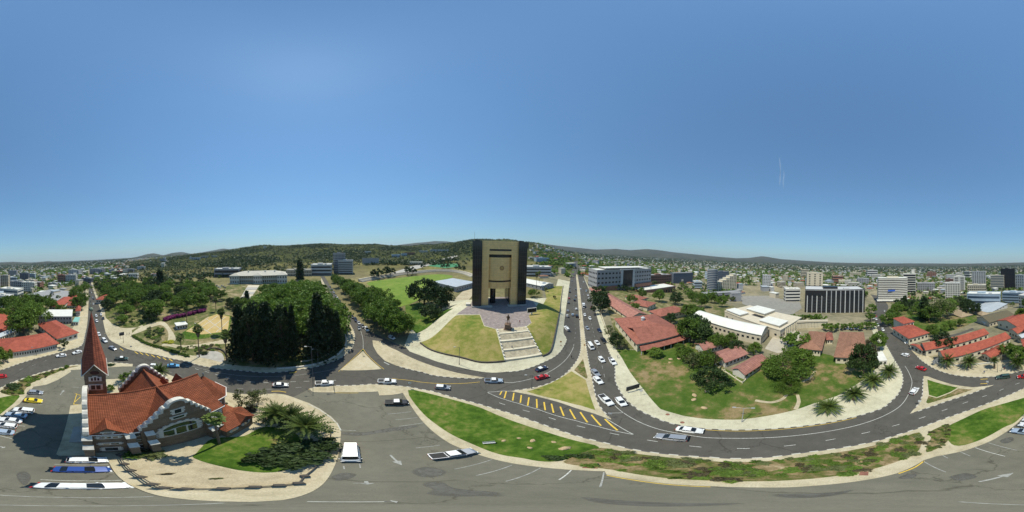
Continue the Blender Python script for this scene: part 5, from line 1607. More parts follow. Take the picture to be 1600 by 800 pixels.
# ---- avenue and stadium
AV = [(522,442,428),(529,449,431),(537,457,435),(546,465,439),(555,473,443),(563,481,448),(572,489,454),(581,497,460),(590,505,466),(600,513,473),(610,520,480),(622,526,487),(566,468,444),(580,476,447),(592,480,451),(600,496,464),(612,508,473),(545,455,436),(556,461,440),(632,524,491)]
for x, y, yt in AV:
    tree('broad' if (x+y) % 3 else 'light', x, y, yt, 'leafy street tree shading the parked cars along the avenue', .82, 'avenue trees')
tree('dark', 663, 476, 435, 'large round dark tree behind the green bank, left of two', 1.0)
tree('dark', 688, 484, 446, 'large round dark tree beside the grandstand, right of two', .95)
tree('dark', 673, 498, 475, 'round clipped dark bush on the green bank', 1.15)
tree('broad', 620, 482, 467, 'small lone tree at the edge of the sports field', 1.1)
for x, y, yt in ((585,436,421),(592,435,420),(603,433,417),(610,432,417),(637,430,416),(645,429,417),(660,420,412),(692,420,413),(700,420,412),(716,424,413),(724,425,415),(698,411,403),(704,410,402),(710,410,402),(690,412,404)):
    tree('lowdark', x, y, yt, 'dark tree on the far side of the sports field', 1.0, 'trees beyond the sports field')
# ---- beside the museum
for px, py, cx, cy, lab in ((838,453,838,428,'palm beside the museum, left of two'),(842,450,842.5,426,'palm beside the museum, right of two')): palm_tall(px, py, cx, cy, lab, 2.2)
for x, y, yt, k, lab in ((831,464,451,'broad','leafy tree at the right flank of the museum'),(853,456,449,'lowolive','small bush on the museum side lawn, nearest the street'),(866,467,461,'lowdark','small dark bush alone on the museum side lawn'),(848,446,440,'lowbroad','bush at the top of the museum side lawn'),(862,447,442,'lowolive','pale bush at the top edge of the museum side lawn')):
    tree(k, x, y, yt, lab, 1.0)
# ---- west side
for i, (x, y, s_, k) in enumerate(((1481,573,1.4,'date'),(1515,575,1.45,'date'),(1554,576,1.05,'datetall'),(1590,576,1.4,'date'))):
    tree(k, x, y, 0, 'date palm on the sand in front of the red barracks, %s from the left' % ['first', 'second', 'third', 'fourth'][i], s_)
for x, y, yt, lab in ((1592,566,537,'olive tree beside the fourth date palm'),(1577,556,534,'leafy tree at the end of the smaller barrack roof'),(5,566,544,'leafy tree at the corner of the long red roof')): tree('broad', x, y, yt, lab, .9)
WS = {'broad': 'leafy tree in the gardens below the wavy hotel', 'dark': 'dark tree in the gardens below the wavy hotel', 'light': 'bright tree in the gardens below the wavy hotel', 'olive': 'olive tree in the gardens below the wavy hotel'}
for x, y, yt, k in ((1393,503,483,'broad'),(1388,509,488,'broad'),(1400,492,473,'broad'),(1409,486,466,'dark'),(1420,483,467,'broad'),(1430,487,467,'dark'),(1438,492,470,'broad'),(1452,503,476,'broad'),(1460,500,475,'olive'),(1470,502,465,'olive'),(1480,496,466,'light'),(1490,490,464,'olive'),(1500,484,463,'dark'),(1510,487,466,'dark'),(1520,492,470,'dark'),(1455,522,506,'broad'),(1463,527,513,'broad'),(1475,518,504,'light'),(1485,515,500,'broad'),(1500,510,497,'broad'),(1472,545,518,'dark'),(1440,500,478,'broad')):
    tree(k, x, y, yt, WS[k], .95, 'trees below the wavy hotel')
tree('cypress', 1444, 500, 462, 'tall dark cypress below the hotel, right of the red house', 2.2)
tree('cypress', 1414, 486, 461, 'slim dark cypress in front of the wavy hotel', 2.0)
for x, y, yt in ((1310,515,503),(1320,516,504),(1332,516,503),(1344,516,503),(1355,515,502),(1364,514,501),(1255,505,490),(1268,506,489),(1280,505,490),(1240,503,490),(1300,520,505),(1290,517,503),(1245,545,518),(1236,540,520),(1361,490,475),(1360,502,488)):
    tree('lowbroad', x, y, yt, 'low leafy tree along the building site and brown roofs', 1.15, 'trees by the building site')
for x, y, yt in ((37,522,484),(45,512,475),(52,500,470),(30,500,470),(22,485,460),(12,488,462),(40,490,462),(60,480,460),(72,482,463),(48,480,458),(0,505,480),(27,512,488),(80,485,466),(92,490,475),(120,484,462),(128,478,458),(115,470,452),(124,462,446),(132,458,443)):
    tree('broad', x, y, yt, 'dark green tree among the red roofs left of the spire', .95, 'trees left of the spire')
tree('lowolive', 100, 545, 527, 'thin shrub at the end of the long red roof', .8)
# ------------------------------------------------------------ buildings
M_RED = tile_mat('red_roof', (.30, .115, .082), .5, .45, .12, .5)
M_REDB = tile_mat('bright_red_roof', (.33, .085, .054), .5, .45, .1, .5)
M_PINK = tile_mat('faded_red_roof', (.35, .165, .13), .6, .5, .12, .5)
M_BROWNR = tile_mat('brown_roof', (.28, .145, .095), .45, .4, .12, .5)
M_WROOF = mat('white_roof', (.62, .61, .55), .7, .08, .3)
M_GROOF = mat('grey_roof', (.27, .27, .265), .8, .15, .3)
M_SROOF = mat('silver_roof', (.42, .45, .47), .5, .12, .3, metal=.2)
M_TROOF = mat('tan_roof', (.46, .43, .36), .85, .12, .3)
M_TEAL = mat('teal_roof', (.20, .42, .36), .6, .1)
M_CREAM = mat('cream_wall', (.60, .54, .40), .85, .08, .5)
M_BEIGE = mat('beige_wall', (.52, .46, .35), .85, .1, .4)
M_OFFW = mat('offwhite_wall', (.56, .54, .48), .85, .08, .4)
M_GREYW = mat('grey_wall', (.30, .30, .305), .8, .1, .4)
M_LGREY = mat('light_grey_wall', (.46, .46, .45), .8, .1, .4)
M_BRICKW = mat('brick_wall', (.25, .13, .09), .9, .15, .6)
M_BLUEG = glass_mat('blue_glass', (.045, .075, .11), .15)
M_DGL = glass_mat('office_glass', (.022, .026, .032), .12)
M_SLATE = mat('slate_panel', (.10, .115, .14), .6, .1, .2)
M_LBLUE = mat('pale_blue_wall', (.42, .50, .56), .8, .08, .3)
M_BLACK = mat('black_panel', (.02, .02, .022), .4, .1)
def windows(t, w, d, h, floors, bays, sbays, m, style='grid', z0=.0, ww=.55, wh=.5, front=True):
    mb = MB()
    fh = (h-z0)/floors
    def face(n, L, put):
        for f in range(floors):
            zc = z0+fh*(f+.52)
            if style == 'bands': put(L*.02, L*.98, zc-fh*wh/2, zc+fh*wh/2)
            else:
                bw = L/n
                for k in range(n): put(bw*(k+.5-ww/2), bw*(k+.5+ww/2), zc-fh*wh/2, zc+fh*wh/2)
    e = .07
    face(bays, w, lambda a, b, c, q: mb.box(a, b, -e, .02, c, q))
    if sbays:
        face(sbays, d, lambda a, b, c, q: mb.box(-e, .02, a, b, c, q))
        face(sbays, d, lambda a, b, c, q: mb.box(w-.02, w+e, a, b, c, q))
        face(bays, w, lambda a, b, c, q: mb.box(a, b, d-.02, d+e, c, q))
    o = mb.build('windows', m, t); o['kind'] = 'stuff'
    return o
def frame_from(pts, h):
    p = [G(x, y, h) for x, y in pts]
    x = ((p[1]-p[0]).xy.normalized()+(p[2]-p[3]).xy.normalized()).normalized()
    y = Vector((-x.y, x.x))
    w = ((p[1]-p[0]).xy.dot(x)+(p[2]-p[3]).xy.dot(x))/2
    d = ((p[3]-p[0]).xy.dot(y)+(p[2]-p[1]).xy.dot(y))/2
    c = sum((q.xy for q in p), Vector((0, 0)))/4
    o = c-x*w/2-y*d/2
    zs = [ground_z(*(o+x*a+y*b)) for a in (0, w) for b in (0, d)]
    return o, math.atan2(x.y, x.x), w, max(2.5, d), min(zs), max(zs)
def house(name, label, pts, h, roof, rise, rm, wm, cat='house', bays=0, floors=1, oh=.6, group=None, ridge='x', sb=0):
    o, rz, w, d, z0, z1 = frame_from(pts, h)
    oh = min(oh, w*.2, d*.2)
    t = thing(name, label, cat, (o.x, o.y, (z0+z1)/2), rz, group)
    a, b, c, e = oh, w-oh, oh, d-oh
    mb = MB(); mb.box(a, b, c, e, -(z1-z0)/2-.6, h)
    wall = mb.build('wall', wm, t)
    mb = MB()
    if roof == 'gable':
        if ridge == 'x':
            mb.gable(a, b, c, e, h, rise, oh)
            gs = [MB().xprism([(c, h), (e, h), ((c+e)/2, h+rise)], a, a+.2), MB().xprism([(c, h), (e, h), ((c+e)/2, h+rise)], b-.2, b)]
        else:
            tmp = MB(); tmp.gable(c, e, a, b, h, rise, oh)
            mb.add([(y, x, z) for x, y, z in tmp.v], [list(reversed(f)) for f in tmp.f])
            gs = [MB().vprism([(a, h), (b, h), ((a+b)/2, h+rise)], c, c+.2), MB().vprism([(a, h), (b, h), ((a+b)/2, h+rise)], e-.2, e)]
        for g in gs: g.build('gable_wall', wm, t)
    elif roof == 'hip': mb.hip(a, b, c, e, h, rise, oh)
    elif roof == 'barrel':
        n = 10
        arc = [(a-oh+(b-a+2*oh)*i/n, h-.1+rise*math.sin(PI*i/n)) for i in range(n+1)]
        poly = arc+[(x, z-.25) for x, z in reversed(arc)]
        k = len(poly)
        vs = [(x, c-oh, z) for x, z in poly]+[(x, e+oh, z) for x, z in poly]
        fs = [((i+1) % k, i, k+i, k+(i+1) % k) for i in range(k)]
        for i in range(n): fs += [(i, i+1, k-2-i, k-1-i), (k+i+1, k+i, 2*k-1-i, 2*k-2-i)]
        mb.add(vs, fs)
        g = MB(); g.vprism([(x, z-.26) for x, z in arc[1:-1]], c, c+.2); g.build('end_wall', wm, t)
    else:
        mb.box(a-oh*.6, b+oh*.6, c-oh*.6, e+oh*.6, h, h+rise)
    mb.build('roof', rm, t)
    if bays:
        wmb = MB(); fh = h/floors; L = b-a; D_ = e-c
        for f in range(floors):
            zc = fh*(f+.55)
            for k in range(bays):
                x = a+L*(k+.5)/bays; ww = min(1.4, L/bays*.5)/2
                wmb.box(x-ww, x+ww, c-.06, c+.02, zc-.7, zc+.6)
            for k in range(sb):
                y = c+D_*(k+.5)/sb; ww = min(1.4, D_/sb*.5)/2
                wmb.box(a-.06, a+.02, y-ww, y+ww, zc-.7, zc+.6); wmb.box(b-.02, b+.06, y-ww, y+ww, zc-.7, zc+.6)
        q = wmb.build('windows', M_DGL, t); q['kind'] = 'stuff'
    return t, w, d
def block(name, label, xl, xr, yb, ytop, depth, wm, rm=M_GROOF, floors=5, bays=8, sb=4, gm=M_DGL, style='grid', ww=.6, wh=.5, yr=None, group=None, z0=0, plant=True, cat='building', rot=0):
    """flat-roofed city block whose front base runs between two surveyed points"""
    L, Rr = G(xl, yb), G(xr, yr if yr is not None else yb)
    d2 = (Rr-L).xy
    w = d2.length
    rz = math.atan2(d2.y, d2.x)+R(rot)
    D = ((L+Rr)/2).xy.length
    zb = min(L.z, Rr.z)-1
    h = at_dist((xl+xr)/2, ytop, D)-zb
    h = max(h, 3)
    t = thing(name, label, cat, (L.x, L.y, zb), rz, group)
    mb = MB(); mb.box(0, w, 0, depth, -3, h); mb.build('wall', wm, t)
    mb = MB(); mb.box(-.25, w+.25, -.25, depth+.25, h, h+.35); r = mb.build('roof', rm, t)
    mb = MB(); mb.rim(-.25, w+.25, -.25, depth+.25, .4, h+.35, h+1.1); mb.build('parapet', wm, r)
    if plant:
        mb = MB(); mb.box(w*.3, w*.55, depth*.3, depth*.65, h+.35, h+2.6); mb.build('plant_room', wm, r)
        mb = MB(); mb.box(w*.65, w*.75, depth*.25, depth*.4, h+.35, h+1.6); mb.build('cooling_unit', M_LGREY, r)
    if floors: windows(t, w, depth, h-1, floors, bays, sb, gm, style, z0, ww, wh)
    return t, w, h
# ---- school among the trees
house('school_wing', 'long red-roofed school wing running beside the dual carriageway', [(956,501),(978,491),(960,454),(935,451)], 4.5, 'gable', 2.6, M_PINK, M_CREAM, 'school', 5, 1, .8, None, 'y', 12)
def school_main():
    t, w, d = house('school_hall', 'large red hipped-roof school hall, the nearest to the lawn', [(982,538),(1066,522),(1030,489),(968,497)], 5.5, 'hip', 4.2, M_RED, M_CREAM, 'school', 9, 1, .9, None, 'x', 6)
    mb = MB()
    mb.add([(1, -2.6, 3.0), (w-.5, -2.6, 3.0), (w-1.2, .6, 4.4), (1.6, .6, 4.4), (1, -2.6, 2.85), (w-.5, -2.6, 2.85), (w-1.2, .6, 4.25), (1.6, .6, 4.25)], [(0,1,2,3),(7,6,5,4),(0,4,5,1),(1,5,6,2),(3,2,6,7),(0,3,7,4)])
    v = mb.build('veranda_roof', M_RED, t)
    for k in range(8):
        x = 1.4+(w-2.4)*k/7
        mb = MB(); mb.box(x-.14, x+.14, -2.4, -2.1, -1, 2.95); mb.build('veranda_post', M_OFFW, v)
    mb = MB(); mb.cyl(w*.42, d*.55, 9.0, 10.6, 1.0, n=10); mb.cyl(w*.42, d*.55, 10.6, 11.3, 1.2, .25, 10); mb.build('roof_vent', M_LGREY, t)
    mb = MB(); mb.gable(w*.1, w*.34, d*.1, d*.5, 6.3, 2.6, .5); mb.build('cross_roof', M_RED, t)
school_main()
house('school_wing', 'red hipped school wing to the right, above the dark trees', [(1027,493.5),(1070,485.5),(1056,478),(1018,484.5)], 5.5, 'hip', 2.8, M_RED, M_CREAM, 'school', 7, 1, .8, None, 'x', 3)
house('school_house', 'small red-roofed school house furthest up the row', [(990,470),(1003,467),(998,460),(985,461)], 4.5, 'hip', 2.4, M_RED, M_CREAM, 'house', 3, 1)
house('school_house', 'small red-roofed school house behind the hipped hall', [(1003,482),(1018,477),(1008,467),(993,471)], 4.5, 'hip', 2.6, M_RED, M_CREAM, 'house', 3, 1)
for lab, q in (('furthest left barrack with faded red gable roof on the east lawn', [(1101,547.5),(1133.5,537),(1118,528),(1083,536.5)]), ('middle barrack with faded red gable roof on the east lawn', [(1127,570),(1166,553),(1150,540),(1116.6,549)]), ('nearest barrack with faded red gable roof and white end wall on the east lawn', [(1166,587.5),(1197.6,561.5),(1183,554.5),(1140,574)])):
    house('barrack', lab, q, 3.4, 'gable', 1.5, M_PINK, M_OFFW, 'barrack', 6, 1, .6, 'barracks on the east lawn', 'x', 0)
def fence_posts():
    P = W([(1118,571),(1140,586),(1160,599),(1165,594),(1172,588)], False, False)
    t = thing('low_fence', 'low cream wall with posts below the nearest barrack', 'fence', (P[0].x, P[0].y, 0))
    for a, b in zip(P, P[1:]):
        L = (b-a).length; n = max(1, int(L/2.2)); rz = math.atan2(b.y-a.y, b.x-a.x)
        mb = MB(); mb.box(0, L, -.1, .1, -.3, .55); mb.build('wall', M_CREAM, t, (a.x-P[0].x, a.y-P[0].y, .1), rz)
        for k in range(n+1):
            q = a.lerp(b, k/n); mb = MB(); mb.box(-.17, .17, -.17, .17, -.3, 1.25); mb.build('post', M_CREAM, t, (q.x-P[0].x, q.y-P[0].y, .1), rz)
fence_posts()
# ---- white-roofed hall complex
house('exhibition_hall', 'long cream hall with white barrel roof facing the trees', [(1178,530),(1199,517),(1108,486),(1095,491)], 7, 'barrel', 2.6, M_WROOF, M_BEIGE, 'hall', 6, 1, .5, None, 'y', 16)
t, w, d = house('courtyard_block', 'beige flat-roofed courtyard block behind the barrel-roofed hall', [(1204,522),(1236,504),(1190,478),(1146,484)], 7.5, 'flat', .5, M_BEIGE, M_BEIGE, 'building', 10, 1, .4, None, 'x', 8)
for a, b, c, e, hh in ((.08, .42, .05, .34, 2.4), (.5, .95, .45, .8, 2.8), (.02, .3, .66, .95, 2.0)):
    mb = MB(); mb.box(w*a, w*b, d*c, d*e, 8.0, 8+hh*.6); mb.build('raised_wall', M_BEIGE, t)
    mb = MB(); mb.box(w*a-.4, w*b+.4, d*c-.4, d*e+.4, 8+hh*.6, 8+hh*.6+.4); mb.build('raised_roof', M_WROOF, t)
mb = MB(); mb.box(w*.34, w*.48, d*.42, d*.62, 8.02, 8.06); mb.build('court_shade_slab', M_BLACK, t)  # no hole here: flat black slab, the court's deep shade put in as colour
for k in range(9):
    mb = MB(); mb.box(.1+w*.7*k/9+w*.2, .5+w*.7*k/9+w*.2, -.35, .35, -1, 7); mb.build('pilaster', M_CREAM, t)
def colonnade():
    P = W([(1232,517),(1245,514),(1262,512.5),(1280,512),(1293,512)], True, False, 8)
    t = thing('colonnade', 'curved pale stone colonnade beside the exhibition hall', 'colonnade', (P[0].x, P[0].y, ground_z(*P[0])))
    z0 = ground_z(*P[0])
    for a, b in zip(P, P[1:]):
        L = (b-a).length
        mb = MB(); mb.box(-.1, L+.1, -.8, .8, 4.8, 6.0); mb.build('beam', M_BEIGE, t, (a.x-P[0].x, a.y-P[0].y, ground_z(a.x, a.y)-z0), math.atan2(b.y-a.y, b.x-a.x))
        mb = MB(); mb.box(-.35, .35, -.35, .35, -1, 4.8); mb.build('column', M_CREAM, t, (a.x-P[0].x, a.y-P[0].y, ground_z(a.x, a.y)-z0), math.atan2(b.y-a.y, b.x-a.x))
colonnade()
house('brown_house', 'brown tiled hip-roofed house right of the paved forecourt', [(1258,546),(1290,547),(1287,520),(1257,516)], 4.2, 'hip', 2.6, M_BROWNR, M_CREAM, 'house', 6, 1, .8, None, 'x', 4)
house('brown_house', 'large brown tiled hip-roofed house beside the west street', [(1303,558),(1336,559),(1364,519),(1312,518)], 4.2, 'hip', 3.0, M_BROWNR, M_CREAM, 'house', 5, 1, .8, None, 'x', 6)
house('garden_hut', 'small red-roofed hut between the two brown roofs', [(1289,531),(1301,531),(1302,520),(1291,520)], 3.2, 'hip', 1.4, M_RED, M_CREAM, 'hut', 2, 1)
house('container_stall', 'white market stall with pale green stripe by the street corner', [(1368,565),(1384,564),(1382,549),(1372,550)], 2.6, 'flat', .2, M_WROOF, M_OFFW, 'stall', 2, 1, .2)
# ---- west of the crossing
house('corner_house', 'red hip-roofed cream house beside the west street', [(1411,531),(1441,522),(1434,505),(1400,510)], 5, 'hip', 2.6, M_REDB, M_CREAM, 'house', 5, 1, .7, None, 'x', 4)
house('corner_house_tower', 'taller red-roofed cream wing behind the corner house', [(1403,507),(1421,503),(1420,494),(1402,496)], 8, 'hip', 1.8, M_REDB, M_CREAM, 'house', 3, 2)
for lab, q, h, rs in (('long red-roofed barrack beside the side street', [(1446,547),(1542,522),(1535,514),(1436,536)], 4.5, 2.0), ('long red-roofed barrack nearest the date palms', [(1487,559),(1576,529),(1567,520),(1452,550)], 4.8, 2.2), ('small red-roofed shed in front of the long barracks', [(1548,560),(1572,547),(1562,537),(1532,553)], 3.2, 1.2), ('narrow red-roofed lean-to at the street corner', [(1438,550),(1442,547),(1431,536),(1424,537)], 3.2, .9), ('red-roofed building with cream gable right of the long barracks', [(1580,512),(1614,499),(1597,490),(1566,498)], 6.0, 2.4), ('short red-roofed wing at the far right below the blue-white offices', [(1586,522),(1618,508),(1612,502),(1578,514)], 5.0, 1.6), ('narrow silver-roofed shed between red roofs', [(1594,529),(1628,515),(1624,511),(1590,523)], 4.0, .8), ('long red-roofed row left of the dark trees', [(1596,520),(1625,506),(1622,501),(1592,513)], 4.5, 1.4)):
    house('barrack', lab, q, h, 'gable', rs, M_SROOF if 'silver' in lab else M_REDB, M_CREAM, 'barrack', 10, 1, .5, 'red-roofed barracks west of the crossing', 'x', 3)
house('corner_school', 'long bright red roof of the building left of the church spire', [(12,550),(95,537),(70,519),(-14,531)], 4.6, 'hip', 2.6, M_REDB, M_OFFW, 'building', 22, 1, .9, None, 'x', 3)
house('corner_school_wing', 'bright red wing behind the long roof left of the spire', [(82,535),(104,521),(105,500),(62,502)], 4.6, 'hip', 2.8, M_REDB, M_OFFW, 'building', 4, 1, .8, None, 'x', 6)
house('flat_shed', 'grey two-storey block with white flat roof left of the spire', [(60,494),(112,493),(115,484),(62,485)], 6.5, 'flat', .4, M_WROOF, M_GREYW, 'building', 12, 2, .6, None, 'x', 3)
house('teal_shed', 'small teal-roofed shed beside the south street', [(114,503),(123.5,503),(125,496),(116,496)], 3, 'flat', .25, M_TEAL, M_OFFW, 'shed', 2, 1, .3)
for lab, q in (('red-roofed villa left of the south street, nearer one', [(90,477),(108,476),(106,466),(88,467)]), ('red-roofed villa left of the south street, further one', [(110,475),(124,473),(122,463),(108,464)]), ('small red-roofed shop on the south street', [(117,486),(126,485),(127,480),(119,480)]), ('orange-roofed house right of the south street', [(157,468),(173,468),(172,459),(158,460)])):
    house('villa', lab, q, 5, 'hip', 2.2, M_REDB, M_OFFW, 'house', 4, 1)
house('grey_hall', 'wide grey-roofed hall behind the trees left of the spire', [(57,465),(112,463),(110,453),(65,455)], 6, 'hip', 3, M_GROOF, M_LGREY, 'hall', 12, 1)
house('thatched_hall', 'dark olive-roofed hall behind the red barracks', [(1540,503),(1577,494),(1572,487),(1530,494)], 5, 'gable', 2.4, mat('dark_thatch', (.11, .095, .06), .95, .2), M_BEIGE, 'hall', 8, 1)
house('party_tent', 'white tent in the yard behind the red barracks', [(1533,505),(1549,503),(1547,497),(1534,499)], 2.6, 'hip', 1.2, M_WROOF, M_OFFW, 'tent', 0)
for lab, q in (('brown thatched shelter left of the dark olive hall', [(1488,494),(1508,492),(1506,484),(1489,486)]), ('brown thatched shelter touching the dark olive hall', [(1522,492),(1536,490),(1534,484),(1523,485)])):
    house('thatched_shelter', lab, q, 2.6, 'hip', 2.4, mat('brown_thatch', (.30, .23, .15), .95, .2), M_BEIGE, 'shelter', 0)
house('silver_shed', 'silver-roofed sheds below the pale blue offices', [(1530,486),(1562,480),(1556,474),(1527,479)], 4, 'gable', 1.2, M_SROOF, M_LGREY, 'shed', 6, 1)
# ---- hillside houses by the south street
for i, (xl, xr, yb, yt, m, r_) in enumerate(((191,203,455,451,M_OFFW,M_WROOF),(228,240,454,449,M_LGREY,M_SROOF),(222,232,446,442.5,M_BEIGE,M_GROOF),(213,218,455,452,M_LGREY,M_SROOF),(153,161,440,435.5,M_BEIGE,M_TROOF),(172,184,438,434.5,M_OFFW,M_WROOF),(201,215,436,428,M_OFFW,M_WROOF),(214,225,421.5,417,M_LGREY,M_WROOF),(199,208,425.5,420.5,M_GREYW,M_WROOF),(250,257,408,404.5,M_GREYW,M_GROOF),(236,246,432,428.5,M_OFFW,M_REDB),(300,312,406,402.5,M_LGREY,M_GROOF),(314,324,403,400,M_BEIGE,M_GROOF),(330,338,402,399.5,M_BEIGE,M_TROOF),(163,170,432,428,M_OFFW,M_WROOF),(182,190,428,424,M_BRICKW,M_REDB))):
    block('hillside_house', 'flat-roofed house on the green hillside right of the south street', xl, xr, yb, yt, 10, m, r_, 2, 4, 3, group='hillside houses', plant=False, cat='house')
# ---- parliament
def parliament():
    L, Rr = G(361.5, 443), G(447, 442)
    d2 = (Rr-L).xy; w = d2.length; rz = math.atan2(d2.y, d2.x); D = ((L+Rr)/2).xy.length
    h = at_dist(404, 430.5, D)-L.z
    t = thing('parliament_building', 'wide pale two-storey parliament with colonnade and tan hipped roof', 'building', (L.x, L.y, L.z), rz)
    dp = 34
    mb = MB(); mb.box(0, w, 2.6, dp, -2, h); mb.build('wall', M_CREAM, t)
    mb = MB(); mb.hip(0, w, 0, dp, h, 5.0, .9, .5); rf = mb.build('roof', M_TROOF, t)
    for x in (.3, .62, .8):
        mb = MB(); mb.box(w*x-1, w*x+1, dp*.35, dp*.45, h+2, h+5.6); mb.build('chimney', M_OFFW, rf)
    for q0, q1 in ((-.02, .16), (.42, .58), (.84, 1.02)):
        mb = MB(); mb.box(w*q0, w*q1, -2.2, .04, -2, h+.4); pv = mb.build('pavilion_wall', M_OFFW, t)
        mb = MB(); mb.hip(w*q0, w*q1, -2.2, 12, h+.4, 3.4, .7, .4); mb.build('pavilion_roof', M_TROOF, pv)
        for z in (h*.25, h*.76):
            for j in range(4):
                x = w*(q0+(q1-q0)*(j+.5)/4); mb = MB(); mb.box(x-.8, x+.8, -2.3, -2.18, z-1.3, z+1.3); mb.build('pane', M_DGL, pv)
    n = 26
    for k in range(n+1):
        x = .4+(w-.8)*k/n
        mb = MB(); mb.box(x-.3, x+.3, .1, .75, -2, h-.1); mb.build('column', M_OFFW, t)
    mb = MB(); mb.box(0, w, .05, 2.6, h*.5-.4, h*.5+.3); mb.build('balcony', M_OFFW, t)
    windows_ = MB()
    for k in range(n):
        x = .4+(w-.8)*(k+.5)/n
        for z in (h*.25, h*.76): windows_.box(x-.75, x+.75, 2.5, 2.62, z-1.3, z+1.3)
    o = windows_.build('windows', M_DGL, t); o['kind'] = 'stuff'
    mb = MB(); mb.box(-6, w+6, -5, -4.4, -3, .6); mb.build('terrace_wall', M_BEIGE, t)
    for k in range(8):
        mb = MB(); mb.box(w*.42, w*.58, -6-k*1.6, -4.4-k*1.6, -6, -.3-k*.45); mb.build('step', M_BEIGE, t)
parliament()
block('annex_building', 'dark flat-roofed annex left of the parliament', 335, 374, 433, 420.5, 22, M_GREYW, M_WROOF, 2, 14, 5, style='bands', wh=.6)
block('long_annex', 'long low annex joining the parliament to the offices', 447, 487, 431, 422, 14, M_BEIGE, M_TROOF, 2, 16, 4)
block('white_roofed_office', 'grey office with white roof at the head of the avenue', 486, 518, 430, 414, 24, M_LGREY, M_WROOF, 3, 12, 5, style='bands', wh=.45)
block('office_slab', 'tall grey office slab above the avenue, the taller of two', 521, 539, 427, 396.5, 16, M_GREYW, M_GROOF, 11, 8, 5, ww=.7)
block('office_slab', 'broad grey office block in front of the tall slab above the avenue', 529, 551, 428, 407.5, 18, M_LGREY, M_GROOF, 7, 10, 6, style='bands', wh=.5)
for k, (x, y) in enumerate(((375,467),(379,460),(384,453))): pass
def garden_steps():
    t = thing('garden_stairs', 'stepped stone garden stairs leading up towards parliament', 'steps', (0, 0, 0))
    for k in range(9):
        a, b = G(368+k*2.2, 478-k*3.6), G(384+k*2.4, 478-k*3.6)
        c, d_ = G(386.4+k*2.4, 474.6-k*3.6), G(370.2+k*2.2, 474.6-k*3.6)
        mb = MB(); mb.prism([(p.x, p.y) for p in (a, b, c, d_)], min(a.z, c.z)-1, max(a.z, c.z)+.25+.12*(k % 2)); mb.build('terrace', M_CONC if k % 2 else M_BEIGE, t)
garden_steps()
house('pavilion', 'small white-roofed pavilion beside the bowling green', [(271,511),(293,507),(291,502),(276,504)], 2.8, 'flat', .25, M_WROOF, M_LGREY, 'pavilion', 4, 1, .5)
# ---- stadium
house('grandstand', 'long white-roofed grandstand beside the cinder lane', [(701,453),(738,441.5),(712,434.5),(687,438)], 5.5, 'flat', .4, M_SROOF, M_GREYW, 'grandstand', 8, 1, .3, None, 'x', 6)
def terraces():
    P = W([(566,441),(590,436),(620,431),(650,427.5),(680,424.5),(705,425),(722,428),(735,433)], True, False, 5)
    t = thing('stadium_terraces', 'curved concrete spectator terraces behind the sports field', 'terraces', (P[0].x, P[0].y, 0))
    for k in range(4):
        mb = MB(); ring = []
        for i, a in enumerate(P):
            d = (P[min(i+1, len(P)-1)]-P[max(i-1, 0)]).normalized(); n = Vector((-d.y, d.x))
            if n.dot(a) < 0: n = -n
            ring.append((a+n*(k*2.2), a+n*(k*2.2+2.25)))
        vs = []
        for p, q in ring:
            vs += [(p.x-P[0].x, p.y-P[0].y, -1), (q.x-P[0].x, q.y-P[0].y, -1), (q.x-P[0].x, q.y-P[0].y, .9+k*.9), (p.x-P[0].x, p.y-P[0].y, .9+k*.9)]
        fs = [(0, 1, 2, 3), tuple(4*len(ring)-1-j for j in range(4))]
        for i in range(len(ring)-1):
            for j in range(4): fs.append((4*i+j, 4*i+4+j, 4*i+4+(j+1) % 4, 4*i+(j+1) % 4))
        mb.add(vs, fs); mb.build('terrace', M_BEIGE if k % 2 else M_CONC, t)
terraces()
block('ridge_wall', 'sloping concrete wall on the hillside beside the office slabs', 566, 592, 412.5, 404, 8, M_GREYW, M_GROOF, 0, plant=False)
for i, (xl, xr, yb, yt, m, r_) in enumerate(((612,625,402,398,M_LBLUE,M_WROOF),(628,636,400,396.5,M_LBLUE,M_GROOF),(632,648,398,395,M_BRICKW,M_REDB),(655,668,394.5,392,M_OFFW,M_WROOF),(672,700,393,390.5,M_LGREY,M_WROOF),(640,660,414,409.5,M_CREAM,M_WROOF),(570,580,396,393,M_OFFW,M_WROOF))):
    block('upland_house', 'low building on the slopes beyond the stadium', xl, xr, yb, yt, 12, m, r_, 1, 6, 3, group='buildings beyond the stadium', plant=False)
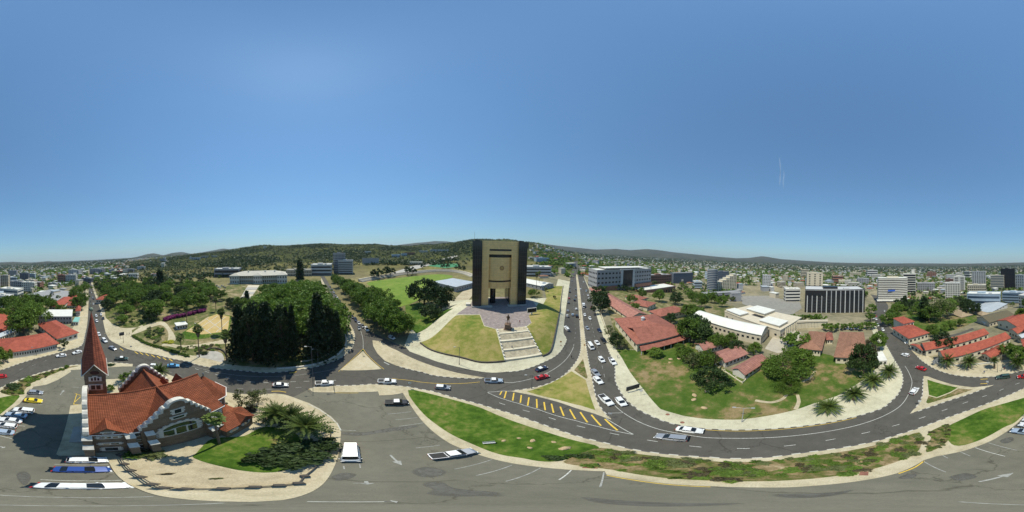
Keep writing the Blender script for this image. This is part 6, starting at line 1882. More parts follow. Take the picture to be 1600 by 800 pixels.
# ---- right of the museum
house('hall_shed', 'long cream-roofed hall directly behind the right flank of the museum', [(828,455),(843,446),(840,433),(822,434)], 5, 'gable', 2, M_WROOF, M_GREYW, 'hall', 3, 1, .4, None, 'y', 8)
block('college_block', 'pale grey college block with white roof right of the museum', 822, 861, 432, 417.5, 26, M_LGREY, M_WROOF, 3, 16, 7, style='bands', wh=.45)
block('college_block', 'blue-grey college block behind the pale one right of the museum', 838, 858, 409, 403.5, 14, M_LBLUE, M_GROOF, 3, 12, 5)
block('glass_office', 'grey office with white roof canopy and brown base beside the dual carriageway', 932, 1016, 453, 421.5, 26, M_GREYW, M_WROOF, 5, 18, 6, ww=.55, wh=.38, z0=5)
def office_extras():
    L, Rr = G(932, 453), G(1016, 453)
    w = (Rr-L).xy.length; d2 = (Rr-L).xy; D = ((L+Rr)/2).xy.length
    h = at_dist(974, 418, D)-L.z
    t = thing('office_canopy', 'white roof canopy and dark glass entrance of the grey office', 'canopy', (L.x, L.y, L.z-1), math.atan2(d2.y, d2.x))
    mb = MB(); mb.box(w*.14, w*.92, 2, 24, h+.4, h+1.0); mb.build('canopy', M_WROOF, t)
    mb = MB(); mb.box(w*.42, w*.60, -.6, .0, 0, h-2.5); mb.build('entrance_glass', M_DGL, t)
    for x in (.39, .61):
        mb = MB(); mb.box(w*x-w*.02, w*x+w*.02, -1.4, 0, 0, h-1.5); mb.build('entrance_pier', M_LGREY, t)
    mb = MB(); mb.box(w*.36, w*.64, -1.4, 0, h-2.4, h-1.2); mb.build('entrance_beam', M_LGREY, t)
    mb = MB(); mb.box(-w*.03, w*.3, -4, -.1, -1, 5.4); mb.build('brown_base', M_BRICKW, t)
    mb = MB(); mb.box(w*.64, w*1.0, -3, -.1, -1, 4.6); mb.build('brown_base', M_BRICKW, t)
office_extras()
block('blank_slab', 'dark blue-grey windowless slab beyond the school roofs', 1052, 1082, 443, 427, 18, M_SLATE, M_GROOF, 0, plant=False)
block('brick_office', 'brown brick office left of the windowless slab', 1015, 1049, 445, 430, 20, M_BRICKW, M_GROOF, 4, 12, 6, ww=.5)
block('low_white_deck', 'low brown hall with wide white roof behind the school', 1000, 1055, 457, 451, 30, M_BRICKW, M_WROOF, 1, 12, 6, plant=False)
house('orange_house', 'orange-roofed house left of the grey office', [(918,434),(932,434),(931,425),(919,425)], 5, 'hip', 2.5, M_REDB, M_OFFW, 'house', 3, 1)
def cyl_tower():
    p = G(1112, 456); D = p.xy.length
    h = at_dist(1112, 421.5, D)-p.z; r_ = 8.2*2*PI/1600*D
    t = thing('round_tower', 'round grey glass tower beside the stepped cream block', 'tower', (p.x, p.y, p.z))
    mb = MB(); mb.cyl(0, 0, -2, h, r_, n=28); mb.build('glass_drum', M_BLUEG, t)
    for k in range(13):
        mb = MB(); mb.cyl(0, 0, h*(k+.3)/13, h*(k+.7)/13, r_+.15, n=28); mb.build('floor_band', M_GREYW, t)
    mb = MB(); mb.cyl(0, 0, h, h+1.5, r_*.8, n=20); mb.build('roof_drum', M_GROOF, t)
cyl_tower()
def stepped():
    L, Rr = G(1117, 455), G(1150, 454); d2 = (Rr-L).xy; w = d2.length; D = ((L+Rr)/2).xy.length
    t = thing('stepped_block', 'cream office block stepping up to the right in terraces', 'building', (L.x, L.y, L.z-1), math.atan2(d2.y, d2.x))
    for k in range(6):
        x0, x1 = w*k/6, w*(k+1)/6
        h = at_dist(1117+33*(k+.5)/6, 443-2.7*k, D)-L.z+1
        mb = MB(); mb.box(x0, x1+.0, 0, 20, -2, h); mb.build('wall', M_CREAM, t)
        mb = MB()
        for f in range(int(h/3.4)):
            for j in range(2): mb.box(x0+(x1-x0)*(.12+.46*j), x0+(x1-x0)*(.42+.46*j), -.08, .02, 1+f*3.4, 2.9+f*3.4)
        o = mb.build('windows', M_DGL, t); o['kind'] = 'stuff'
        mb = MB(); mb.box(x0-.2, x1+.2, -.3, 20.2, h, h+.5); mb.build('roof', M_TROOF, t)
stepped()
block('dark_glass_office', 'dark glass office behind the stepped cream block', 1120, 1138, 446, 424.5, 18, M_SLATE, M_GROOF, 8, 10, 6, gm=M_BLUEG)
block('podium', 'low grey podium in front of the stepped cream block', 1100, 1158, 464, 458, 14, M_GREYW, M_GROOF, 1, 14, 4, style='bands', plant=False)
block('stair_block', 'grey concrete stair block at the end of the podium', 1143, 1158, 471, 459, 9, M_GREYW, M_GROOF, 0, plant=False)
block('beige_tower', 'tall beige hotel tower with a vertical window strip', 1260, 1285, 461, 427, 18, M_BEIGE, M_TROOF, 12, 3, 4, ww=.3)
block('black_office', 'wide black glass office with pale vertical fins', 1257, 1351, 488, 454, 26, M_BLACK, M_LGREY, 0)
def fins():
    L, Rr = G(1257, 488), G(1351, 488); d2 = (Rr-L).xy; w = d2.length; D = ((L+Rr)/2).xy.length
    h = at_dist(1304, 455, D)-L.z
    t = thing('office_fins', 'pale concrete fins and dark glazing fronting the black office', 'facade', (L.x, L.y, L.z-1), math.atan2(d2.y, d2.x))
    for k in range(13):
        x = w*(k+.5)/13
        mb = MB(); mb.box(x-w*.007, x+w*.007, -.9, -.02, -1, h+(1.5 if k > 3 else -4)); mb.build('fin', M_GREYW if k % 2 else M_LGREY, t)
        if k < 12:
            for f in range(7):
                z = h*(f+.5)/7-(1 if k > 3 else 2)
                mb = MB(); mb.box(x+w*.009, x+w/13-w*.009, -.35, -.03, z, z+h*.1); mb.build('pane', M_DGL, t)
fins()
block('white_office', 'small white four-storey office at the edge of the building site', 1227, 1250, 471, 452, 16, M_OFFW, M_WROOF, 4, 6, 5, style='bands', wh=.5)
for a in (('grey_tower', 'slim grey tower in the middle of town, left of the beige tower', 1192, 1204, 451, 430.5, 14, M_LGREY, M_GROOF, 9, 4, 4), ('slim_tower', 'small slim beige tower far behind the building site', 1224, 1231, 441, 430.5, 12, M_BEIGE, M_GROOF, 8, 3, 3)): block(*a)
# wavy hotel
def hotel():
    L, Rr = G(1372, 472), G(1418, 471); d2 = (Rr-L).xy; w = d2.length; D = ((L+Rr)/2).xy.length
    h = at_dist(1395, 434, D)-L.z
    t = thing('wavy_hotel', 'white hotel slab with wavy balcony bands above the west street', 'hotel', (L.x, L.y, L.z-1), math.atan2(d2.y, d2.x))
    n = 24
    def prof(off): return [(w*i/n, off+1.6*math.sin(2*PI*i/n*1.0+.6)) for i in range(n+1)]
    mb = MB(); mb.prism(prof(1.2)+[(w, 16), (0, 16)], -2, h-.5); mb.build('glazed_wall', M_DGL, t)
    fl = 12
    for k in range(fl):
        z = h*.12+(h*.88)*k/fl
        mb = MB(); mb.prism(prof(-.6)+[(w+.4, 16.4), (-.4, 16.4)], z, z+h*.88/fl*.5); mb.build('balcony_band', M_OFFW, t)
    mb = MB(); mb.prism(prof(-.5)+[(w+.4, 16.4), (-.4, 16.4)], h-.5, h+1.0); r = mb.build('roof', M_WROOF, t)
    mb = MB(); mb.box(w*.3, w*.7, 5, 12, h+1, h+3.2); mb.build('plant_room', M_BEIGE, r)
    mb = MB(); mb.prism([(x*1.1-2, y-6) for x, y in prof(0)]+[(w*1.1, 10), (-2, 10)], 3.6, 5.0); mb.build('entrance_canopy', M_WROOF, t)
    mb = MB(); mb.box(w*.32, w*.56, -2.1, -1.7, h*.47, h*.53); mb.build('blue_sign', mat('sign_blue', (.04, .12, .5), .5), t)
hotel()
block('glass_hotel_tower', 'white-framed dark glass tower right of the wavy hotel', 1411, 1431, 460, 428, 16, M_OFFW, M_WROOF, 9, 1, 3, style='bands', wh=.7)
block('tower_blade', 'white blade wall rising over the glass tower', 1424, 1429, 459, 421.5, 5, M_OFFW, M_WROOF, 0, plant=False)
for a in (('grey_block', 'grey-roofed block right of the glass hotel tower', 1433, 1461, 456, 443, 22, M_GREYW, M_GROOF, 5, 10, 6), ('white_block', 'white mid-rise block with shaded grey side', 1477, 1500, 466, 442.5, 16, M_OFFW, M_LGREY, 7, 6, 5), ('white_glass_block', 'white block with dark glass left half', 1490, 1508, 454, 432.5, 16, M_OFFW, M_WROOF, 7, 2, 4), ('grey_twin_tower', 'tall grey ribbed tower left of the black tower', 1519, 1540, 448, 424.5, 18, M_LGREY, M_GROOF, 12, 6, 5), ('brown_block', 'brown and beige office in front of the grey ribbed tower', 1512, 1541, 465, 446, 18, M_BEIGE, M_TROOF, 5, 9, 5), ('striped_block', 'beige striped block in front of the black tower', 1548, 1569, 453, 430.5, 16, M_BEIGE, M_WROOF, 9, 5, 4), ('black_tower', 'tall black tower, the darkest on the skyline', 1564, 1586, 452, 420.5, 18, M_BLACK, M_BLACK, 14, 9, 6), ('grey_tower_right', 'grey block at the right edge beside the black tower', 1587, 1600, 452, 430, 16, M_LGREY, M_GROOF, 9, 4, 4), ('beige_corner_tower', 'beige tower at the far left edge', 1601, 1613, 448, 430.5, 14, M_BEIGE, M_GROOF, 8, 4, 4), ('blue_office', 'pale blue low office below the beige striped block', 1511, 1563, 481, 460, 18, M_LBLUE, M_WROOF, 3, 14, 5), ('blue_office', 'pale blue long office at the right edge', 1566, 1604, 474, 458, 18, M_LBLUE, M_SROOF, 4, 12, 5), ('blue_glass_block', 'blue glass block in the town left of the spire', 1631, 1644, 438, 427, 14, M_SLATE, M_GROOF, 6, 5, 4), ('white_grey_block', 'white and grey block below the blue glass block', 1634, 1654, 456, 441.5, 16, M_OFFW, M_WROOF, 5, 6, 4), ('grey_wide_block', 'grey block left of the white and grey one', 1616, 1634, 453, 440, 16, M_GREYW, M_GROOF, 4, 6, 4), ('white_car_park', 'stepped white building at the left edge of the picture', 1600, 1628, 470, 452, 22, M_OFFW, M_WROOF, 4, 8, 5), ('white_low_block', 'low white block below the stepped white building', 1592, 1614, 481, 463, 16, M_OFFW, M_LGREY, 4, 6, 4), ('blue_front_office', 'blue-fronted office beyond the end of the south street', 1707, 1723, 432, 422, 16, M_LGREY, M_GROOF, 5, 6, 4), ('redbrown_block', 'red-brown block left of the south street', 1690, 1702, 442, 430, 14, M_BRICKW, M_REDB, 4, 5, 4), ('grey_row', 'grey row of flats beyond the red-brown block', 1740, 1760, 428, 420.5, 14, M_GREYW, M_GROOF, 4, 8, 4), ('dark_shop', 'dark glass shop at the end of the south street', 1728, 1742, 442, 434.5, 12, M_SLATE, M_WROOF, 2, 6, 4)):
    kw = {}
    if a[0] == 'black_tower': kw = dict(gm=M_DGL, ww=.7)
    if a[0] in ('blue_office', 'striped_block', 'white_car_park'): kw = dict(style='bands', wh=.45, gm=M_BLUEG)
    block(*a, **kw)

BR = random.Random(77)
for i in range(34):
    x = BR.uniform(1070, 1600) if i < 26 else BR.uniform(1602, 1725)
    yb = BR.uniform(430, 452); wpx = BR.uniform(8, 20)
    if abs(x-1377) < 22 and yb > 440: continue
    yt = yb-BR.uniform(5, 12)
    m_ = BR.choice([M_OFFW, M_LGREY, M_BEIGE, M_GREYW, M_LBLUE, M_CREAM, M_BRICKW])
    block('midrise_block', {M_OFFW: 'white', M_LGREY: 'light grey', M_BEIGE: 'beige', M_GREYW: 'grey', M_LBLUE: 'pale blue', M_CREAM: 'cream', M_BRICKW: 'brick'}[m_]+' mid-rise block in the middle of the town', x, x+wpx, yb, yt, BR.uniform(12, 22), m_, BR.choice([M_WROOF, M_GROOF, M_SROOF, M_TROOF]), BR.choice((3, 4, 5)), BR.choice((5, 7, 9)), 4, style=BR.choice(('grid', 'bands')), group='mid-rise blocks of the town', rot=BR.uniform(-25, 25))
# ------------------------------------------------------------ vehicles
M_TYRE = mat('tyre', (.018, .018, .018), .9, .1)
M_RIM = mat('rim', (.35, .35, .36), .35, .1, metal=.7)
M_CGLASS = glass_mat('car_glass', (.012, .015, .018), .05)
M_LAMP = mat('headlamp', (.75, .75, .72), .15, .02)
M_TAIL = mat('tail_lamp', (.35, .02, .015), .25, .05)
M_BUMP = mat('black_plastic', (.03, .03, .03), .7, .1)
PAINT = {k: car_paint('paint_'+k, c, m) for k, c, m in (('white', (.70, .70, .68), 0), ('silver', (.42, .43, .44), .5), ('blue', (.018, .06, .26), .1), ('red', (.42, .02, .02), 0), ('yellow', (.72, .55, .03), 0), ('black', (.015, .015, .017), .1), ('navy', (.02, .035, .08), .2), ('green', (.05, .09, .07), .2), ('grey', (.16, .17, .18), .4), ('skyblue', (.12, .36, .60), .2), ('paleblue', (.42, .50, .58), .3))}
# side outlines (x forward, z up): lower body then cabin
CARS = {
 'sedan': dict(L=4.4, W=1.74, body=[(-2.18,.42),(-2.2,.72),(-2.1,.93),(-1.55,.98),(1.0,.96),(1.9,.82),(2.18,.66),(2.2,.40)], cab=[(-1.62,.97),(-.98,1.40),(.18,1.42),(1.02,.96)], wb=1.32),
 'hatch': dict(L=3.9, W=1.70, body=[(-1.93,.42),(-1.97,.75),(-1.9,1.0),(1.0,.98),(1.7,.84),(1.92,.66),(1.95,.40)], cab=[(-1.88,1.0),(-1.55,1.45),(.1,1.47),(1.0,.98)], wb=1.22),
 'suv': dict(L=4.6, W=1.86, body=[(-2.28,.5),(-2.3,.9),(-2.24,1.12),(1.1,1.10),(2.05,1.0),(2.28,.8),(2.3,.46)], cab=[(-2.2,1.12),(-1.95,1.70),(.2,1.72),(1.1,1.10)], wb=1.4),
 'van': dict(L=5.3, W=1.95, body=[(-2.62,.5),(-2.65,1.2),(2.2,1.2),(2.5,1.0),(2.64,.7),(2.65,.45)], cab=[(-2.62,1.2),(-2.55,2.15),(1.55,2.18),(2.25,1.2)], wb=1.65),
 'pickup': dict(L=5.1, W=1.82, body=[(-2.52,.55),(-2.55,1.0),(1.15,1.02),(2.2,.98),(2.5,.82),(2.55,.5)], cab=[(-.75,1.0),(-.55,1.66),(.55,1.68),(1.25,1.02)], wb=1.6),
 'truck': dict(L=6.2, W=2.1, body=[(-3.0,.6),(-3.05,1.0),(1.6,1.05),(2.8,1.0),(3.0,.8),(3.05,.5)], cab=[(1.2,1.05),(1.25,2.15),(2.4,2.15),(2.9,1.05)], wb=1.9),
}
def loft(mb, prof, W_, inset):
    """side profile swept across the width with tumblehome: (y, inward factor) stations"""
    n = len(prof)
    zmin = min(z for x, z in prof); zmax = max(z for x, z in prof)
    cx = sum(x for x, z in prof)/n
    x0, x1 = min(x for x, z in prof), max(x for x, z in prof)
    half = (x1-x0)/2; mid = (x0+x1)/2
    st = [(-.5, .90), (-.46, .965), (-.3, .995), (0, 1.0), (.3, .995), (.46, .965), (.5, .90)]
    vs = []
    for f, k in st:
        for x, z in prof:
            t = (z-zmin)/max(.01, zmax-zmin)
            e = max(0, abs(x-mid)/half-.55)/.45
            y = f*W_*(1-inset*t)*(1-.13*e*e)
            u = mid+(x-mid)*(1-(1-k)*min(1, (abs(x-mid)/half)**2*1.2))
            vs.append((u, y, z-(.02 if abs(f) == .5 and t > .6 else 0)))
    ns = len(st)
    fs = []
    for s_ in range(ns-1):
        for i in range(n):
            j = (i+1) % n
            fs.append((s_*n+i, s_*n+j, (s_+1)*n+j, (s_+1)*n+i))
    fs.append(tuple(range(n-1, -1, -1))); fs.append(tuple(range((ns-1)*n, ns*n)))
    mb.add(vs, fs)
CAR_PARTS = {}
def car_parts(kind):
    if kind in CAR_PARTS: return CAR_PARTS[kind]
    c = CARS[kind]
    out = []
    W_ = c['W']
    # body shell with wheel arches cut into the outline
    prof = list(c['body'])
    wb = c['wb']; r = .34 if kind not in ('suv', 'van', 'pickup', 'truck') else .39
    under = []
    for wx in (wb, -wb):
        for k in range(6):
            a = PI*k/5
            under.append((wx+(r+.06)*math.cos(a), .30+(r+.06)*math.sin(a)*.95))
    full = prof+[(prof[-1][0]-.1, .26)]+under[:6]+under[6:]+[(prof[0][0]+.1, .28)]
    mb = MB(); loft(mb, list(reversed(full)), W_, .06)
    out.append(('body', mb.mesh('body', PAINT['white']), True))
    cab = c['cab']
    mb = MB(); loft(mb, list(reversed(cab)), W_*.94, .22); out.append(('windows', mb.mesh('windows', M_CGLASS), False))
    # roof panel and pillars in body colour
    mb = MB()
    (x0, z0), (x1, z1), (x2, z2), (x3, z3) = cab
    wr = W_*.94*(1-.22)/2
    mb.box(x1-.06, x2+.06, -wr-.012, wr+.012, max(z1, z2)-.055, max(z1, z2)+.03)
    out.append(('roof', mb.mesh('roof', PAINT['white']), True))
    wl = W_*.94/2
    for s_ in (-1, 1):
        for (xa, za), (xb, zb) in (((x0, z0), (x1, z1)), ((x3, z3), (x2, z2))):
            mb = MB(); mb.tube([(xa, s_*wl*.985, za), (xb, s_*wr*1.0, zb)], .055, 4); out.append(('pillar', mb.mesh('pillar', PAINT['white']), True))
        nb = 3 if kind in ('van',) else (2 if kind in ('suv', 'hatch') else 1)
        for k in range(nb):
            f = (k+1)/(nb+1)
            xm = x0*.3+x1*.7+(x2-x1+.2)*f
            mb = MB(); mb.tube([(xm, s_*wl*.99, z0), (xm, s_*wr*1.01, max(z1, z2)-.03)], .045, 4); out.append(('pillar', mb.mesh('pillar', PAINT['white']), True))
    if kind == 'pickup':
        mb = MB(); mb.box(-2.42, -.85, -W_*.41, W_*.41, .985, 1.012); out.append(('cargo_bed', mb.mesh('cargo_bed', M_BUMP), False))
        mb = MB(); q = W_*.47
        mb.prism([(-.8, -q), (-.8, -q+.12), (-2.42, -q+.12), (-2.42, q-.12), (-.8, q-.12), (-.8, q), (-2.54, q), (-2.54, -q)][::-1], 1.0, 1.1); out.append(('bed_rails', mb.mesh('bed_rails', PAINT['white']), True))
    if kind == 'truck':
        mb = MB(); mb.box(-3.0, 1.05, -1.08, 1.08, 1.05, 3.0); out.append(('cargo_box', mb.mesh('cargo_box', PAINT['white']), True))
    fx = max(x for x, z in prof); bx = min(x for x, z in prof)
    for y in (-W_*.36, W_*.36):
        mb = MB(); mb.box(fx-.16, fx-.005, y-.19, y+.19, .60, .76); out.append(('headlight', mb.mesh('headlight', M_LAMP), False))
        mb = MB(); mb.box(bx-.012, bx+.1, y-.17, y+.17, .66, .84); out.append(('tail_light', mb.mesh('tail_light', M_TAIL), False))
        mb = MB(); mb.ball((x3-.25, y/abs(y)*W_*.53, z3+.08), .1, .09, .07, 6, 4); out.append(('mirror', mb.mesh('mirror', PAINT['white']), True))
    mb = MB(); mb.box(fx-.14, fx+.02, -W_*.42, W_*.42, .32, .50); out.append(('front_bumper', mb.mesh('front_bumper', M_BUMP), False))
    mb = MB(); mb.box(bx-.02, bx+.14, -W_*.42, W_*.42, .34, .52); out.append(('rear_bumper', mb.mesh('rear_bumper', M_BUMP), False))
    tm = MB(); rm = MB()
    def ringw(mb, r0, w0, n=14):
        vs = [(r0*math.cos(2*PI*i/n), s_*w0, r0*math.sin(2*PI*i/n)) for s_ in (-1, 1) for i in range(n)]
        mb.add(vs, [(i, (i+1) % n, n+(i+1) % n, n+i) for i in range(n)]+[tuple(range(n-1, -1, -1)), tuple(range(n, 2*n))])
    ringw(tm, r, .11); ringw(rm, r*.62, .118)
    CAR_PARTS[kind] = (out, tm.mesh('tyre', M_TYRE), rm.mesh('rim', M_RIM), wb, W_, r)
    return CAR_PARTS[kind]
def car(kind, colour, x0, y0, x1, y1, label, group=None, roof=None, small=False, off=.06):
    """car between a tail point and a nose point on the ground"""
    a, b = G(x0, y0), G(x1, y1)
    c = (a+b)/2
    d = (b-a).xy
    parts, ty, ri, wb, W_, r = car_parts(kind)
    nm = {'sedan': 'sedan_car', 'hatch': 'hatchback_car', 'suv': 'station_wagon', 'van': 'minibus', 'pickup': 'pickup_truck', 'truck': 'box_truck'}[kind]
    cat = {'van': 'van', 'pickup': 'pickup', 'truck': 'truck'}.get(kind, 'car')
    rz = math.atan2(d.y, d.x)
    t = thing(nm, label, cat, (c.x, c.y, ground_z(c.x, c.y)+off), rz, group)
    dn = d.normalized()
    sl = (ground_z(*(c.xy+dn*2))-ground_z(*(c.xy-dn*2)))/4
    t.rotation_euler = (0, -math.atan(sl), rz)
    for name, me, painted in parts:
        if small and name in ('mirror', 'front_bumper', 'rear_bumper', 'pillar'): continue
        o = obj(name, me, t)
        if painted:
            o.material_slots[0].link = 'OBJECT'
            o.material_slots[0].material = PAINT[roof if (roof and name == 'roof') else colour]
    for x in (wb, -wb):
        for s_ in (-1, 1):
            w = obj('wheel', ty, t, (x, s_*(W_/2-.10), r)); obj('rim', ri, w)
    return t
# parked in front of the church
car('hatch', 'white', 108, 720, 165, 719.4, 'white hatchback parked nearest the church front steps')
car('sedan', 'blue', 88, 734, 168.5, 734, 'bright blue car parked between two white ones before the church')
car('sedan', 'white', 58, 758.5, 200, 758.5, 'white car parked furthest from the church front, seen from above')
car('hatch', 'silver', 46, 614.5, 66, 615.5, 'silver hatchback at the top of the parked row above the church shadow')
car('sedan', 'yellow', 40, 627, 64.5, 628.5, 'yellow taxi parked in the row above the church shadow')
car('suv', 'white', 55, 645, 19.5, 641, 'white station wagon parked below the yellow taxi')
car('sedan', 'paleblue', 42, 652, 10, 648, 'pale blue car parked partly in the church shadow', None, 'white')
car('sedan', 'white', 32, 660, 1.5, 656.5, 'white car in the middle of the parked row at the left edge')
car('hatch', 'white', 26.5, 668.5, -7, 664, 'white hatchback second from the bottom of the left parked row')
car('sedan', 'paleblue', 23.5, 678, -20, 673.5, 'silver-blue car at the bottom of the left parked row')
car('van', 'white', 548, 695, 548, 723, 'white minibus parked beside the dark juniper')
car('pickup', 'black', 604.5, 630.5, 635, 630, 'dark pickup with white cab parked beside the verge lawn', None, 'white')
car('pickup', 'silver', 671, 715, 741, 704.5, 'silver pickup with white roof parked beside the verge bend', None, 'white')
# on the roads
for k, col, x0, y0, x1, y1, lab, rf in (('sedan','silver',425,603,451.5,603,'silver sedan with white roof on the main road behind the date palms','white'),('pickup','white',492.5,601,521.5,599.5,'white pickup near the end of the paved strip, by the lamp post',None),('pickup','white',590,597.5,619.5,597.5,'white pickup passing below the triangle island',None),('hatch','silver',680,606,703.5,607.5,'silver hatchback passing the left tip of the verge lawn','white'),('pickup','paleblue',760,596.5,782.5,596.5,'blue-grey pickup with white cab below the museum lawn','white'),('sedan','navy',839.5,580,851.5,575.5,'dark blue and white patrol car on the museum bend','white'),('sedan','red',838,593,855,588.5,'red car on the museum bend',None),('suv','silver',1067,687,1030,683,'silver station wagon on the sweeping bend, behind the white sedan',None),('sedan','white',1062,671.5,1092.5,675,'white sedan beside the kerb on the sweeping bend',None),('pickup','white',938,619,956,635,'white double-cab pickup leaving the dual carriageway','white'),('hatch','white',963.5,622,977,637,'white hatchback beside the kerb at the end of the dual carriageway',None),('sedan','silver',926.5,580,934,588,'silver car, front one of a close pair on the dual carriageway',None),('sedan','white',929.5,591,939,600.5,'white car, rear one of a close pair on the dual carriageway',None),('hatch','white',935.5,559,944,568.5,'white car level with the narrow median on the dual carriageway',None),('pickup','white',952,560,962,573,'white pickup beside the kerb near the billboard',None),('van','white',919.5,538,927,549,'white minibus beside the median of the dual carriageway',None),('sedan','white',929,533,936.5,541.5,'white sedan right of the minibus on the dual carriageway',None),('pickup','black',939.5,529,946.5,538,'black pickup by the school kerb on the dual carriageway',None),('hatch','white',887.5,517.5,882.5,511,'white car by the museum pavement on the dual carriageway',None),('sedan','silver',914.5,511,920,517,'silver sedan in the inner lane of the dual carriageway',None),('sedan','navy',933.5,514.5,939.5,521,'navy car by the kerb on the dual carriageway',None),('pickup','green',180,562,200.5,562,'dark green pickup with pale cab behind the church tower','white'),('sedan','skyblue',263,573,278.5,573,'bright blue car on the road behind the north gable',None),('hatch','white',236,573,250,574,'white car half hidden by the palm behind the north gable',None),('sedan','silver',170,542.5,182.5,548.5,'silver car turning in from the south street',None),('suv','white',160,530,167.5,537.5,'white station wagon coming down the south street',None),('hatch','white',153,521,156.5,527,'white car coming down the south street, third from the crossing',None),('hatch','white',150,500.5,152.5,505.5,'white car further up the south street, nearer of two',None),('hatch','white',149.5,492.5,151.5,497,'white car further up the south street, further of two',None),('sedan','white',103.5,556.5,88.5,558,'white sedan left of the church spire, further from the spire',None),('sedan','white',126.5,550.5,115,553.5,'white sedan left of the church spire, nearer the spire',None),('sedan','red',6.5,589.5,-6,590.5,'red car at the left edge of the picture on the main road',None),('hatch','white',1419,557.5,1410.5,555,'white car on the west street above the red one',None),('sedan','red',1445.5,579.5,1433,575,'red car turning into the west street',None),('hatch','white',1425,617,1432,608.5,'white car beside the grassy triangle island',None),('sedan','white',1424.5,536,1414.5,537,'white car waiting at the mouth of the side street',None),('suv','green',1577.5,589.5,1557,591.5,'dark green station wagon in front of the date palms',None)):
    car(k, col, x0, y0, x1, y1, lab, None, rf)
far = [(889.7,450,'white'),(890,457,'black'),(889,467,'red'),(888,474,'grey'),(887,487,'silver'),(886,495,'white'),(899.5,453,'grey'),(899.3,464,'silver'),(897.5,470,'black'),(900,484,'white'),(894.5,493,'paleblue'),(901,495,'black'),(895,426,'white'),(896,434,'red'),(898,419,'white'),(893.5,440,'silver')]
for x, y, c_ in far: car('hatch' if c_ != 'black' else 'suv', c_, x+.5, y+1.6, x-.1, y-1.4, c_+' car climbing the museum side of the dual carriageway', 'traffic on the dual carriageway', None, True, .1)
far = [(907,452,'white'),(916,455.5,'paleblue'),(918.5,462,'white'),(920,467.5,'white'),(924.5,481,'red'),(913.5,493,'white'),(921.5,498.5,'white'),(903.5,426,'white'),(905,434,'silver'),(911.5,441,'white'),(901.5,418,'silver')]
for x, y, c_ in far: car('sedan' if c_ != 'paleblue' else 'suv', c_, x-.4, y-1.6, x+.7, y+1.8, c_+' car coming down the school side of the dual carriageway', 'traffic on the dual carriageway', None, True, .1)
car('truck', 'white', 911, 477, 912.5, 483.5, 'white box truck coming down the dual carriageway', None, None, True, .1)
for i in range(15):
    t_ = i/14
    x = lerp_tab([(0, 516), (.3, 528), (.6, 543), (.85, 560), (1, 573)], t_); y = lerp_tab([(0, 449), (.3, 468), (.6, 489), (.85, 505.5), (1, 516)], t_)
    c_ = ['black', 'navy', 'silver', 'grey', 'white'][i % 5]
    car(['sedan', 'hatch', 'suv'][i % 3], c_, x-1.2, y-1.8, x+1.2, y+1.8, c_+' car parked in the shade of the avenue trees', 'cars parked along the avenue', None, True, .1)
car('sedan', 'grey', 560.5, 511.5, 562, 516, 'dark car driving out of the avenue'); car('hatch', 'white', 608, 527, 616, 531, 'white car parked under the last avenue tree')
for x, y, c_ in ((1368.5,495,'red'),(1364.5,498.5,'white'),(1369,500,'white'),(1380,505.5,'black'),(1382,487,'white'),(1371.5,509.5,'white'),(1379.5,516.5,'white')):
    car('hatch', c_, x-.8, y-1.1, x+.8, y+1.1, c_+' car far down the west street', 'cars on the west street', None, True, .1)
for i, x in enumerate((1324, 1330, 1336, 1341)): car('sedan', 'white' if i != 2 else 'silver', x, 512.8, x+.3, 515.6, 'car in the small lot behind the large brown roof', 'cars behind the brown roof', None, True, .1)
for x, y, c_ in ((146,476,'white'),(144.5,466,'silver'),(143,458,'white'),(141.5,450,'grey'),(146.5,468,'black'),(158,492.5,'white'),(161.5,499,'black')):
    car('hatch', c_, x-.3, y-1.5, x+.4, y+1.5, c_+' car far up the south street', 'cars on the south street', None, True, .1)
rn = random.Random(8)
for i in range(16):
    x = 331+i*2.6 if i < 9 else 452+(i-9)*4.2; y = 447+(i % 3)*1.6 if i < 9 else 440+(i % 2)*2
    c_ = ['white', 'silver', 'grey', 'navy', 'white'][i % 5]
    car('sedan', c_, x-.5, y+.6, x+.6, y-.5, c_+' car in the parliament car park', 'cars by the parliament', None, True, .2)
for x, y, c_ in ((1232,520.5,'white'),(1228,521,'white')): car('sedan', c_, x-1.6, y, x+1.4, y+.5, 'white car on the paved forecourt of the hall', 'cars on the hall forecourt', None, True, .2)
car('van', 'red', 1230, 518, 1235, 516.5, 'red minibus on the paved forecourt of the hall', None, None, True, .2)

# ------------------------------------------------------------ street furniture
M_POLE = mat('grey_pole', (.14, .14, .14), .6, .15)
M_POLEL = mat('galvanised_pole', (.42, .43, .43), .5, .1, metal=.3)
def lamp_post(px, py, cx, cy, label, arms=1, dirx=1, m=M_POLE):
    p = G(px, py); h = max(4, at_dist(cx, cy, p.xy.length)-p.z)
    t = thing('street_lamp', label, 'street lamp', (p.x, p.y, p.z+.12), math.atan2(p.y, p.x)+PI/2)
    mb = MB(); mb.tube([(0, 0, -.3), (0, 0, .9), (0, 0, .95), (0, 0, h)], [.13, .12, .085, .055], 8); mb.build('pole', m, t)
    for s_ in ((1, -1) if arms == 2 else (dirx,)):
        mb = MB(); mb.tube([(0, 0, h-.25), (s_*.5, 0, h+.05), (s_*1.5, 0, h+.12)], .045, 5); a = mb.build('arm', m, t)
        mb = MB(); mb.box(min(s_*1.35, s_*2.0), max(s_*1.35, s_*2.0), -.13, .13, h+.03, h+.17); mb.build('lantern', M_POLEL, a)
    return t
lamp_post(489, 594, 488.5, 542, 'tall lamp post between the main road and the paved strip')
lamp_post(497, 570, 496, 546, 'shorter lamp post at the edge of the park planter')
lamp_post(717.5, 570, 717, 543, 'lamp post in front of the museum lawn')
